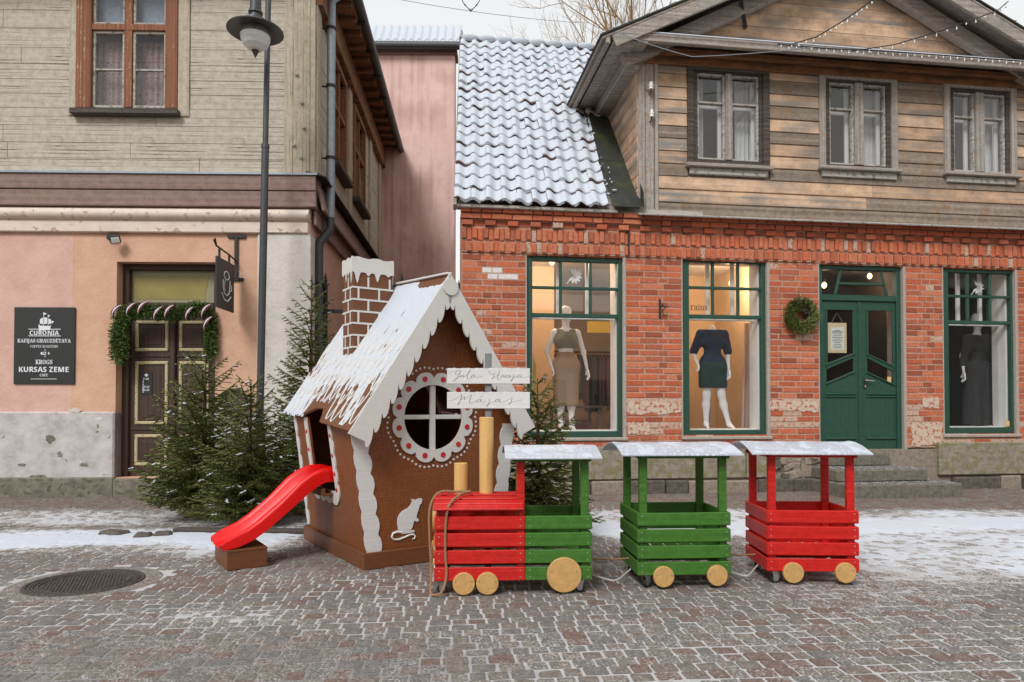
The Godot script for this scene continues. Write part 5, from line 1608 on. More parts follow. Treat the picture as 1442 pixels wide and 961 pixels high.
# ---------- shop dummies: one continuous skin over tapered bones ----------
func skin(mb: MB, bones, cell: float, k: float, flat := 0.82, ymin := -9.0, ymax := 9.0, swell := 0.0):
	var lo := Vector3(1e9, 1e9, 1e9); var hi := -lo
	for b in bones:
		var r := maxf(b[2], b[3]) + swell + cell * 2.5
		for p in [b[0], b[1]]:
			lo = lo.min(p - Vector3(r, r, r)); hi = hi.max(p + Vector3(r, r, r))
	lo.y = maxf(lo.y, ymin - cell * 2.5); hi.y = minf(hi.y, ymax + cell * 2.5)
	var nx := int((hi.x - lo.x) / cell) + 2; var ny := int((hi.y - lo.y) / cell) + 2; var nz := int((hi.z - lo.z) / cell) + 2
	var f := PackedFloat32Array(); f.resize(nx * ny * nz); f.fill(1.0)
	for b in bones:
		var a: Vector3 = b[0]; var ab: Vector3 = b[1] - b[0]
		var l2 := maxf(ab.length_squared(), 1e-8)
		var r := maxf(b[2], b[3]) + swell + k + cell * 2.0
		var i0 := maxi(0, int((minf(a.x, b[1].x) - r - lo.x) / cell)); var i1 := mini(nx - 1, int((maxf(a.x, b[1].x) + r - lo.x) / cell) + 1)
		var j0 := maxi(0, int((minf(a.y, b[1].y) - r - lo.y) / cell)); var j1 := mini(ny - 1, int((maxf(a.y, b[1].y) + r - lo.y) / cell) + 1)
		var k0 := maxi(0, int((minf(a.z, b[1].z) - r - lo.z) / cell)); var k1 := mini(nz - 1, int((maxf(a.z, b[1].z) + r - lo.z) / cell) + 1)
		for kk in range(k0, k1 + 1):
			for j in range(j0, j1 + 1):
				for i in range(i0, i1 + 1):
					var p := lo + Vector3(i, j, kk) * cell - a
					var t := clampf(p.dot(ab) / l2, 0, 1)
					var d: float = (p - ab * t).length() - lerpf(b[2], b[3], t) - swell
					var id := i + nx * (j + ny * kk)
					var o := f[id]
					var hh := maxf(k - absf(o - d), 0.0) / k
					f[id] = minf(o, d) - hh * hh * k * 0.25
	if ymin > -8.0 or ymax < 8.0:
		for kk in nz:
			for j in ny:
				var yy := lo.y + j * cell
				for i in nx:
					var id := i + nx * (j + ny * kk)
					f[id] = maxf(f[id], maxf(yy - ymax, ymin - yy))
	var idx := PackedInt32Array(); idx.resize(nx * ny * nz); idx.fill(-1)
	var vs := PackedVector3Array()
	var offs = [0, 1, nx, nx + 1, nx * ny, nx * ny + 1, nx * ny + nx, nx * ny + nx + 1]
	for kk in nz - 1:
		for j in ny - 1:
			for i in nx - 1:
				var id := i + nx * (j + ny * kk)
				var m := 0
				for c in 8:
					if f[id + offs[c]] < 0.0: m |= 1 << c
				if m == 0 or m == 255: continue
				var s := Vector3.ZERO; var n := 0
				for e in [[0, 1], [2, 3], [4, 5], [6, 7], [0, 2], [1, 3], [4, 6], [5, 7], [0, 4], [1, 5], [2, 6], [3, 7]]:
					var fa := f[id + offs[e[0]]]; var fb := f[id + offs[e[1]]]
					if (fa < 0.0) != (fb < 0.0):
						var t := fa / (fa - fb)
						var pa := Vector3(e[0] & 1, (e[0] >> 1) & 1, e[0] >> 2); var pb := Vector3(e[1] & 1, (e[1] >> 1) & 1, e[1] >> 2)
						s += pa.lerp(pb, t); n += 1
				idx[id] = vs.size()
				vs.append((lo + (Vector3(i, j, kk) + s / n) * cell) * Vector3(1, 1, flat))
	var ns := PackedVector3Array(); ns.resize(vs.size())
	var tris = []
	var ax = [[1, nx, nx * ny], [nx, nx * ny, 1], [nx * ny, 1, nx]]
	for kk in range(1, nz - 1):
		for j in range(1, ny - 1):
			for i in range(1, nx - 1):
				var id := i + nx * (j + ny * kk)
				for e in ax:
					var a := f[id] < 0.0
					if a == (f[id + e[0]] < 0.0): continue
					var q = [idx[id], idx[id - e[1]], idx[id - e[1] - e[2]], idx[id - e[2]]]
					if q.min() < 0: continue
					if not a: q.reverse()
					for t in [[q[0], q[1], q[2]], [q[0], q[2], q[3]]]:
						var nn := (vs[t[1]] - vs[t[0]]).cross(vs[t[2]] - vs[t[0]])
						ns[t[0]] += nn; ns[t[1]] += nn; ns[t[2]] += nn
						tris.append(t)
	for t in tris:
		mb.trin(vs[t[0]], vs[t[1]], vs[t[2]], ns[t[0]].normalized(), ns[t[1]].normalized(), ns[t[2]].normalized())

func hand(mb: MB, wrist: Vector3, dir: Vector3, side: Vector3):   # palm and five bent fingers
	dir = dir.normalized(); side = side.normalized()
	var nrm := dir.cross(side).normalized()
	mb.bbox(wrist + dir * 0.045, Vector3(0.075, 0.09, 0.026), 0.011, Basis(side, dir, nrm))
	for i in 4:
		var b := wrist + dir * 0.085 + side * (-0.029 + i * 0.019)
		var l: float = [0.062, 0.075, 0.07, 0.054][i]
		mb.tube([b - dir * 0.01, b + dir * l * 0.5, b + dir * l * 0.85 + nrm * 0.018, b + dir * l * 0.98 + nrm * 0.032], [0.0095, 0.009, 0.008, 0.006], 6)
	var tb := wrist + dir * 0.025 - side * 0.034
	mb.tube([tb, tb + dir * 0.03 - side * 0.024, tb + dir * 0.06 - side * 0.026 + nrm * 0.012], [0.012, 0.01, 0.007], 6)

func dummy_bones(pose: Dictionary):
	var b = []
	if pose.get("head", true):
		b.append([Vector3(0, 1.6, 0.02), Vector3(0, 1.69, -0.01), 0.068, 0.086])
		b.append([Vector3(0, 1.585, 0.06), Vector3(0, 1.63, 0.075), 0.03, 0.03])
		b.append([Vector3(0, 1.635, 0.085), Vector3(0, 1.655, 0.08), 0.012, 0.008])
	b.append([Vector3(0, 1.42, -0.01), Vector3(0, 1.56, 0.01) if pose.get("head", true) else Vector3(0, 1.47, 0), 0.055, 0.047])
	b.append([Vector3(0, 1.12, 0), Vector3(0, 1.32, 0), 0.1, 0.118])
	b.append([Vector3(-0.07, 1.27, 0.06), Vector3(0.07, 1.27, 0.06), 0.075, 0.075])
	b.append([Vector3(-0.14, 1.39, -0.01), Vector3(0.14, 1.39, -0.01), 0.055, 0.055])
	b.append([Vector3(-0.065, 0.93, 0), Vector3(0.065, 0.93, 0), 0.12, 0.12])
	for s in [-1.0, 1.0]:
		var kn: Vector3 = pose["knee"][0 if s < 0 else 1]; var an: Vector3 = pose["ankle"][0 if s < 0 else 1]
		b.append([Vector3(s * 0.085, 0.9, 0), kn, 0.092, 0.056])
		b.append([kn, kn.lerp(an, 0.35) + Vector3(0, 0, -0.02), 0.053, 0.055])
		b.append([kn.lerp(an, 0.35) + Vector3(0, 0, -0.02), an, 0.053, 0.032])
		b.append([an, an + Vector3(s * 0.02, -0.05, 0.14), 0.034, 0.022])
		var el: Vector3 = pose["elbow"][0 if s < 0 else 1]; var wr: Vector3 = pose["wrist"][0 if s < 0 else 1]
		b.append([Vector3(s * 0.17, 1.385, -0.01), el, 0.046, 0.034])
		b.append([el, wr, 0.034, 0.021])
	return b

func mannequin(label: String, x: Transform3D, pose: Dictionary, clothes):
	var t := thing("mannequin", label, "mannequin", x, "dummies in the shop windows")
	var b = dummy_bones(pose)
	var mb := MB.new()
	skin(mb, b, 0.018, 0.04)
	for s in 2:
		var el: Vector3 = pose["elbow"][s]; var wr: Vector3 = pose["wrist"][s]
		hand(mb, wr * Vector3(1, 1, 0.82), (wr - el) * Vector3(1, 1, 0.82) + pose.get("hand", [Vector3.ZERO, Vector3.ZERO])[s], Vector3(0.2 * (1 if s else -1), 0, 1))
	part("body", mb, M.mannequin, t)
	for c in clothes:
		mb = MB.new()
		skin(mb, c[1] if c[1].size() else b.slice(0, 8), 0.018, 0.05, 0.86, c[3], c[4], c[5])
		part(c[0], mb, c[2], t)
	var st := MB.new()
	st.lathe([[0.0, 0.015], [0.13, 0.012], [0.14, 0.0]], 20, Transform3D(Basis(), Vector3(0, 0.0, -0.05)))
	st.tube([Vector3(0, 0.0, -0.12), Vector3(0, 0.45, -0.1)], 0.012, 8)
	part("stand", st, M.chrome, t)
	return t

func shop_things():
	var hx := func(px, py, out): return HF * loc(HF, px, py, out)
	var base := func(px, out, y := 0.86):
		var p := loc(HF, px, 600, out)
		return HF * Transform3D(Basis().scaled(Vector3.ONE * 1.09), Vector3(p.x, y, out))
	# dummy in an olive top and a long taupe skirt
	var down := {"knee": [Vector3(-0.08, 0.5, 0.02), Vector3(0.08, 0.5, 0.02)], "ankle": [Vector3(-0.075, 0.08, 0), Vector3(0.08, 0.08, 0)], "elbow": [Vector3(-0.27, 1.13, -0.02), Vector3(0.26, 1.12, -0.03)], "wrist": [Vector3(-0.22, 0.92, 0.1), Vector3(0.3, 0.88, 0.03)]}
	var torso = [[Vector3(0, 1.12, 0), Vector3(0, 1.3, 0), 0.1, 0.116], [Vector3(-0.07, 1.27, 0.06), Vector3(0.07, 1.27, 0.06), 0.075, 0.075], [Vector3(-0.09, 1.28, 0), Vector3(-0.09, 1.45, -0.01), 0.07, 0.045], [Vector3(0.09, 1.28, 0), Vector3(0.09, 1.45, -0.01), 0.07, 0.045]]
	var skirt = [[Vector3(-0.06, 0.94, 0), Vector3(0.06, 0.94, 0), 0.12, 0.12], [Vector3(0, 1.08, 0), Vector3(0, 1.12, 0), 0.1, 0.098], [Vector3(-0.07, 0.9, 0), Vector3(-0.06, 0.35, 0.01), 0.11, 0.1], [Vector3(0.07, 0.9, 0), Vector3(0.06, 0.35, 0.01), 0.11, 0.1]]
	mannequin("white dummy in an olive sleeveless crop top and taupe pencil skirt", base.call(797, -0.75), down, [["crop_top", torso, M.olive_cloth, 1.17, 1.44, 0.014], ["pencil_skirt", skirt, M.taupe_cloth, 0.36, 1.12, 0.016]])
	# headless dummy in a blue top and a short green skirt
	var stride := {"head": false, "knee": [Vector3(-0.09, 0.52, 0.0), Vector3(0.12, 0.52, 0.03)], "ankle": [Vector3(-0.1, 0.1, 0), Vector3(0.21, 0.1, 0.08)], "elbow": [Vector3(-0.28, 1.12, -0.04), Vector3(0.24, 1.12, -0.02)], "wrist": [Vector3(-0.25, 0.93, 0.12), Vector3(0.22, 0.88, 0.06)], "hand": [Vector3(-0.1, 0.05, 0), Vector3.ZERO]}
	var top = torso + [[Vector3(-0.14, 1.39, -0.01), Vector3(0.14, 1.39, -0.01), 0.06, 0.06], [Vector3(-0.17, 1.38, 0), Vector3(-0.27, 1.14, -0.03), 0.055, 0.045], [Vector3(0.17, 1.38, 0), Vector3(0.24, 1.14, -0.02), 0.055, 0.045], [Vector3(-0.06, 0.98, 0), Vector3(0.06, 0.98, 0), 0.115, 0.115]]
	var mini_skirt = [[Vector3(-0.065, 0.93, 0), Vector3(0.065, 0.93, 0), 0.125, 0.125], [Vector3(-0.08, 0.88, 0), Vector3(-0.085, 0.66, 0), 0.105, 0.1], [Vector3(0.08, 0.88, 0), Vector3(0.095, 0.66, 0.0), 0.105, 0.1]]
	mannequin("headless white dummy in a dark blue top and short dark green skirt", base.call(1004, -0.6), stride, [["blouse", top, M.blue_cloth, 0.98, 1.45, 0.016], ["short_skirt", mini_skirt, M.teal_cloth, 0.62, 1.02, 0.018]])
	# dummy in a long black dress
	var hip := {"knee": [Vector3(-0.08, 0.5, 0.02), Vector3(0.1, 0.5, 0.05)], "ankle": [Vector3(-0.1, 0.08, 0), Vector3(0.1, 0.08, 0.06)], "elbow": [Vector3(-0.24, 1.12, -0.02), Vector3(0.34, 1.16, -0.06)], "wrist": [Vector3(-0.27, 0.87, 0.05), Vector3(0.27, 1.04, 0.24)], "hand": [Vector3.ZERO, Vector3(-0.12, 0.02, 0)]}
	var gown = torso + [[Vector3(-0.14, 1.39, -0.01), Vector3(0.14, 1.39, -0.01), 0.055, 0.055], [Vector3(-0.17, 1.38, 0), Vector3(-0.25, 1.0, 0.01), 0.052, 0.04], [Vector3(0.17, 1.38, 0), Vector3(0.33, 1.17, -0.05), 0.052, 0.042], [Vector3(0.33, 1.17, -0.05), Vector3(0.29, 1.12, 0.03), 0.04, 0.036]] + [[Vector3(-0.065, 0.93, 0), Vector3(0.065, 0.93, 0), 0.12, 0.12], [Vector3(-0.07, 0.9, 0), Vector3(-0.11, 0.1, 0.0), 0.11, 0.13], [Vector3(0.07, 0.9, 0), Vector3(0.12, 0.1, 0.02), 0.11, 0.12]]
	mannequin("white dummy in a long black dress with one hand on its hip", base.call(1378, -0.62), hip, [["long_dress", gown, M.black_cloth, 0.08, 1.44, 0.013]])
	# clothes rail deep in the shop
	var rk := thing("clothes_rail", "clothes rail with dark garments inside the shop", "clothes rail", HF * Transform3D(Basis(), Vector3(1.35, 0.72, -2.9)))
	var w := MB.new()
	for s in [-0.75, 0.75]:
		w.tube([Vector3(s, 0, 0), Vector3(s, 1.55, 0)], 0.014, 8)
		w.tube([Vector3(s, 0.01, -0.25), Vector3(s, 0.01, 0.25)], 0.014, 8)
	w.tube([Vector3(-0.75, 1.55, 0), Vector3(0.75, 1.55, 0)], 0.014, 8)
	part("frame", w, M.iron, rk)
	rng.seed = 21
	for i in 20:
		w = MB.new()
		var gx := -0.68 + i * 0.072
		var l := rnd(0.7, 1.1)
		w.prism(PackedVector2Array([Vector2(-0.05, 1.5), Vector2(0.05, 1.5), Vector2(0.2, 1.42), Vector2(0.18 + rnd(0, 0.05), 1.5 - l), Vector2(-0.18 - rnd(0, 0.05), 1.5 - l), Vector2(-0.2, 1.42)]), -0.02, 0.02, Transform3D(Basis(Vector3.UP, PI / 2 + rnd(-0.15, 0.15)), Vector3(gx, 0, 0)))
		part("garment", w, [M.black_cloth, M.navy_cloth, M.wine_cloth, M.black_cloth, M.blue_cloth, M.yellow_cloth][rng.randi() % 6], rk)
	# yellow garment and low table near the first window
	var dr := thing("yellow_garment", "pale yellow garment on a hanger beside the taupe skirted dummy", "garment", HF * Transform3D(Basis(Vector3.UP, 0.2), Vector3(0.12, 0.8, -0.8)))
	w = MB.new(); w.prism(PackedVector2Array([Vector2(-0.04, 1.2), Vector2(0.04, 1.2), Vector2(0.11, 1.1), Vector2(0.13, 0.25), Vector2(-0.13, 0.25), Vector2(-0.11, 1.1)]), -0.03, 0.03)
	part("cloth", w, M.yellow_cloth, dr)
	w = MB.new(); w.tube([Vector3(0, 0.0, 0), Vector3(0, 1.25, 0), Vector3(0.03, 1.3, 0)], 0.01, 6); w.lathe([[0, 0.02], [0.12, 0.015], [0.12, 0]], 14)
	part("stand", w, M.iron, dr)
	var tb := thing("display_table", "small dark wooden table inside the shop window", "table", HF * Transform3D(Basis(Vector3.UP, 0.15), Vector3(1.0, 0.72, -1.35)))
	w = MB.new(); w.bspan(-0.4, 0.35, 0.5, 0.54, -0.25, 0.25, 0.006)
	part("table_top", w, M.dark_wood, tb)
	for sx in [-0.36, 0.31]:
		for sz in [-0.2, 0.2]:
			w = MB.new(); w.bspan(sx - 0.025, sx + 0.025, 0, 0.5, sz - 0.025, sz + 0.025, 0.005)
			part("leg", w, M.dark_wood, tb)
	w = MB.new(); w.bspan(-0.3, 0.2, 0.0, 0.3, -0.16, 0.16, 0.05)
	tag(part("folded_cloth", w, M.wine_cloth, tb), "wine red cloth folded under the table", "")
	# yellow card hanging behind the dummy
	var yc: Vector3 = loc(HF, 843, 461, -2.0)
	w = MB.new(); w.bspan(-0.2, 0.2, -0.1, 0.1, 0, 0.01, 0.002)
	solo("yellow_card", w, M.yellow_cloth, "small yellow card hanging inside the first shop window", "card", HF * Transform3D(Basis(), yc))
	var lt := MB.new()
	# pale draped fabric at the side of the second window
	w = MB.new()
	for k in 24:
		var a := k / 24.0; var b := (k + 1) / 24.0
		w.quad(Vector3(a * 0.34, 0, sin(a * 22.0) * 0.03), Vector3(b * 0.34, 0, sin(b * 22.0) * 0.03), Vector3(0.06 + b * 0.24, 1.7, sin(b * 22.0) * 0.02), Vector3(0.06 + a * 0.24, 1.7, sin(a * 22.0) * 0.02), Vector3(0, 0, -4))
	solo("hanging_drape", w, M.pale_cloth, "pale pink drape hanging beside the headless dummy", "drape", HF * Transform3D(Basis(), Vector3(loc(HF, 1050, 500, -0.8).x, 0.9, -0.95)))
	# pale mirrored lettering on the second window
	var tm := lettering("rains", 0.002, "Droid Serif", false)
	var rp: Vector3 = loc(HF, 955 + 30, 433, -0.1)
	var o := part(numbered("window_lettering"), tm, M.ink, self)
	tag(o, "dark lettering on a small pane of the shop window", "lettering")
	var bbx := tm.get_aabb()
	var sc := 0.26 / bbx.size.x
	o.transform = HF * Transform3D(Basis().scaled(Vector3(sc, sc * 1.1, 1)), Vector3(rp.x, rp.y, -0.115))
	# white leaf ornaments hung in the top panes
	for q in [[809, 389, "first"], [1377, 405, "last"]]:
		var c: Vector3 = loc(HF, q[0], q[1], -0.2)
		w = MB.new()
		for k in 9:
			var an := -2.4 + k * 0.55
			var d := Vector3(cos(an), sin(an), 0)
			var s := Vector3(-d.y, d.x, 0) * 0.022
			w.quad(d * 0.02, d * 0.07 + s, d * 0.12, d * 0.07 - s, Vector3(0, 0, -1))
		w.tube([Vector3(-0.12, -0.12, 0.004), Vector3(0, 0, 0.004), Vector3(0.08, 0.06, 0.004)], 0.006, 6)
		solo("leaf_ornament", w, M.ceramic, "white leafy ornament hanging in the %s" % ("pane above the taupe skirted dummy" if q[2] == "first" else "pane above the black dress"), "ornament", HF * Transform3D(Basis(), c))
	# bulbs
	var lamps = [[1030, 399, -1.2, "bare warm bulb hanging above the headless dummy", 0.75], [1161, 402, -1.2, "bare warm bulb hanging low behind the door fanlight", 0.3], [1225, 389, -1.6, "bare warm bulb hanging high behind the door fanlight", 0.3], [777, 369, -1.2, "small bright lamp high behind the first shop window", 0.75]]
	for q in lamps:
		var p: Vector3 = loc(HF, q[0], q[1], q[2])
		var lb := thing("hanging_bulb", q[3], "lamp", HF * Transform3D(Basis(), p), "bulbs in the shop")
		w = MB.new(); w.ball(Vector3.ZERO, Vector3(0.04, 0.052, 0.04), 12, 8)
		part("bulb_glass", w, M.bulb, lb)
		w = MB.new(); w.tube([Vector3(0, 0.05, 0), Vector3(0, 0.1, 0)], 0.02, 8); w.tube([Vector3(0, 0.1, 0), Vector3(0, 3.7 - p.y, 0)], 0.005, 5)
		part("cord", w, M.iron, lb)
		var ol := OmniLight3D.new()
		ol.light_energy = q[4]
		ol.light_color = rgb(255, 222, 184)
		ol.light_size = 0.04
		ol.omni_range = 12.0
		ol.omni_attenuation = 2.0
		ol.shadow_enabled = true
		lb.add_child(ol)
	# notice on the door, yellow tags
	var n0: Vector3 = loc(HF, 1167, 497, -0.1); var n1: Vector3 = loc(HF, 1193, 455, -0.1)
	var nt := thing("door_notice", "cream paper notice with fine print hung inside the green door's glass", "notice", HF * Transform3D(Basis(), Vector3(n0.x, n0.y, -0.115)))
	var nw := n1.x - n0.x; var nh := n1.y - n0.y
	w = MB.new(); w.bspan(0, nw, 0, nh, 0, 0.004, 0.001)
	part("paper", w, M.paper, nt)
	w = MB.new(); w.bspan(nw * 0.14, nw * 0.86, nh * 0.1, nh * 0.85, 0.004, 0.006, 0.001)
	part("sheet", w, M.paper_pale, nt)
	w = MB.new()
	rng.seed = 3
	for i in 11:
		var l := rnd(0.15, 0.3)
		w.span(nw * (0.5 - l), nw * (0.5 + l), nh * (0.16 + i * 0.058), nh * (0.175 + i * 0.058) + (0.006 if i == 9 else 0.0), 0.0062, 0.007)
	part("print", w, M.ink, nt)
	w = MB.new(); w.tube([Vector3(nw * 0.2, nh, 0), Vector3(nw * 0.5, nh * 1.35, 0), Vector3(nw * 0.8, nh, 0)], 0.004, 5)
	part("string", w, M.rope, nt)
	for q in [[1252, 535, "yellow sticker low on the green door's glass"], [1419, 597, "yellow sticker in the corner of the window with the black dress"]]:
		var c: Vector3 = loc(HF, q[0], q[1], -0.08)
		w = MB.new(); w.bspan(-0.033, 0.033, -0.045, 0.045, 0, 0.002, 0.0005)
		var stk := thing("sticker", q[2], "sticker", HF * Transform3D(Basis(), c + Vector3(0, 0, 0.006)))
		part("paper", w, M.yellow_tag, stk)
		w = MB.new()
		for e in 3: w.span(-0.022, 0.022, -0.03 + e * 0.025, -0.018 + e * 0.025, 0.002, 0.003)
		part("print", w, M.paper_pale, stk)
	print("shop")

# ---------- gingerbread playhouse ----------
var PF: Transform3D

func circle(c: Vector2, r: float, n := 28) -> PackedVector2Array:
	var pg := PackedVector2Array()
	for k in n: pg.append(c + Vector2(cos(TAU * k / n), sin(TAU * k / n)) * r)
	return pg

func playhouse():
	var h := thing("gingerbread_playhouse", "brown wooden gingerbread playhouse with white icing trim, snowy roof and painted chimney", "playhouse", PF)
	var w := MB.new()
	w.bspan(0.0, 1.28, 0.0, 0.125, -1.5, -1.47, 0.004); w.bspan(0.0, 1.28, 0.0, 0.125, -0.03, 0.0, 0.004)
	w.bspan(0.0, 0.03, 0.0, 0.125, -1.47, -0.03, 0.004); w.bspan(1.25, 1.28, 0.0, 0.125, -1.47, -0.03, 0.004)
	w.span(0.03, 1.25, 0.1, 0.124, -1.47, -0.03)
	part("base", w, M.ginger_board, h)
	var rise := 0.07
	# front and back gable walls
	var gable := PackedVector2Array([Vector2(0.03, 0.12), Vector2(1.25, 0.12), Vector2(1.37, 1.1), Vector2(0.64, 2.2), Vector2(-0.1, 1.08)])
	w = MB.new(); w.prism(gable, -0.052, -0.03, Transform3D(), circle(Vector2(0.592, 1.138), 0.262, 40))
	part("front_wall", w, M.ginger, h)
	var bg := PackedVector2Array([Vector2(0.03, 0.12), Vector2(1.25, 0.12), Vector2(1.37, 1.2), Vector2(0.64, 2.28), Vector2(-0.1, 1.18)])
	w = MB.new(); w.prism(bg, -1.46, -1.44, Transform3D())
	part("back_wall", w, M.ginger, h)
	# side walls lean outwards; the near one is open for the slide
	var sv := Vector3(-0.13, 0.96, 0).normalized()
	var sl := Transform3D(Basis(Vector3(0, 0, -1), sv, Vector3(0, 0, -1).cross(sv)), Vector3(0.03, 0.12, -0.052))
	if (sl.basis.z.x) > 0: sl.basis.z = -sl.basis.z
	var o0 := 0.46; var o1 := 1.0; var ob := 0.42
	w = MB.new(); w.prism(PackedVector2Array([Vector2(0, 0), Vector2(1.39, 0), Vector2(1.39, 1.05), Vector2(o1, 1.03), Vector2(o1, ob), Vector2(o0, ob), Vector2(o0, 0.98), Vector2(0, 0.96)]), -0.02, 0.0, sl)
	part("side_wall", w, M.ginger, h)
	var sr := Transform3D(Basis(Vector3(0, 0, -1), Vector3(0.12, 0.98, 0).normalized(), Vector3(0.98, -0.12, 0).normalized()), Vector3(1.25, 0.12, -0.052))
	w = MB.new(); w.prism(PackedVector2Array([Vector2(0, 0), Vector2(1.39, 0), Vector2(1.39, 1.05), Vector2(0, 0.97)]), -0.02, 0.0, sr)
	part("side_wall", w, M.ginger, h)
	# icing border of the slide opening, both sides and below
	var bord := PackedVector2Array()
	for k in 25:
		var t := k / 24.0
		bord.append(Vector2(o0 - 0.055 - 0.022 * sqrt(absf(sin(t * PI * 5))), lerpf(0.97, ob - 0.06, t)))
	for k in 21:
		var t := k / 20.0
		bord.append(Vector2(lerpf(o0 - 0.03, o1 + 0.03, t), ob - 0.08 - 0.03 * sqrt(absf(sin(t * PI * 4)))))
	for k in 25:
		var t := k / 24.0
		bord.append(Vector2(o1 + 0.055 + 0.022 * sqrt(absf(sin(t * PI * 5))), lerpf(ob - 0.06, 1.02, t)))
	bord.append(Vector2(o1, 1.02)); bord.append(Vector2(o1, ob)); bord.append(Vector2(o0, ob)); bord.append(Vector2(o0, 0.97))
	w = MB.new(); w.prism(bord, 0.0, 0.012, sl)
	var ib := part("opening_icing", w, M.icing, h)
	for e in [[o0 - 0.032, 0.88], [o0 - 0.032, 0.72], [o0 - 0.032, 0.57], [o0 - 0.032, 0.44], [o1 + 0.032, 0.9], [o1 + 0.032, 0.74], [o1 + 0.032, 0.58], [o1 + 0.032, 0.44], [0.6, ob - 0.045], [0.74, ob - 0.045], [0.88, ob - 0.045]]:
		w = MB.new(); w.prism(circle(Vector2(e[0], e[1]), 0.017, 14), 0.01, 0.016, sl)
		part("red_dot", w, M.red_dot, ib)
	# wavy icing down the corners
	var wavy := func(x: Transform3D, a: Vector2, b: Vector2, wd: float, flip: float, called: String):
		var pg := PackedVector2Array()
		for k in 37:
			var t := k / 36.0
			var p := a.lerp(b, t)
			pg.append(p + Vector2(flip * (wd + 0.034 * sqrt(absf(sin(t * PI * 6.0 + 0.4)))), 0))
		for k in 19:
			var t := 1.0 - k / 18.0
			pg.append(a.lerp(b, t) + Vector2(flip * (-0.004 + 0.012 * (1.0 - absf(sin(t * PI * 6.0)))), 0))
		var m := MB.new(); m.prism(pg, 0.0, 0.01, x)
		part(called, m, M.icing_wall, h)
	var fx := Transform3D(Basis(), Vector3(0, 0, -0.03))
	wavy.call(fx, Vector2(0.028, 0.125), Vector2(-0.095, 1.05), 0.1, 1.0, "corner_icing")
	wavy.call(fx, Vector2(1.252, 0.125), Vector2(1.365, 1.08), 0.1, -1.0, "corner_icing")
	wavy.call(sl, Vector2(1.385, 0.03), Vector2(1.385, 1.04), 0.04, -1.0, "corner_icing")
	# round window with its scalloped icing ring
	var rw := holder("round_window", h)
	var c := Vector2(0.592, 1.138)
	var ring := PackedVector2Array()
	for k in 96:
		var a := TAU * k / 96.0
		ring.append(c + Vector2(cos(a), sin(a)) * (0.315 + 0.05 * sqrt(absf(sin(a * 6.0)))))
	w = MB.new(); w.prism(ring, -0.03, -0.016, Transform3D(), circle(c, 0.258, 40))
	part("icing_ring", w, M.icing, rw)
	for k in 12:
		var a := TAU * (k + 0.5) / 12.0
		w = MB.new(); w.prism(circle(c + Vector2(cos(a), sin(a)) * 0.312, 0.022, 16), -0.018, -0.012)
		part("red_dot", w, M.red_dot, rw)
	for k in 64:
		var a := TAU * k / 64.0
		w = MB.new(); w.prism(circle(c + Vector2(cos(a), sin(a)) * (0.385 + 0.018 * absf(sin(a * 6.0))), 0.0095, 10), -0.03, -0.026)
		part("icing_dot", w, M.icing, rw)
	w = MB.new(); w.bspan(c.x - 0.024, c.x + 0.024, c.y - 0.262, c.y + 0.262, -0.06, -0.035, 0.004)
	part("cross_bar", w, M.icing, rw)
	w = MB.new(); w.bspan(c.x - 0.262, c.x - 0.025, c.y - 0.016, c.y + 0.02, -0.06, -0.037, 0.004); w.bspan(c.x + 0.025, c.x + 0.262, c.y - 0.016, c.y + 0.02, -0.06, -0.037, 0.004)
	part("cross_bar", w, M.icing, rw)
	# roof
	var rf := holder("roof", h)
	var z0 := 0.14; var z1 := -1.62
	var rid := Vector3(0.645, 2.262, z0); var eav := Vector3(-0.165, 1.045, z0); var eav2 := Vector3(1.45, 1.07, z0)
	var back := Vector3(0, rise, -1.0).normalized()
	var len := (z0 - z1)
	for sd in 2:
		var e: Vector3 = eav if sd == 0 else eav2
		var dn := (e - rid).normalized()
		var nn := back.cross(dn).normalized()
		if nn.y < 0: nn = -nn
		var L := rid.distance_to(e)
		var x := Transform3D(Basis(back, dn, nn), rid)
		var pg := PackedVector2Array([Vector2(0, 0), Vector2(len, 0), Vector2(len, L - 0.02)])
		if sd == 0:
			for q in [[1.24, L - 0.02], [1.12, L - 0.07], [0.98, L - 0.12], [0.8, L - 0.13], [0.73, L - 0.06], [0.7, L - 0.01]]: pg.append(Vector2(q[0], q[1]))
		pg.append(Vector2(0, L))
		w = MB.new(); w.prism(pg, -0.022, 0.0, x)
		part("roof_panel", w, M.ginger_board, rf)
		# piped icing loops like scalloped shingles
		w = MB.new()
		if sd == 0:
			for r in 5:
				for k in 14:
					var u := 0.06 + k * 0.13 + (0.065 if r % 2 else 0.0)
					var v0 := L - 0.05 - r * 0.16 + 0.03 * sin(k * 2.3 + r)
					if u > len - 0.05 or v0 < 0.26: continue
					if u > 0.68 and u < 1.2 and r == 0: continue
					var path = []
					for a in 13:
						var t := PI * a / 12.0
						path.append(x * Vector3(u - cos(t) * 0.065, v0 - 0.24 + sin(t) * 0.24, 0.003))
					w.tube(path, 0.0065, 6)
			part("piped_icing", w, M.icing, rf)
		# snow lying on the panel, worn through in places
		var nz := FastNoiseLite.new(); nz.seed = 8 + sd; nz.frequency = 2.2; nz.fractal_octaves = 4
		var nz2 := FastNoiseLite.new(); nz2.seed = 18 + sd; nz2.frequency = 14.0; nz2.fractal_octaves = 3
		w = MB.new()
		var nu := 110; var nv := 96
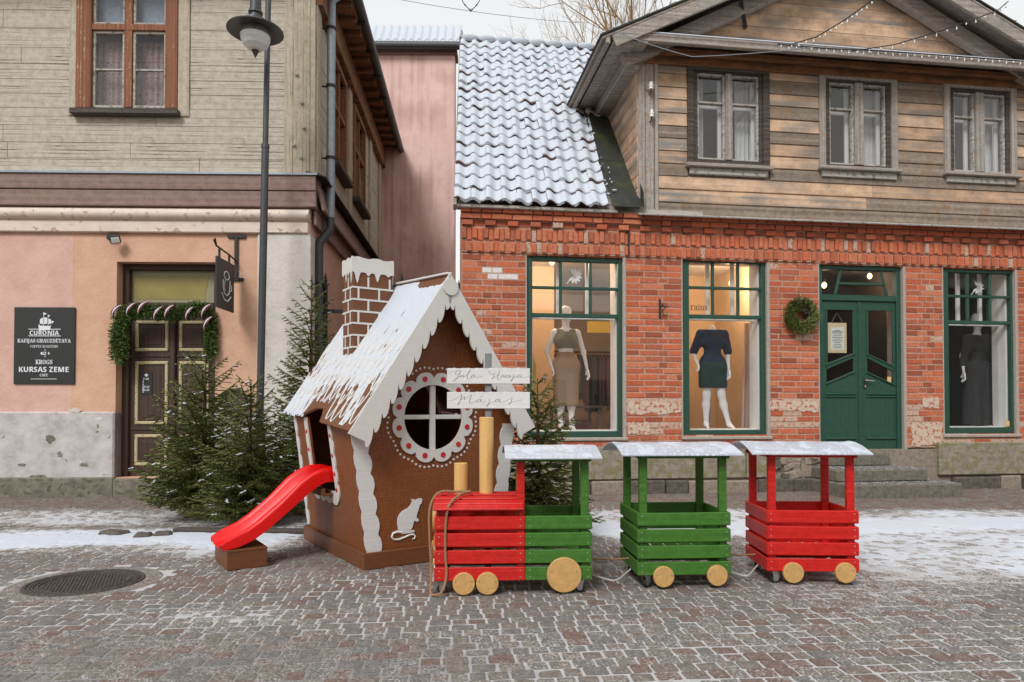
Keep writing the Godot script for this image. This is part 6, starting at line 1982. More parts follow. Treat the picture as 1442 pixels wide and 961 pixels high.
		var hgt = func(i, j):
			var u = len * i / nu; var v = L * j / nv
			var q := x * Vector3(u, v, 0)
			var low := smoothstep(L * 0.6, L * 0.92, v) * (1.0 - smoothstep(0.75, 1.5, u))
			var f := 0.72 + nz.get_noise_2d(u, v * 0.5) * 0.7 + nz2.get_noise_2d(u, v * 0.45) * 0.45 - low * 0.62
			if v < 0.1 and u < 0.5: f -= 0.5
			if v > L - 0.03: f -= 0.5
			if sd == 0 and u > 0.66 and u < 1.2 and v > L - 0.17: f = -1.0
			f = clampf(f, -0.4, 1.0)
			return -0.002 + f * 0.0065
		var grid = []
		for i in nu + 1:
			var colm = []
			for j in nv + 1:
				colm.append(hgt.call(i, j))
			grid.append(colm)
		var vn = func(i, j):
			var a: float = grid[mini(i + 1, nu)][j] - grid[maxi(i - 1, 0)][j]; var b: float = grid[i][mini(j + 1, nv)] - grid[i][maxi(j - 1, 0)]
			return (x.basis * Vector3(-a / (2.0 * len / nu), -b / (2.0 * L / nv), 1.0)).normalized()
		for i in nu:
			for j in nv:
				if maxf(maxf(grid[i][j], grid[i + 1][j]), maxf(grid[i][j + 1], grid[i + 1][j + 1])) < -0.0005: continue
				var P = func(a, b): return x * Vector3(len * a / nu, L * b / nv, grid[a][b])
				var a0 = P.call(i, j); var a1 = P.call(i + 1, j); var a2 = P.call(i + 1, j + 1); var a3 = P.call(i, j + 1)
				var n0 = vn.call(i, j); var n1 = vn.call(i + 1, j); var n2 = vn.call(i + 1, j + 1); var n3 = vn.call(i, j + 1)
				w.trin(a0, a1, a2, n0, n1, n2); w.trin(a0, a2, a3, n0, n2, n3)
		part("roof_snow", w, M.snow, rf)
		# scalloped white barge board
		var wd := 0.125
		var fr := Transform3D(Basis((e - rid).normalized(), Vector3.FORWARD, Vector3.UP), rid)
		var bp := PackedVector2Array()
		var side := Vector2(dn.x, dn.y); var perp := Vector2(-side.y, side.x)
		if perp.y > 0: perp = -perp
		var r2 := Vector2(rid.x, rid.y)
		bp.append(r2 + Vector2(0, 0.01))
		bp.append(r2 + side * (L + 0.02))
		var nl := 11
		for k in nl * 6 + 1:
			var t := 1.0 - float(k) / (nl * 6)
			var ph := fposmod(t * nl, 1.0)
			var lobe := sqrt(maxf(0.0, 1.0 - pow(ph * 2.0 - 1.0, 2.0)))
			var s := t * (L - 0.1) + 0.1
			bp.append(r2 + side * s + perp * (wd * (0.75 + 0.35 * t)) + Vector2(0, -0.08 * lobe))
		w = MB.new(); w.prism(bp, z0 - 0.005, z0 + 0.013)
		part("barge_board", w, M.icing, rf)
	w = MB.new(); w.prism(circle(Vector2(0.646, 2.16), 0.066, 28), z0 + 0.013, z0 + 0.024)
	part("apex_disc", w, M.icing, rf)
	w = MB.new(); w.beam(Vector3(0.645, 2.268, z0), Vector3(0.645, 2.268 + rise * len, z1), 0.05, 0.02, 0.006)
	part("ridge_icing", w, M.icing, rf)
	# chimney: a painted box with piped joints
	var ch := holder("chimney", h)
	var cx0 := 0.205; var cx1 := 0.575; var cz0 := -0.8; var cz1 := -1.04; var cy1 := 2.5
	w = MB.new(); w.bspan(cx0, cx1, 1.45, cy1, cz1, cz0, 0.004)
	part("box", w, M.ginger_board, ch)
	var row := 0
	var y := cy1 - 0.135
	rng.seed = 14
	while y > 1.5:
		y -= 0.104
		w = MB.new(); w.span(cx0 - 0.004, cx1 + 0.004, y - 0.008, y + 0.008, cz0, cz0 + 0.005); w.span(cx0 - 0.005, cx0, y - 0.008, y + 0.008, cz1 - 0.004, cz0 + 0.005); w.span(cx1, cx1 + 0.005, y - 0.008, y + 0.008, cz1, cz0 + 0.005)
		for vx in ([0.09, 0.29] if row % 2 == 0 else [0.0, 0.19]):
			var q: float = cx0 + vx + 0.05
			w.span(q - 0.008, q + 0.008, y + 0.008, y + 0.096, cz0 + 0.001, cz0 + 0.006)
		for vz in ([0.1] if row % 2 == 0 else [0.05, 0.17]):
			w.span(cx0 - 0.006, cx0 - 0.001, y + 0.008, y + 0.096, cz0 - vz - 0.008, cz0 - vz + 0.008)
		part("piped_joint", w, M.icing, ch)
		row += 1
	# dripping icing cap
	for e in 4:
		var pg := PackedVector2Array()
		var wdt: float = (cx1 - cx0) if e < 2 else (cz0 - cz1)
		pg.append(Vector2(-0.008, 0.02)); 
		for k in 9: pg.append(Vector2(lerpf(0, wdt, k / 8.0), 0.022 + 0.008 * sin(k * 1.7 + e)))
		pg.append(Vector2(wdt + 0.008, 0.02))
		for k in 41:
			var t := 1.0 - k / 40.0
			var drop := 0.0
			for dq in [[0.12, 0.1], [0.38, 0.03], [0.6, 0.075], [0.86, 0.02]]:
				drop = maxf(drop, dq[1] * exp(-pow((t - dq[0]) / 0.045, 2.0)))
			pg.append(Vector2(lerpf(-0.008, wdt + 0.008, t), -0.105 - drop))
		var tx: Transform3D
		if e == 0: tx = Transform3D(Basis(), Vector3(cx0, cy1, cz0 + 0.001))
		elif e == 1: tx = Transform3D(Basis(), Vector3(cx0, cy1, cz1 - 0.009))
		elif e == 2: tx = Transform3D(Basis(Vector3(0, 0, -1), Vector3.UP, Vector3(1, 0, 0)), Vector3(cx0 - 0.009, cy1, cz0))
		else: tx = Transform3D(Basis(Vector3(0, 0, -1), Vector3.UP, Vector3(1, 0, 0)), Vector3(cx1 + 0.001, cy1, cz0))
		w = MB.new(); w.prism(pg, 0.0, 0.008, tx)
		part("icing_cap", w, M.icing, ch)
	w = MB.new(); w.bspan(cx0 + 0.002, cx1 - 0.002, cy1, cy1 + 0.02, cz1 + 0.002, cz0 - 0.002, 0.012)
	part("cap_snow", w, M.snow, ch)
	# mouse cut from white board
	var ms := PackedVector2Array()
	var K := 1.0 / 188.0 / 3.697 * 1.16
	for q in [[646, 560], [632, 545], [626, 515], [626, 490], [636, 468], [655, 452], [680, 442], [692, 430], [700, 415], [694, 406], [706, 402], [716, 408], [735, 402], [745, 401], [751, 408], [748, 424], [738, 432], [735, 445], [728, 462], [722, 480], [722, 492], [733, 500], [732, 508], [722, 510], [712, 502], [706, 515], [700, 535], [690, 546], [710, 548], [712, 556], [690, 559]]:
		ms.append(Vector2((q[0] - 591) * K, (597 - q[1]) * K))
	if Geometry2D.triangulate_polygon(ms).size() == 0: print("mouse outline crosses itself")
	w = MB.new(); w.prism(ms, -0.03, -0.02, Transform3D(Basis(), Vector3(0.225, 0.175, 0)))
	var tail = []
	for q in [[650, 552], [625, 548], [605, 553], [598, 568], [608, 582], [635, 584], [665, 576], [690, 568], [708, 568], [717, 578], [712, 588], [702, 590]]:
		tail.append(Vector3(0.225 + (q[0] - 591) * K, 0.175 + (597 - q[1]) * K, -0.027))
	w.tube(tail, [0.012, 0.011, 0.01, 0.009, 0.009, 0.009, 0.009, 0.009, 0.008, 0.007, 0.006, 0.004], 6)
	w.tube([Vector3(0.225 + 136 * K, 0.175 + 185 * K, -0.019), Vector3(0.225 + 137 * K, 0.175 + 185 * K, -0.018)], 0.003, 6)
	part("mouse_cutout", w, M.white_board, h)
	# ---------- slide and the box under its end
	var sd := thing("red_slide", "glossy red plastic slide leading out of the playhouse opening", "slide", PF)
	var path = [Vector2(-0.885, 0.155), Vector2(-0.84, 0.16), Vector2(-0.76, 0.175), Vector2(-0.66, 0.215), Vector2(-0.56, 0.28), Vector2(-0.4, 0.41), Vector2(-0.24, 0.545), Vector2(-0.16, 0.6), Vector2(-0.1, 0.625), Vector2(-0.03, 0.625), Vector2(0.06, 0.6)]
	var prof = [[-0.21, -0.01], [-0.212, 0.062], [-0.205, 0.08], [-0.19, 0.088], [-0.174, 0.08], [-0.158, 0.062], [-0.14, 0.02], [-0.115, 0.002], [-0.05, -0.004], [0.05, -0.004], [0.115, 0.002], [0.14, 0.02], [0.158, 0.062], [0.174, 0.08], [0.19, 0.088], [0.205, 0.08], [0.212, 0.062], [0.21, -0.01]]
	var mid := -0.775
	var rings = []; var norms = []
	for i in path.size():
		var t: Vector2 = (path[mini(i + 1, path.size() - 1)] - path[maxi(i - 1, 0)]).normalized()
		var up := Vector3(-t.y, t.x, 0)
		var rg = []; var nr = []
		for j in prof.size():
			var pz: float = prof[j][0]; var ph: float = prof[j][1] * (0.45 if i == 0 else (0.75 if i == 1 else 1.0)) * (1.2 if i > 5 else 1.0)
			rg.append(Vector3(path[i].x, path[i].y, mid + pz) + up * ph)
			var a = prof[maxi(j - 1, 0)]; var b = prof[mini(j + 1, prof.size() - 1)]
			var d := Vector2(b[0] - a[0], b[1] - a[1]).normalized()
			nr.append((Vector3(0, 0, 1) * -d.y + up * d.x).normalized())
		rings.append(rg); norms.append(nr)
	w = MB.new()
	for i in path.size() - 1:
		for j in prof.size() - 1:
			w.trin(rings[i][j], rings[i + 1][j], rings[i + 1][j + 1], norms[i][j], norms[i + 1][j], norms[i + 1][j + 1])
			w.trin(rings[i][j], rings[i + 1][j + 1], rings[i][j + 1], norms[i][j], norms[i + 1][j + 1], norms[i][j + 1])
			w.trin(rings[i][j] - norms[i][j] * 0.006, rings[i + 1][j] - norms[i + 1][j] * 0.006, rings[i + 1][j + 1] - norms[i + 1][j + 1] * 0.006, -norms[i][j], -norms[i + 1][j], -norms[i + 1][j + 1])
			w.trin(rings[i][j] - norms[i][j] * 0.006, rings[i + 1][j + 1] - norms[i + 1][j + 1] * 0.006, rings[i][j + 1] - norms[i][j + 1] * 0.006, -norms[i][j], -norms[i + 1][j + 1], -norms[i][j + 1])
	for j in prof.size() - 1:
		w.quad(rings[0][j], rings[0][j + 1], rings[0][j + 1] - norms[0][j + 1] * 0.006, rings[0][j] - norms[0][j] * 0.006, Vector3(0, 0.2, mid))
	part("chute", w, M.slide_red, sd)
	w = MB.new(); w.bspan(-0.1, 0.02, 0.5, 0.52, mid - 0.2, mid + 0.2, 0.004); w.bspan(-0.13, -0.1, 0.5, 0.56, mid - 0.2, mid + 0.2, 0.004)
	tag(part("fixing_board", w, M.ginger_board, sd), "brown board under the top of the slide", "")
	var bx := thing("slide_box", "low brown wooden box carrying the foot of the red slide", "box", PF * Transform3D(Basis(), Vector3(-0.85, 0, -0.55)))
	w = MB.new(); w.bspan(0, 0.29, 0.0, 0.13, -0.02, 0.0, 0.003); part("side_board", w, M.ginger_board, bx)
	w = MB.new(); w.bspan(0, 0.29, 0.0, 0.13, -0.47, -0.45, 0.003); part("side_board", w, M.ginger_board, bx)
	w = MB.new(); w.bspan(0, 0.02, 0.0, 0.13, -0.45, -0.02, 0.003); part("side_board", w, M.ginger_board, bx)
	w = MB.new(); w.bspan(0.27, 0.29, 0.0, 0.13, -0.45, -0.02, 0.003); part("side_board", w, M.ginger_board, bx)
	w = MB.new(); w.bspan(-0.002, 0.292, 0.13, 0.15, -0.472, 0.002, 0.003); part("lid", w, M.ginger_board, bx)
	print("playhouse")

# ---------- wooden train ----------
func slat(parent, a: Vector3, b: Vector3, hgt: float, thick: float, m, called := "slat"):
	var w := MB.new()
	w.beam(a, b, thick, hgt, 0.005)
	var o := part(called, w, m, parent)
	if called == "slat" and absf(a.z - b.z) < 0.01 and a.z > -0.1:      # screw heads where the front slats meet the posts
		w = MB.new()
		for x in [minf(a.x, b.x) + 0.03, maxf(a.x, b.x) - 0.03]:
			for s in [-0.25, 0.25]:
				w.lathe([[0.0, 0.0015], [0.004, 0.001], [0.005, 0.0]], 8, Transform3D(Basis(Vector3.RIGHT, PI / 2), Vector3(x, a.y + s * hgt, a.z + thick / 2)))
		part("screws", w, M.chrome, o)
	return o

func caster(parent, p: Vector3, turn: float):
	var c := holder("caster", parent, Transform3D(Basis(Vector3.UP, turn), p))
	var w := MB.new()
	w.lathe([[0.0, -0.012], [0.027, -0.012], [0.032, -0.006], [0.032, 0.006], [0.027, 0.012], [0.0, 0.012]], 18, Transform3D(Basis(Vector3.RIGHT, PI / 2), Vector3(0, 0.033, 0)))
	part("tyre", w, M.rubber, c)
	w = MB.new()
	w.lathe([[0.0, -0.014], [0.02, -0.014], [0.02, 0.014], [0.0, 0.014]], 14, Transform3D(Basis(Vector3.RIGHT, PI / 2), Vector3(0, 0.033, 0)))
	part("hub", w, M.chrome, c)
	w = MB.new()
	for s in [-1.0, 1.0]:
		w.prism(PackedVector2Array([Vector2(-0.03, 0.09), Vector2(0.03, 0.09), Vector2(0.018, 0.028), Vector2(0.0, 0.022), Vector2(-0.012, 0.03)]), s * 0.017 - 0.0015, s * 0.017 + 0.0015)
	w.bspan(-0.034, 0.034, 0.086, 0.092, -0.03, 0.03, 0.001)
	part("fork", w, M.chrome, c)

func wheel_disc(parent, x: float, y: float, r: float, z: float):
	var w := MB.new()
	w.lathe([[0.0, 0.022], [r - 0.004, 0.022], [r, 0.018], [r, 0.0], [0.0, 0.0]], 40, Transform3D(Basis(Vector3.RIGHT, PI / 2), Vector3(x, y, z)))
	var d := part("wheel_disc", w, M.wheel_tan, parent)
	w = MB.new()
	for s in [-1.0, 1.0]:
		w.lathe([[0.0, 0.0245], [0.004, 0.024], [0.005, 0.022]], 8, Transform3D(Basis(Vector3.RIGHT, PI / 2), Vector3(x + s * r * 0.72, y + r * 0.2, z)))
	part("screw", w, M.chrome, d)

func crate(t: Node3D, L: float, D: float, y0: float, y1: float, m, split := -1.0, m2 = null):
	var n := 4
	var sh := (y1 - y0 - 3 * 0.022) / n
	var th := 0.018
	for k in n:
		var yc := y0 + sh / 2 + k * (sh + 0.022)
		for z in [-th / 2, -D + th / 2]:
			if split > 0:
				slat(t, Vector3(0, yc, z), Vector3(split, yc, z), sh, th, m2)
				slat(t, Vector3(split + 0.0006, yc, z), Vector3(L, yc, z), sh, th, m)
			else:
				slat(t, Vector3(0, yc, z), Vector3(L, yc, z), sh, th, m)
		slat(t, Vector3(th / 2, yc, -th - 0.001), Vector3(th / 2, yc, -D + th + 0.001), sh, th, m2 if split > 0 else m)
		slat(t, Vector3(L - th / 2, yc, -th - 0.001), Vector3(L - th / 2, yc, -D + th + 0.001), sh, th, m)
	var nb := 6
	for k in nb:
		var xc := lerpf(0.06, L - 0.06, k / float(nb - 1))
		slat(t, Vector3(xc, y0 + 0.11, -th - 0.002), Vector3(xc, y0 + 0.11, -D + th + 0.002), 0.016, 0.08, m, "floor_board")
	for z in [-0.1, -D + 0.1]:
		slat(t, Vector3(0.03, y0 + 0.092, z), Vector3(L - 0.03, y0 + 0.092, z), 0.02, 0.05, m, "bearer")
	for z in [-0.04, -D + 0.04]:
		slat(t, Vector3(0.03, y0 + 0.008, z), Vector3(L - 0.03, y0 + 0.008, z), 0.016, 0.05, m, "bearer")

func post(t: Node3D, x: float, z: float, y0: float, y1: float, m):
	var w := MB.new()
	w.bspan(x - 0.026, x + 0.026, y0, y1, z - 0.02, z + 0.02, 0.004)
	part("post", w, m, t)

func barrel_roof(t: Node3D, xa: float, xb: float, D: float, y: float, m, arch_at, seed_: int):
	var w := MB.new()
	var n := 16
	var z_at = func(k): return lerpf(0.075, -D - 0.075, k / float(n))
	var y_at = func(k): return y - 0.012 + 0.068 * sin(PI * clampf(k / float(n), 0, 1)) 
	for k in n:
		var za: float = z_at.call(k); var zb: float = z_at.call(k + 1); var ya: float = y_at.call(k); var yb: float = y_at.call(k + 1)
		for e in [0.0, 0.007]:
			w.quad(Vector3(xa, ya + e, za), Vector3(xb, ya + e, za), Vector3(xb, yb + e, zb), Vector3(xa, yb + e, zb), Vector3((xa + xb) / 2, -3 if e > 0 else 5, -D / 2))
		for x in [xa, xb]:
			w.quad(Vector3(x, ya, za), Vector3(x, yb, zb), Vector3(x, yb + 0.007, zb), Vector3(x, ya + 0.007, za), Vector3((xa + xb) / 2, y, -D / 2))
	for k in [0, n]:
		w.quad(Vector3(xa, y_at.call(k), z_at.call(k)), Vector3(xb, y_at.call(k), z_at.call(k)), Vector3(xb, y_at.call(k) + 0.007, z_at.call(k)), Vector3(xa, y_at.call(k) + 0.007, z_at.call(k)), Vector3(0, y, -D / 2))
	var rf := part("roof_sheet", w, M.roof_sheet, t)
	# thin snow lying on the sheet in patches
	var nz := FastNoiseLite.new(); nz.seed = seed_; nz.frequency = 3.0; nz.fractal_octaves = 4
	w = MB.new()
	var nu := 70; var nv := 40
	var P = func(i, j):
		var f := float(j) / nv
		var hh: float = -0.001 + 0.006 * clampf(nz.get_noise_2d(i * 0.02, j * 0.03) * 1.6 - 0.05, -0.3, 1.0)
		return Vector3(lerpf(xa + 0.005, xb - 0.005, float(i) / nu), y - 0.005 + 0.068 * sin(PI * f) + hh, lerpf(0.072, -D - 0.072, f))
	for i in nu:
		for j in nv:
			var a: Vector3 = P.call(i, j); var b: Vector3 = P.call(i + 1, j); var c: Vector3 = P.call(i + 1, j + 1); var d: Vector3 = P.call(i, j + 1)
			if nz.get_noise_2d(i * 0.02, j * 0.03) * 1.6 - 0.05 < -0.05: continue
			w.quad(a, b, c, d, Vector3(a.x, -5, a.z))
	part("roof_snow", w, M.snow, rf)
	for x in arch_at:
		w = MB.new()
		var pg := PackedVector2Array()
		for k in 13: pg.append(Vector2(lerpf(0.02, -D - 0.02, k / 12.0), y - 0.016 + 0.063 * sin(PI * lerpf(0.055 / (D + 0.15), 1.0 - 0.055 / (D + 0.15), k / 12.0))))
		pg.append(Vector2(-D - 0.02, y - 0.035)); pg.append(Vector2(0.02, y - 0.035))
		w.prism(pg, -0.01, 0.01, Transform3D(Basis(Vector3(0, 0, 1), Vector3.UP, Vector3(-1, 0, 0)), Vector3(x, 0, 0)))
		part("roof_arch", w, m, t)

func wagon(fr: Transform3D, label: String, L: float, D: float, m, sd: int) -> Node3D:
	var t := thing("train_wagon", label, "toy wagon", fr, "wagons of the wooden train")
	crate(t, L, D, 0.09, 0.507, m)
	for x in [0.045, L - 0.045]:
		for z in [-0.042, -D + 0.042]:
			post(t, x, z, 0.1, 0.885, m)
	for z in [-0.02, -D + 0.02]:
		slat(t, Vector3(0.0, 0.885, z), Vector3(L, 0.885, z), 0.03, 0.02, m, "roof_rail")
	barrel_roof(t, -0.12, L + 0.065, D, 0.905, m, [0.03, L - 0.03], sd)
	for x in [0.07, L - 0.09]:
		for z in [-0.05, -D + 0.07]:
			caster(t, Vector3(x, 0, z), rnd(-0.6, 0.6) + 0.3)
	wheel_disc(t, 0.172, 0.085, 0.07, 0.001)
	wheel_disc(t, L - 0.1, 0.088, 0.069, 0.001)
	return t

func train():
	rng.seed = 55
	var ef := frame(2.5, Vector3(-0.5013, 0, -4.42))
	var t := thing("train_engine", "red and green wooden slat locomotive with two pale chimneys", "toy train", ef)
	var L := 1.026; var D := 0.5
	crate(t, L, D, 0.09, 0.507, M.train_green, 0.587, M.train_red)
	# cab
	post(t, 0.56, -0.042, 0.1, 0.88, M.train_red)
	post(t, 0.575, -D + 0.042, 0.1, 0.88, M.train_green)
	for z in [-0.042, -D + 0.042]: post(t, L - 0.045, z, 0.1, 0.88, M.train_green)
	for x in [0.045]:
		for z in [-0.042, -D + 0.042]: post(t, x, z, 0.1, 0.55, M.train_red)
	for z in [-0.02, -D + 0.02]:
		slat(t, Vector3(0.5, 0.875, z), Vector3(L, 0.875, z), 0.03, 0.02, M.train_green, "roof_rail")
	barrel_roof(t, 0.455, L + 0.055, D, 0.893, M.train_green, [0.54, L - 0.03], 5)
	# slatted hood
	for k in 8:
		var a := lerpf(0.06, PI - 0.06, (k + 0.5) / 8.0)
		var z := -D / 2 + cos(a) * (D / 2 + 0.02)
		var y := 0.548 + sin(a) * 0.075
		var w := MB.new()
		w.bbox(Vector3(0.285, y, z), Vector3(0.585, 0.016, 0.054), 0.004, Basis(Vector3.RIGHT, -(a - PI / 2) * 0.36))
		part("hood_slat", w, M.train_red, t)
	for x in [0.02, 0.56]:
		var w := MB.new()
		var pg := PackedVector2Array()
		for k in 11:
			var a := PI * k / 10.0
			pg.append(Vector2(-D / 2 + cos(a) * (D / 2 - 0.005), 0.535 + sin(a) * 0.075))
		pg.append(Vector2(-D + 0.005, 0.51)); pg.append(Vector2(-0.005, 0.51))
		w.prism(pg, -0.009, 0.009, Transform3D(Basis(Vector3(0, 0, 1), Vector3.UP, Vector3(-1, 0, 0)), Vector3(x, 0, 0)))
		part("hood_end", w, M.train_red, t)
	for c in [[0.162, 0.612, 0.835, 0.046], [0.337, 0.612, 1.148, 0.049]]:
		var w := MB.new()
		w.lathe([[0.0, c[1]], [c[3], c[1]], [c[3], c[2] - 0.004], [c[3] - 0.004, c[2]], [c[3] - 0.014, c[2]], [c[3] - 0.014, c[2] - 0.1], [0.0, c[2] - 0.1]], 28, Transform3D(Basis(), Vector3(c[0], 0, -0.25)))
		tag(part("chimney", w, M.pine, t), "tall pale wooden chimney" if c[2] > 1.0 else "short pale wooden chimney", "")
	# round lamps on the nose
	for c in [[0.46, 0.09, -0.25], [0.27, 0.06, -0.14], [0.27, 0.06, -0.36], [0.16, 0.05, -0.25]]:
		var w := MB.new()
		w.lathe([[0.0, 0.025], [c[1] - 0.004, 0.025], [c[1], 0.02], [c[1], 0.0], [0, 0]], 28, Transform3D(Basis(Vector3(0, 0, 1), PI / 2), Vector3(0.0, c[0], c[2])))
		part("nose_disc", w, M.wheel_tan, t)
	wheel_disc(t, 0.19, 0.077, 0.072, 0.001)
	wheel_disc(t, 0.342, 0.077, 0.072, 0.001)
	wheel_disc(t, 0.84, 0.127, 0.113, 0.001)
	for x in [0.045, L - 0.075]:
		for z in [-0.05, -D + 0.07]: caster(t, Vector3(x, 0, z), 0.25 if x < 0.5 else -0.2)
	# rope reins over the hood, down to a ring at the nose
	var rope := func(called, label, pts, r, m, x: Transform3D):
		var cv := Curve3D.new()
		for i in pts.size():
			var tn: Vector3 = (pts[mini(i + 1, pts.size() - 1)] - pts[maxi(i - 1, 0)]) * 0.17
			cv.add_point(pts[i], -tn, tn)
		cv.bake_interval = 0.012
		var bp := cv.get_baked_points()
		var w := MB.new()
		for s in 3:
			var path = []
			for i in bp.size():
				var d: Vector3 = (bp[mini(i + 1, bp.size() - 1)] - bp[maxi(i - 1, 0)]).normalized()
				var u := d.cross(Vector3(0.3, 0.5, 0.8)).normalized()
				var a := i * 0.75 + s * TAU / 3
				path.append(bp[i] + (u * cos(a) + d.cross(u) * sin(a)) * r * 0.5)
			w.tube(path, r * 0.55, 5)
		return solo(called, w, m, label, "rope", x)
	rope.call("rope", "brown rope looped over the hood and down the front slats of the locomotive", [Vector3(-0.02, 0.15, -0.05), Vector3(-0.035, 0.35, -0.06), Vector3(-0.035, 0.55, -0.08), Vector3(0.02, 0.645, -0.14), Vector3(0.12, 0.648, -0.17), Vector3(0.23, 0.648, -0.16), Vector3(0.17, 0.642, -0.08), Vector3(0.1, 0.59, 0.022), Vector3(0.075, 0.48, 0.012), Vector3(0.07, 0.3, 0.012), Vector3(0.078, 0.13, 0.014), Vector3(0.05, 0.035, 0.05), Vector3(0.0, 0.012, 0.03), Vector3(-0.025, 0.03, 0.0), Vector3(-0.02, 0.15, -0.05)], 0.0085, M.rope, ef)
	var w2 := MB.new()
	var ringp = []
	for k in 13: ringp.append(Vector3(0, 0.17 + sin(TAU * k / 12) * 0.02, -0.05 + cos(TAU * k / 12) * 0.02))
	w2.tube(ringp, 0.004, 6)
	w2.tube([Vector3(0, 0.15, -0.05), Vector3(0.01, 0.12, -0.045), Vector3(-0.005, 0.09, -0.05)], 0.006, 6)
	w2.xf = Transform3D(Basis(), Vector3(-0.02, 0, 0))
	part("ring", w2, M.chrome, t)
	var gf := frame(3.5, Vector3(0.8394, 0, -4.57))
	wagon(gf, "green wooden slat wagon with a snowy curved roof", 0.637, 0.54, M.train_green, 6)
	var rf := frame(-2.5, Vector3(1.751, 0, -4.7))
	wagon(rf, "red wooden slat wagon with a snowy curved roof", 0.622, 0.5, M.train_red, 7)
	# couplings
	for q in [[ef, L, gf, "between the locomotive and the green wagon"], [gf, 0.637, rf, "between the green and the red wagon"]]:
		var a: Vector3 = q[0] * Vector3(q[1] - 0.01, 0.1, -0.22); var b: Vector3 = q[2] * Vector3(0.02, 0.1, -0.22)
		var m := (a + b) / 2
		rope.call("coupling_rope", "knotted pale rope slack on the setts " + q[3], [a, a + Vector3(0.06, -0.03, 0.02), m + Vector3(-0.04, -0.05, 0.08), m + Vector3(0.03, -0.055, 0.1), b + Vector3(-0.04, -0.03, 0.02), b], 0.006, M.rope_white, Transform3D())
		rope.call("coupling_rope", "brown rope tied " + q[3], [a + Vector3(0, 0.06, -0.05), m + Vector3(-0.03, 0.06, -0.04), m + Vector3(0.03, 0.05, -0.06), b + Vector3(0, 0.05, -0.05)], 0.007, M.rope, Transform3D())
	print("train")

func direction_sign():
	var d := 4.985
	var t := thing("direction_sign", "two white planks with black handwriting on a grey post behind the locomotive", "sign", Transform3D(Basis(), Vector3(-0.174, 0, -d)))
	var w := MB.new(); w.bspan(-0.024, 0.024, 0.0, 1.612, -0.045, -0.001, 0.003)
	part("post", w, M.post_grey, t)
	w = MB.new(); w.bspan(-0.2, 0.2, 0.0, 0.03, -0.2, 0.15, 0.005)
	part("foot", w, M.post_grey, t)
	for k in 2:
		var y: float = [1.443, 1.266][k]
		var hh: float = [0.111, 0.118][k]
		w = MB.new(); w.bspan(-0.299, 0.304, y - hh / 2, y + hh / 2, 0.0, 0.02, 0.002)
		var pl := part("plank", w, M.white_board, t)
		w = MB.new()
		var sn := MB.new()
		for i in 18: sn.ball(Vector3(-0.28 + i * 0.0335, y + hh / 2 + 0.001, 0.01), Vector3(0.022, 0.003 + 0.002 * sin(i * 2.2), 0.009), 8, 4)
		part("snow_rim", sn, M.snow, pl)
		var strokes = [
			[[250, 368], [285, 356], [325, 348]],
			[[392, 340], [362, 338], [338, 356], [332, 380], [350, 384], [378, 362], [390, 344], [372, 385], [345, 430], [318, 456], [303, 458], [310, 444], [350, 418], [388, 400]],
			[[425, 386], [402, 390], [388, 408], [398, 415], [424, 394], [420, 412], [436, 406]],
			[[436, 406], [470, 378], [498, 346], [500, 336], [486, 350], [464, 402], [468, 430], [482, 436], [508, 412]],
			[[548, 384], [524, 392], [508, 410], [520, 418], [546, 394], [546, 412], [575, 412], [612, 408], [642, 400]],
			[[698, 346], [714, 358], [738, 382]],
			[[778, 366], [758, 378], [770, 404], [752, 424], [738, 434], [744, 422], [786, 408]],
			[[786, 408], [812, 384], [832, 344], [820, 370], [804, 420], [812, 438], [826, 436], [846, 408]],
			[[878, 388], [862, 390], [846, 408], [856, 414], [878, 396], [876, 412], [900, 400]],
			[[924, 390], [906, 394], [896, 410], [908, 418], [932, 404]],
			[[932, 404], [944, 388], [936, 410], [944, 418], [974, 396]], [[958, 364], [961, 362]],
			[[990, 386], [976, 430], [960, 456], [950, 456], [962, 440], [1004, 408], [1030, 400]], [[1000, 362], [1003, 360]],
			[[1062, 384], [1042, 390], [1030, 408], [1042, 416], [1066, 396], [1068, 412], [1090, 420], [1122, 416], [1158, 402]]] if k == 0 else [
			[[258, 680], [300, 672], [350, 650], [388, 622], [402, 614]],
			[[402, 614], [396, 650], [380, 690], [362, 722], [358, 714], [392, 670], [424, 634], [436, 640], [430, 668], [448, 650], [494, 626], [512, 618], [502, 650], [488, 690], [498, 704], [524, 698], [562, 678]],
			[[620, 660], [592, 664], [566, 684], [576, 694], [602, 684], [622, 664], [618, 688], [640, 692], [672, 680]], [[600, 636], [640, 632]],
			[[716, 662], [708, 700], [692, 734], [678, 740], [682, 726], [720, 704], [768, 686]], [[738, 612], [741, 610]],
			[[826, 658], [798, 664], [774, 684], [786, 692], [812, 680], [828, 662], [824, 688], [846, 692], [888, 684]],
			[[888, 684], [924, 668], [962, 648], [966, 664], [952, 700], [930, 716], [936, 706], [980, 690], [1030, 680], [1090, 666]]]
		for s in strokes:
			var cv := Curve3D.new()
			for i in s.size():
				var P = func(e): return Vector3(-0.299 + (e[0] - 237.0) / 931.0 * 0.603, y + hh / 2 - (e[1] - (318.0 if k == 0 else 590.0)) / (168.0 if k == 0 else 170.0) * hh, 0.0205)
				var tn: Vector3 = (P.call(s[mini(i + 1, s.size() - 1)]) - P.call(s[maxi(i - 1, 0)])) * 0.18
				cv.add_point(P.call(s[i]), -tn, tn)
			cv.bake_interval = 0.004
			var pts := cv.get_baked_points()
			var rad = []
			for i in pts.size():
				var d2: Vector3 = pts[mini(i + 1, pts.size() - 1)] - pts[maxi(i - 1, 0)]
				rad.append(0.0006 + 0.0008 * clampf(-d2.normalized().y, 0, 1))
			if pts.size() > 1: w.tube(Array(pts), rad, 5)
		part("handwriting", w, M.ink, pl)

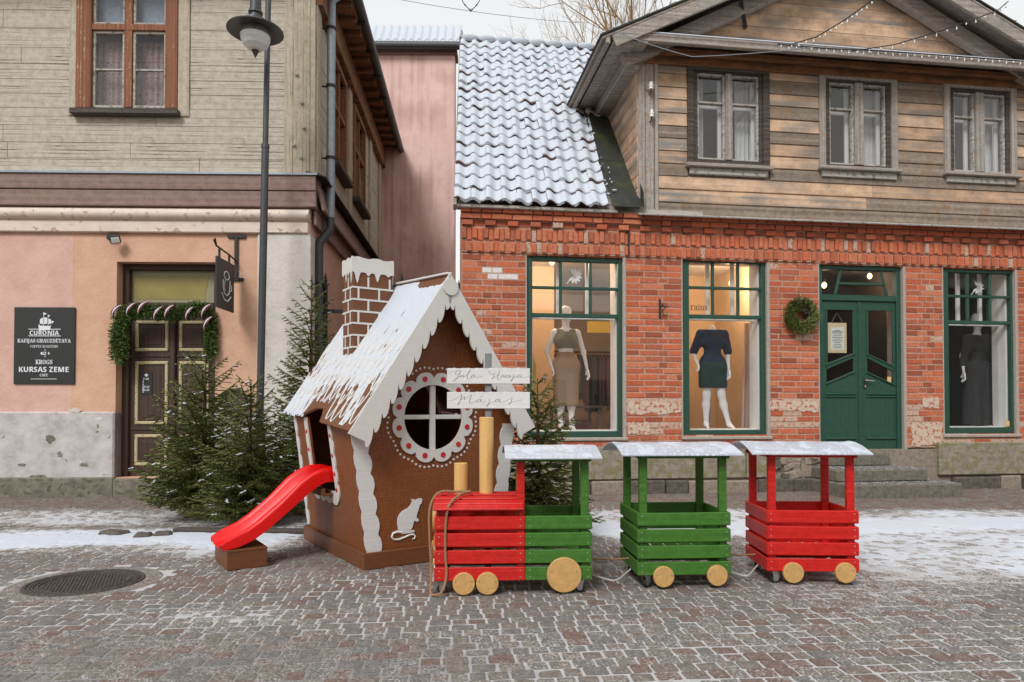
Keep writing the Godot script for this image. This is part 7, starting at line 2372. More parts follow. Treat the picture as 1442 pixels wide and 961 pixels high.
# ---------- spruces, wreath, bare tree ----------
func needles(g: MB, a: Vector3, b: Vector3, per: float, l: float, tipped: float):
	var d := b - a
	var n := int(d.length() * per)
	g.col = Color(0.155, 0.182, 0.042)
	var t := d.normalized()
	var u := t.cross(Vector3(0.31, 0.9, 0.2)).normalized()
	var v := t.cross(u)
	for i in n:
		var f := rng.randf()
		var an := rng.randf() * TAU
		var o := u * cos(an) + v * sin(an)
		o.y += 0.25
		var e := (t * rnd(0.5, 1.0) + o * 0.85).normalized() * l * rnd(0.75, 1.15)
		var p := a + d * f
		var w := e.cross(o + Vector3(0.01, 0.02, 0)).normalized() * 0.0042
		var nn := (o + Vector3(0, 0.4, 0)).normalized()
		g.trin(p - w, p + w, p + e, nn, nn, nn)

func spruce(label: String, pos: Vector3, hgt: float, rad: float, sd: int, bare := 0.28, snowy := 0.5):
	rng.seed = sd
	var t := thing("spruce_tree", label, "tree", Transform3D(Basis(Vector3.UP, sd), pos))
	var w := MB.new()
	w.tube([Vector3(0, 0, 0), Vector3(0.01, hgt * 0.5, 0.005), Vector3(0, hgt * 0.85, 0), Vector3(0, hgt, 0)], [0.028 + hgt * 0.006, 0.02 + hgt * 0.003, 0.009, 0.004], 8)
	part("trunk", w, M.bark, t)
	w = MB.new()
	for a in 2:
		w.bbox(Vector3(0, 0.03, 0), Vector3(0.44, 0.05, 0.06), 0.005, Basis(Vector3.UP, a * PI / 2 + 0.4))
	w.bbox(Vector3(0, 0.08, 0), Vector3(0.1, 0.06, 0.1), 0.005)
	part("stand", w, M.stand_wood, t)
	var g := MB.new(); g.tinted = true
	var tw := MB.new()
	var sn := MB.new()
	var y := hgt * 0.1
	needles(g, Vector3(0, hgt * (1.0 - bare * 0.5), 0), Vector3(0, hgt - 0.01, 0), 260, 0.02, 0.8)
	while y < hgt * 0.97:
		var f := y / hgt
		var n := int(lerpf(11, 4, f))
		var len0 := rad * pow(1.0 - f, 0.6) + 0.05
		for k in n:
			var an := TAU * (k + rnd(-0.3, 0.3)) / n + y * 7.0
			var l := len0 * rnd(0.7, 1.12)
			var lift := lerpf(-0.12, 0.75, pow(f, 1.2))
			var hd := Vector3(cos(an), 0, sin(an))
			var pts = []
			for s in 5:
				var q := s / 4.0
				pts.append(Vector3(0, y + rnd(-0.006, 0.006), 0) + hd * l * q + Vector3(0, l * (lift * q + 0.22 * q * q - 0.05 * q), 0))
			tw.tube(pts, [0.006, 0.005, 0.004, 0.003, 0.002], 4, false)
			for s in 4: needles(g, pts[s], pts[s + 1], 420, 0.019, 0.25 + s * 0.18)
			# side twigs in the plane of the branch
			var nt := int(l / 0.03)
			for s in range(1, nt):
				var q := float(s) / nt
				var base: Vector3 = pts[mini(int(q * 4), 3)].lerp(pts[mini(int(q * 4), 3) + 1], fposmod(q * 4, 1.0))
				var sd2 := 1.0 if s % 2 else -1.0
				var tl := l * 0.42 * (1.0 - q * 0.75) * rnd(0.7, 1.15) + 0.02
				var dir := (hd * 0.75 + Vector3(-hd.z, 0, hd.x) * sd2 * 0.85 + Vector3(0, rnd(-0.25, 0.12), 0)).normalized()
				var tip := base + dir * tl + Vector3(0, -tl * 0.1, 0)
				tw.tube([base, tip], [0.003, 0.0015], 3, false)
				needles(g, base, tip, 430, 0.017, 0.35 + q * 0.55)
				if tl > 0.12:
					for s2 in 2:
						var b2 := base.lerp(tip, 0.35 + s2 * 0.3)
						var d2 = (dir + hd * 0.5 * (1 if s2 else -0.2) + Vector3(-hd.z, 0, hd.x) * sd2 * -0.7 * (1 if s2 else -0.6)).normalized()
						needles(g, b2, b2 + d2 * tl * 0.4, 430, 0.016, 0.5)
				if rng.randf() < snowy * 0.05 and q > 0.3:
					for m in 4:
						sn.ball(base.lerp(tip, 0.15 + m * 0.22) + Vector3(rnd(-0.006, 0.006), 0.009, rnd(-0.006, 0.006)), Vector3(rnd(0.008, 0.02), rnd(0.004, 0.008), rnd(0.008, 0.02)), 6, 4)
		y += lerpf(0.042, 0.1, f) * (0.8 + 0.25 * hgt)
	part("crown", g, M.needle, t)
	part("twigs", tw, M.bark, t)
	if sn.v.size(): tag(part("snow", sn, M.snow, t), "", "", "", "stuff")

func wreath():
	var c: Vector3 = loc(HF, 1128, 445, 0.06)
	var t := thing("fir_wreath", "round green fir wreath hanging on the bricks beside the green door", "wreath", HF * Transform3D(Basis(), c))
	rng.seed = 66
	var g := MB.new(); g.tinted = true
	for i in 1500:
		var a := rnd(0, TAU)
		var rr := rnd(0.1, 0.235)
		var p := Vector3(cos(a) * rr, sin(a) * rr, rnd(-0.03, 0.07))
		var d := Vector3(-sin(a), cos(a), 0) * 0.5 + Vector3(cos(a), sin(a), 0) * (rr - 0.13) * 7.0 + Vector3(rnd(-0.4, 0.4), rnd(-0.5, 0.3), rnd(-0.3, 0.5))
		needles(g, p, p + d.normalized() * rnd(0.03, 0.075), 330, 0.024, rnd(0.2, 0.8))
	part("greenery", g, M.needle, t)
	var w := MB.new()
	var ring = []
	for k in 25: ring.append(Vector3(cos(TAU * k / 24) * 0.14, sin(TAU * k / 24) * 0.14, 0.0))
	w.tube(ring, 0.035, 8)
	part("straw_ring", w, M.bark, t)
	w = MB.new()
	for k in 6: w.ball(Vector3(0.03 + cos(k) * 0.025, 0.05 + sin(k) * 0.025, 0.07 + 0.01 * (k % 2)), Vector3(0.022, 0.022, 0.018), 8, 6)
	part("dark_berries", w, M.rubber, t)

func bare_tree(label: String, pos: Vector3, hgt: float, sd: int):
	rng.seed = sd
	var t := thing("bare_tree", label, "tree", Transform3D(Basis(), pos), "leafless trees behind the brick house")
	var tr := MB.new(); var br := MB.new()
	tr.tube([Vector3.ZERO, Vector3(0.1, hgt * 0.25, 0), Vector3(0, hgt * 0.45, 0.05), Vector3(0.05, hgt * 0.6, 0)], [0.22, 0.17, 0.13, 0.1], 10)
	part("trunk", tr, M.bare_bark, t)
	var todo = []
	for k in 13:
		var a := rnd(0, TAU)
		todo.append([Vector3(0, hgt * rnd(0.3, 0.6), 0), Vector3(cos(a) * 0.8, rnd(0.5, 1.3), sin(a) * 0.8).normalized(), hgt * rnd(0.16, 0.26), 0.05, 0])
	while todo.size():
		var b = todo.pop_back()
		var p: Vector3 = b[0]; var d: Vector3 = b[1]
		var pts = [p]; var rad = [b[3]]
		for s in 4:
			d = (d + Vector3(rnd(-0.25, 0.25), rnd(-0.1, 0.3), rnd(-0.25, 0.25))).normalized()
			p += d * b[2] / 4
			pts.append(p); rad.append(lerpf(b[3], b[3] * 0.5, (s + 1) / 4.0))
			if b[4] < 4:
				for q in (2 if s > 0 else 1):
					if todo.size() < 4000 and rng.randf() < (0.7 if b[4] < 3 else 0.4):
						var nd := (d + Vector3(rnd(-1, 1), rnd(-0.5, 0.9), rnd(-1, 1))).normalized()
						todo.append([p, nd, b[2] * rnd(0.45, 0.7), b[3] * 0.5, b[4] + 1])
		br.tube(pts, rad, 4 if b[4] > 1 else 6, false)
	part("crown", br, M.bare_bark, t)

# ---------- street ----------
func sett_mesh(sd: int) -> ArrayMesh:   # unit sett, x and z from -0.5 to 0.5, worn top near y = 0
	rng.seed = sd
	var w := MB.new()
	var top = []; var rim = []
	for q in [[-1, -1, 0], [-1, -1, 1], [1, -1, 1], [1, -1, 0], [1, 1, 0], [1, 1, 1], [-1, 1, 1], [-1, 1, 0]]:
		var cut := rnd(0.04, 0.1)
		var x: float = q[0] * 0.5; var z: float = q[1] * 0.5
		if q[2] == 0: z -= q[1] * cut
		else: x -= q[0] * cut
		x *= rnd(0.965, 1.0); z *= rnd(0.965, 1.0)
		rim.append(Vector3(x * 0.11, -0.014, z * 0.1))
		top.append(Vector3(x * 0.101, rnd(-0.002, 0.001), z * 0.091))
	var c := Vector3(rnd(-0.01, 0.01), 0.0015, rnd(-0.01, 0.01))
	for k in 8:
		var k2 := (k + 1) % 8
		var na := Vector3(top[k].x * 2.0, 1, top[k].z * 2.0).normalized(); var nb := Vector3(top[k2].x * 2.0, 1, top[k2].z * 2.0).normalized()
		w.trin(c, top[k], top[k2], Vector3.UP, na, nb)
		var ra := Vector3(rim[k].x * 13.0, 0.75, rim[k].z * 13.0).normalized(); var rb := Vector3(rim[k2].x * 13.0, 0.75, rim[k2].z * 13.0).normalized()
		w.trin(top[k], top[k2], rim[k2], na, nb, rb)
		w.trin(top[k], rim[k2], rim[k], na, rb, ra)
	return w.mesh()

var n_patch := FastNoiseLite.new()
var n_fine := FastNoiseLite.new()
var n_speck := FastNoiseLite.new()

func snow_amount(x: float, d: float) -> float:   # how much snow lies at a spot of the street, x across and d metres from where one stands
	var n := n_patch.get_noise_2d(x, d)
	var band := exp(-pow((d - 6.66 - 0.08 * x + n * 0.25) / 0.52, 2.0))
	if x > 0.4: band = exp(-pow((d - 6.8 - 0.08 * x + n * 0.2) / 0.52, 2.0))
	band *= 1.0 - smoothstep(-2.4, -1.7, x) * (1.0 - smoothstep(0.4, 0.9, x))
	var s := band * 1.15
	s = maxf(s, 0.5 * smoothstep(6.9, 7.2, d) * (1.0 - smoothstep(7.9, 8.5, d)) + 0.0)
	s = maxf(s, 0.46 * smoothstep(5.3, 5.9, d) * (1.0 - smoothstep(6.4, 7.0, d)) * (1.0 - smoothstep(-2.2, -1.6, x)))
	s = maxf(s, 0.5 * exp(-pow((d - 4.02) / 0.22, 2.0) - pow((x + 1.9) / 0.65, 2.0)))
	s = maxf(s, 0.6 * smoothstep(0.9, 3.2, x) * smoothstep(4.0, 5.2, d) * (1.0 - smoothstep(6.4, 7.2, d)))
	s = maxf(s, 0.3 * exp(-pow((d - 4.9) / 0.35, 2.0) - pow((x + 1.4) / 0.7, 2.0)))
	return s + n * 0.3

func street():
	n_patch.seed = 2; n_patch.frequency = 0.55; n_patch.fractal_octaves = 4
	n_fine.seed = 5; n_fine.frequency = 5.0; n_fine.fractal_octaves = 3
	n_speck.seed = 9; n_speck.frequency = 16.0; n_speck.fractal_octaves = 2
	var w := MB.new(); w.quadn(Vector3(-120, -0.03, -120), Vector3(120, -0.03, -120), Vector3(120, -0.03, 120), Vector3(-120, -0.03, 120), Vector3.UP)
	var g := part("ground", w, M.earth, self); g.set_meta("kind", "structure")
	var st := holder("street_paving", self); st.set_meta("kind", "structure")
	var sm = []
	for k in 14: sm.append(sett_mesh(300 + k))
	rng.seed = 1
	var th := deg_to_rad(5.0)
	var u := Vector3(cos(th), 0, -sin(th)); var v := Vector3(-sin(th), 0, -cos(th))
	var hole := gnd(120, 820)
	var li := LF.affine_inverse(); var hi := HF.affine_inverse()
	var list = []
	var q := 2.0
	while q < 11.2:
		var pitch := 0.1 + rnd(-0.006, 0.006)
		var s := -10.0 + rnd(0, 0.15)
		var bow := rnd(-0.006, 0.006)
		while s < 10.5:
			var l := rnd(0.08, 0.14)
			var p := u * (s + l / 2) + v * (q + 0.03 * sin(s * 0.9 + 0.4 * sin(q)) + bow * sin(s * 5.0))
			s += l
			if absf(p.x) > -p.z * 0.92 + 0.9: continue
			if (li * p).z < 0.04 and p.x < -2.6: continue
			if (hi * p).z < 0.08 and p.x > -1.2: continue
			if p.z < -10.4: continue
			if Vector2(p.x - hole.x, p.z - hole.z).length() < 0.5: continue
			var f := snow_amount(p.x, -p.z) + rnd(-0.12, 0.12)
			var fr := 0
			if -p.z < 6.0: f += -0.02 + 0.1 * smoothstep(-1.0, 0.4, p.x)
			if -p.z > 8.3: f -= 0.35
			if f > 0.12: fr = 1
			if f > 0.3: fr = 2
			if f > 0.5: fr = 3
			if -p.z < 3.75 and fr < 1 and rng.randf() < 0.5: fr = 1
			var tone := rng.randf()
			var ti := 0 if tone < 0.45 else (2 if tone < 0.88 else 1)
			if absf(p.x + 0.9) < 1.6 and -p.z > 4.5 and -p.z < 6.4 and tone > 0.55: ti = 1
			if -p.z < 3.5 and p.x > 0.6 and tone > 0.6: ti = 1
			if -p.z > 8.2 and tone > 0.5: ti = 1
			var b := Basis(u, Vector3.UP, -v) * Basis(Vector3.UP, rnd(-0.05, 0.05)) * Basis(Vector3(rnd(-1, 1), 0, rnd(-1, 1)).normalized(), rnd(0, 0.025))
			b = b.scaled_local(Vector3((l - 0.0075) / 0.11, 1, (pitch - 0.0075) / 0.1))
			list.append([sm[rng.randi() % 14], Transform3D(b, p + Vector3(0, rnd(-0.004, 0.003), 0)), M.sett[ti][fr], absf(p.x) < -p.z * 0.74 and p.z < -2.95])
		q += pitch
	var rest = []
	var n := 0
	for e in list:
		if e[3] and n < 300:
			part("sett", e[0], e[2], st, e[1]); n += 1
		else: rest.append(e)
	join(rest, null, "setts", st)
	# snow: lies in the joints, rises over the stones where it has gathered
	var sn := MB.new(); sn.tinted = true
	var cell := 0.03
	var nx := 560; var nz := 262
	var vs := PackedVector3Array(); var cs := PackedColorArray(); var ns := PackedVector3Array(); var ix := PackedInt32Array()
	for j in nz:
		var d := 2.2 + j * cell
		for i in nx:
			var x := (i - nx / 2) * cell
			var f := snow_amount(x, d)
			var ff := n_fine.get_noise_2d(x, d)
			var sp := n_speck.get_noise_2d(x * 0.6, d)
			var h := -0.006 + 0.0025 * ff
			h += 0.013 * smoothstep(0.42, 1.0, f + ff * 0.5 + sp * 0.35)
			h += 0.004 * smoothstep(0.25, 0.5, f + sp * 0.4)
			vs.append(Vector3(x, h, -d))
			# joints are white where snow stayed and grey with grit where feet and wheels have been
			var grit := 0.0
			grit = maxf(grit, (1.0 - smoothstep(3.4, 3.95, d - 0.1 * n_patch.get_noise_2d(x * 2.0, d * 2.0))) * (1.0 - smoothstep(-0.9, 0.6, x)))
			grit = maxf(grit, smoothstep(8.2, 8.9, d))
			grit = maxf(grit, 0.85 * smoothstep(4.95, 5.15, d) * (1.0 - smoothstep(6.3, 6.6, d)) * smoothstep(-2.0, -1.6, x) * (1.0 - smoothstep(0.5, 1.0, x)))
			grit = clampf(grit + ff * 0.35 + sp * 0.25 - 0.05, 0, 1) * (1.0 - smoothstep(0.5, 0.8, f))
			cs.append(Color(0.55, 0.535, 0.515).lerp(Color(0.7, 0.725, 0.77), smoothstep(0.35, 0.75, f)).lerp(Color(0.21, 0.18, 0.155), grit * 0.85))
	for j in nz:
		for i in nx:
			var a := vs[j * nx + mini(i + 1, nx - 1)].y - vs[j * nx + maxi(i - 1, 0)].y
			var b := vs[mini(j + 1, nz - 1) * nx + i].y - vs[maxi(j - 1, 0) * nx + i].y
			ns.append(Vector3(-a, 2 * cell, b).normalized())
	for j in nz - 1:
		var d := 2.2 + j * cell
		for i in nx - 1:
			var x := (i - nx / 2) * cell
			if absf(x) > d * 0.95 + 0.9: continue
			var p := Vector3(x, 0, -d)
			if (li * p).z < 0.05 and x < -2.9: continue
			if (hi * p).z < 0.08 and x > -1.2: continue
			if Vector2(x - hole.x, p.z - hole.z).length() < 0.44: continue
			var a := j * nx + i
			ix.append_array([a, a + nx, a + 1, a + 1, a + nx, a + nx + 1])
	var arr = []; arr.resize(Mesh.ARRAY_MAX)
	arr[Mesh.ARRAY_VERTEX] = vs; arr[Mesh.ARRAY_NORMAL] = ns; arr[Mesh.ARRAY_COLOR] = cs; arr[Mesh.ARRAY_INDEX] = ix
	var am := ArrayMesh.new(); am.add_surface_from_arrays(Mesh.PRIMITIVE_TRIANGLES, arr)
	solo("snow", am, M.snow_ground, "thin trodden snow in the joints and drifts of the paved street", "snow", Transform3D(), "", "stuff")
	# manhole
	var mh := thing("manhole_cover", "round rusty brown cast iron manhole cover in a stone collar", "manhole cover", Transform3D(Basis(), Vector3(hole.x, 0, hole.z)))
	w = MB.new(); w.lathe([[0.34, -0.02], [0.375, -0.001], [0.39, 0.002], [0.47, -0.002], [0.5, -0.012]], 48)
	part("stone_collar", w, M.sett[0][1], mh)
	w = MB.new(); w.lathe([[0.315, -0.012], [0.32, 0.004], [0.332, 0.004], [0.335, -0.004], [0.342, -0.004], [0.346, 0.005], [0.366, 0.005], [0.372, -0.004]], 48)
	part("frame", w, M.cast_iron, mh)
	w = MB.new(); w.lathe([[0.0, -0.004], [0.27, -0.004], [0.272, 0.003], [0.285, 0.003], [0.287, -0.003], [0.3, -0.003], [0.302, 0.003], [0.314, 0.003], [0.316, -0.012]], 48)
	part("lid", w, M.cast_iron, mh)
	w = MB.new()
	for i in range(-11, 12):
		for j in range(-11, 12):
			var p := Vector2(i, j) * 0.024 + Vector2(0.012 if j % 2 else 0.0, 0)
			if p.length() < 0.255: w.bbox(Vector3(p.x, -0.001, p.y), Vector3(0.011, 0.008, 0.011), 0.003)
	tag(part("studs", w, M.cast_iron, mh), "", "", "", "stuff")
	# low kerb stones beside the trees
	rng.seed = 4
	for e in [[146, 752, 176, 754], [188, 757.5, 214, 756], [216, 755.5, 242, 754]]:
		var a := gnd(e[0], e[1]); var b := gnd(e[2], e[3])
		w = MB.new(); w.beam(a + Vector3(0, 0.004, 0), b + Vector3(0, 0.004, 0), 0.16, 0.07, 0.02)
		solo("kerb_stone", w, M.stone_dark, "low worn kerb stone lying in the snow left of the spruces".replace("left of", "beside"), "kerb stone", Transform3D(), "kerb stones by the spruces")
	var ta := gnd(246, 750); var tb := gnd(432, 752)
	w = MB.new(); w.beam(ta + Vector3(0, 0.018, 0), tb + Vector3(0, 0.018, 0), 0.1, 0.055, 0.01)
	solo("timber_beam", w, M.dark_wood, "dark timber lying on the setts in front of the spruces", "timber")
	# stone steps to the shop door
	var stp := thing("stone_steps", "two worn stone steps in front of the green shop door", "steps", HF)
	var f0 := HF.affine_inverse() * gnd(1196, 703); var f1 := HF.affine_inverse() * gnd(1345, 698)
	for e in [[f0.x, f1.x, -0.03, 0.185, f0.z, 0.0], [f0.x + 0.03, f1.x - 0.28, 0.188, 0.36, f0.z - 0.3, 0.0]]:
		w = MB.new(); w.bspan(e[0], e[1], e[2], e[3], 0.02, e[4], 0.018)
		part("step", w, M.step_stone, stp)
		w = MB.new(); w.bspan(e[0] + 0.015, e[1] - 0.015, e[3] - 0.002, e[3] + 0.004, 0.03, e[4] - 0.015, 0.002)
		part("tread", w, M.step_top, stp)
	w = MB.new(); w.bspan(f0.x + 0.25, f1.x - 0.45, 0.36, 0.56, -0.1, 0.14, 0.02)
	part("threshold", w, M.step_stone, stp)
	print("street")

func street_lamp():
	var d := 8.85
	var b := at(364, 600, d); var tpt := at(377, -40, d)
	var t := thing("street_lamp", "tall grey street lamp post with a wide dark shade and glass globe", "street lamp", Transform3D(Basis(), Vector3(b.x, 0, b.z)))
	var lean := Vector3((tpt.x - b.x) / (tpt.y - b.y), 1, 0)
	var P := func(y): return lean * y + Vector3(0, 0, 0)
	var y1: float = at(368, 207, d).y
	var w := MB.new(); w.tube([P.call(0.0), P.call(0.9)], 0.075, 16); w.tube([P.call(0.9), P.call(1.0)], [0.075, 0.052], 16)
	part("base_sleeve", w, M.lamp_metal, t)
	w = MB.new(); w.tube([P.call(0.9), P.call(y1)], 0.047, 16)
	part("lower_pole", w, M.lamp_metal, t)
	w = MB.new(); w.tube([P.call(y1), P.call(tpt.y + 0.3)], 0.036, 16); w.tube([P.call(y1 - 0.02), P.call(y1 + 0.03)], 0.052, 16)
	part("upper_pole", w, M.zinc_dark, t)
	var hc := at(359.5, 38, 8.35) - Vector3(b.x, 0, b.z)
	var tp: Vector3 = P.call(tpt.y + 0.3)
	w = MB.new()
	w.tube([tp, tp + Vector3(0, 0.15, 0.12), Vector3(hc.x, tp.y + 0.2, hc.z - 0.1), Vector3(hc.x, tp.y + 0.02, hc.z), Vector3(hc.x, hc.y + 0.12, hc.z)], 0.03, 12)
	w.tube([P.call(hc.y + 0.35), Vector3(hc.x + 0.05, hc.y + 0.1, hc.z - 0.1)], 0.012, 8)
	part("arm", w, M.lamp_metal, t)
	var hd := holder("lamp_head", t, Transform3D(Basis(), hc))
	w = MB.new(); w.lathe([[0.0, 0.62], [0.065, 0.6], [0.068, 0.2], [0.085, 0.19], [0.085, 0.165], [0.068, 0.16], [0.07, 0.1], [0.13, 0.085], [0.135, 0.02], [0.145, 0.0], [0.33, -0.045], [0.337, -0.06], [0.32, -0.06], [0.16, -0.03], [0.0, -0.03]], 36)
	part("shade", w, M.lamp_metal, hd)
	w = MB.new(); w.lathe([[0.16, -0.035], [0.178, -0.09], [0.18, -0.12]], 28)
	part("clear_collar", w, M.lamp_glass, hd)
	w = MB.new(); w.lathe([[0.18, -0.12], [0.172, -0.17], [0.14, -0.235], [0.08, -0.285], [0.04, -0.295]], 28)
	part("globe", w, M.opal, hd)
	w = MB.new(); w.lathe([[0.03, -0.28], [0.045, -0.292], [0.03, -0.33], [0.004, -0.385], [0.0, -0.385]], 16)
	part("finial", w, M.cast_iron, hd)
	w = MB.new(); w.tube([Vector3(0, -0.03, 0), Vector3(0, -0.11, 0)], 0.05, 10)
	part("lamp_holder", w, M.iron, hd)

func wires():
	# cable and strings of small lamps on the gable
	var sag := func(a: Vector3, b: Vector3, s: float, n := 16):
		var p = []
		for k in n + 1:
			var t := float(k) / n
			p.append(a.lerp(b, t) - Vector3(0, s * 4.0 * t * (1.0 - t), 0))
		return p
	var H := func(px, py, out): return HF * loc(HF, px, py, out)
	var strings = [
		["dark string of tiny white lamps running along the snowy pent roof of the gable", [[1095, 62, 0.5], [1160, 68, 0.5], [1240, 72, 0.5], [1330, 78, 0.5], [1442, 86, 0.5]], 34],
		["dark string of tiny white lamps rising steeply away from the pent roof's snow", [[1110, 64, 0.5], [1150, 52, 0.8], [1190, 28, 1.3], [1232, -2, 1.9]], 15],
		["dark string of tiny white lamps stretched from the pent roof to the roof verge", [[1200, 72, 0.5], [1260, 63, 0.6], [1330, 42, 0.7], [1405, 15, 0.7], [1420, 2, 0.6]], 16]]
	for q in strings:
		var cv := Curve3D.new()
		for e in q[1]: cv.add_point(H.call(e[0], e[1], e[2]))
		var pts := cv.get_baked_points()
		var t := thing("light_string", q[0], "fairy lights", Transform3D(), "strings of lamps on the gable")
		var w := MB.new(); w.tube(Array(cv.tessellate(2)), 0.008, 5)
		part("cable", w, M.iron, t)
		for k in q[2]:
			var p := cv.sample_baked(cv.get_baked_length() * (k + 0.5) / q[2])
			w = MB.new(); w.ball(p + Vector3(0, -0.05 if k % 2 else -0.03, 0.0), Vector3(0.012, 0.017, 0.012), 6, 4); w.tube([p, p + Vector3(0, -0.04, 0)], 0.004, 4)
			part("bulb", w, M.tiny_bulb, t)
	var w := MB.new()
	w.tube(sag.call(H.call(868, 45, 0.55), H.call(975, 80, 0.6), 0.02), 0.006, 5); w.tube(sag.call(H.call(975, 80, 0.6), H.call(1150, 66, 0.5), 0.02), 0.006, 5)
	solo("support_cable", w, M.zinc, "thin pale cable sagging from the eave corner to the pent roof", "cable")
	w = MB.new(); w.tube(sag.call(at(545, -4, 11.0), at(815, 32, 12.5), 0.05, 24), 0.005, 4)
	solo("overhead_wire", w, M.zinc, "thin wire crossing the pale sky between the roofs", "wire")
	# wire heart hanging over the street
	var c := at(663, 2, 9.0)
	w = MB.new()
	var pts = []
	for k in 25:
		var a := TAU * k / 24.0
		pts.append(c + Vector3(pow(sin(a), 3.0) * 0.12, (0.13 * cos(a) - 0.05 * cos(2 * a) - 0.02 * cos(3 * a)) * 0.8, 0))
	w.tube(pts, 0.006, 5)
	for k in range(0, 24, 2): w.ball(pts[k], Vector3(0.012, 0.012, 0.012), 6, 4)
	w.tube([c + Vector3(0, 0.08, 0), c + Vector3(0, 0.7, 0)], 0.003, 4)
	solo("wire_heart", w, M.iron, "small dark heart shaped wire ornament hanging in the sky", "ornament")

func round_sign():
	var c: Vector3 = loc(LF, 329, 566, 0.12)
	var t := thing("round_plaque", "round dark barrel end fixed low on the peach wall behind the spruces", "barrel", LF * Transform3D(Basis(), c))
	var w := MB.new(); w.lathe([[0.0, 0.03], [0.14, 0.03], [0.145, 0.045], [0.172, 0.045], [0.178, 0.0], [0.165, -0.12], [0.0, -0.12]], 32, Transform3D(Basis(Vector3.RIGHT, PI / 2), Vector3.ZERO))
	part("barrel_end", w, M.dark_wood, t)
	w = MB.new(); w.lathe([[0.18, -0.03], [0.184, -0.03], [0.184, 0.0], [0.18, 0.0]], 32, Transform3D(Basis(Vector3.RIGHT, PI / 2), Vector3.ZERO))
	part("hoop", w, M.iron, t)

func far_side():
	# the houses across the street, which the panes mirror
	var fr := Transform3D(Basis(Vector3.UP, PI), Vector3(0, 0, 11.0))
	var specs = [[-13.0, -4.2, 3.8, M.far_plaster, "plain plastered house across the street with a steep tiled roof"], [-3.8, 4.4, 3.4, M.beige_board, "low boarded house across the street with a tiled roof"], [4.9, 13.5, 4.0, M.pale_pink, "pink plastered house across the street with a tiled roof"], [14.0, 25.0, 7.0, M.dark_wood, "long dark boarded house far along the other side of the street"], [25.5, 44.0, 8.0, M.dark_wood, "tall dark boarded house at the far end across the street"], [-30.0, -13.5, 4.2, M.tan_board, "brown boarded house across the street from the cafe"]]
	for q in specs:
		var s = [-q[1], -q[0], q[2], q[3], q[4]]      # the row faces the other way
		var t := thing("far_house", s[4], "building", fr, "houses across the street")
		var w := MB.new()
		var holes = []
		var x: float = s[0] + 0.9
		while x + 1.0 < s[1]:
			holes.append([x, x + 1.0, 1.0, 2.6])
			x += 2.1
		w.wall(s[0], s[1], 0, s[2], holes, -0.4, 0.0)
		part("wall", w, s[3], t)
		for o in holes:
			w = MB.new(); w.span(o[0], o[1], o[2], o[3], -0.2, -0.19)
			part("pane", w, M.zinc_dark, t)
		w = MB.new()
		var ry: float = s[2] + 2.4
		w.quad(Vector3(s[0] - 0.2, s[2] - 0.1, 0.4), Vector3(s[1] + 0.2, s[2] - 0.1, 0.4), Vector3(s[1] + 0.2, ry, -3.6), Vector3(s[0] - 0.2, ry, -3.6), Vector3(0, 0, -3.6))
		w.quad(Vector3(s[0] - 0.2, s[2] - 0.1, -7.6), Vector3(s[1] + 0.2, s[2] - 0.1, -7.6), Vector3(s[1] + 0.2, ry, -3.6), Vector3(s[0] - 0.2, ry, -3.6), Vector3(0, 0, -3.6))
		part("roof", w, M.roof_red, t)
		w = MB.new()
		for e in [s[0], s[1]]:
			w.prism(PackedVector2Array([Vector2(0, 0), Vector2(0, s[2]), Vector2(3.6, ry - 0.1), Vector2(7.2, s[2]), Vector2(7.2, 0)]), -0.05, 0.05, Transform3D(Basis(Vector3(0, 0, -1), Vector3.UP, Vector3(1, 0, 0)), Vector3(e, 0, 0)))
		part("end_wall", w, s[3], t)

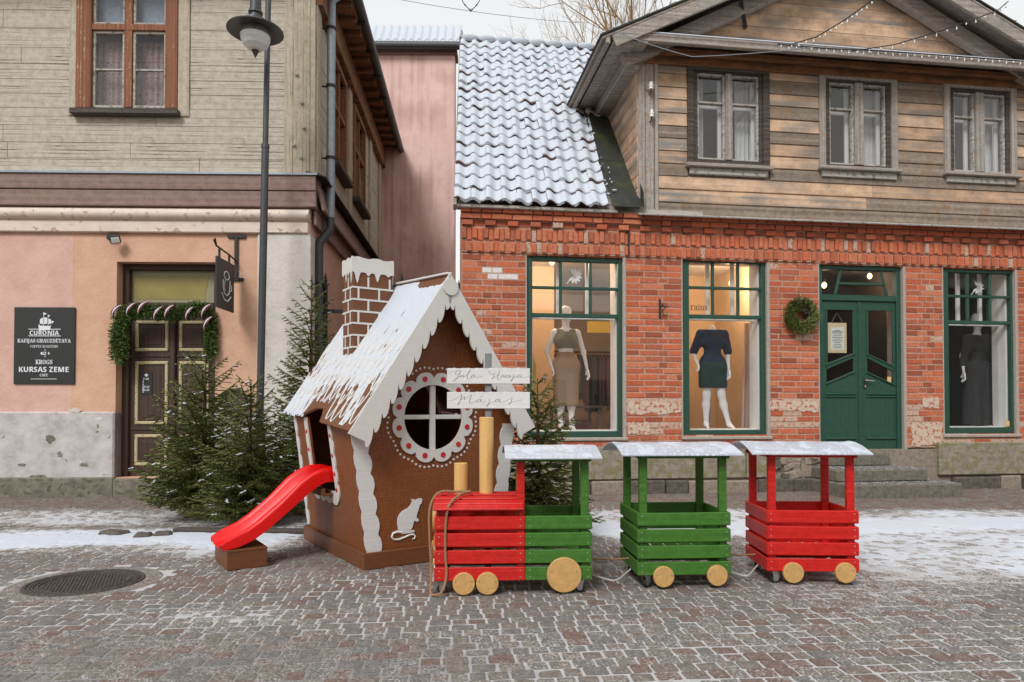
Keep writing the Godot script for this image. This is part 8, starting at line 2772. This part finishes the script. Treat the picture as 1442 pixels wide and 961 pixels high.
func _ready():
	# camera
	var cam := Camera3D.new()
	cam.name = "camera"
	cam.transform = Transform3D(Basis(Vector3.RIGHT, PITCH), EYE)
	cam.near = 0.05
	cam.far = 400.0
	cam.set_frustum(0.05 * 961.0 / F, Vector2(0, 0.05 * (CY - 480.5) / F), 0.05, 400.0)
	cam.current = true
	add_child(cam)
	# overcast winter sky
	var env := Environment.new()
	env.background_mode = Environment.BG_SKY
	var sk := ProceduralSkyMaterial.new()
	sk.sky_top_color = Color(0.90, 0.92, 0.945)
	sk.sky_horizon_color = Color(1.0, 0.985, 0.955)
	sk.sky_curve = 0.35
	sk.ground_horizon_color = Color(0.6, 0.58, 0.55)
	sk.ground_bottom_color = Color(0.3, 0.28, 0.26)
	sk.sun_angle_max = 0.0
	sk.energy_multiplier = 1.0
	env.background_energy_multiplier = 0.62
	var sky := Sky.new()
	sky.sky_material = sk
	env.sky = sky
	env.tonemap_mode = Environment.TONE_MAPPER_LINEAR
	env.tonemap_exposure = 1.66
	env.sdfgi_enabled = true
	env.ssao_enabled = true
	env.ssil_enabled = true
	var we := WorldEnvironment.new()
	we.environment = env
	add_child(we)
	var sun := DirectionalLight3D.new()
	sun.name = "sun"
	sun.light_energy = 0.5
	sun.light_color = Color(0.98, 0.985, 1.0)
	sun.light_angular_distance = 20.0
	sun.shadow_enabled = true
	sun.rotation_degrees = Vector3(-44, -24, 0)
	add_child(sun)

	make_materials()
	print("materials")
	LF = frame(1.5, at(436, 577, 9.5) * Vector3(1, 0, 1))
	LS = Transform3D(Basis(Vector3.UP, deg_to_rad(92.9)), LF.origin)
	HF = frame(7.7, at(745, 577, 9.6) * Vector3(1, 0, 1))
	PF = frame(33.5, gnd(511.7, 804.2))
	street()
	left_house()
	pink_house()
	brick_house()
	far_side()
	bare_tree("leafless tree with fine twigs rising behind the tiled roof and gable", Vector3(4.7, 0, -22.0), 18.5, 5)
	front_things()
	round_sign()
	shop_things()
	playhouse()
	train()
	direction_sign()
	street_lamp()
	wreath()
	spruce("dense spruce with a thin leader standing between the lamp post and the red slide", gnd(352, 738), 1.5, 0.68, 3, 0.3, 1.3)
	spruce("spread spruce with thin upper shoots standing right before the brown double door".replace("right before", "before"), gnd(288, 728), 1.84, 0.74, 11, 0.3, 1.0)
	spruce("tall slender spruce behind the playhouse beside the grey downpipe", Vector3(at(438, 577, 8.0).x, 0, -8.0), 2.72, 0.6, 23, 0.22, 0.3)
	spruce("small spruce behind the locomotive cab in front of the first shop window", Vector3(at(757, 577, 6.2).x, 0, -6.2), 1.48, 0.52, 37, 0.42, 0.5)
	wires()
	print("done")
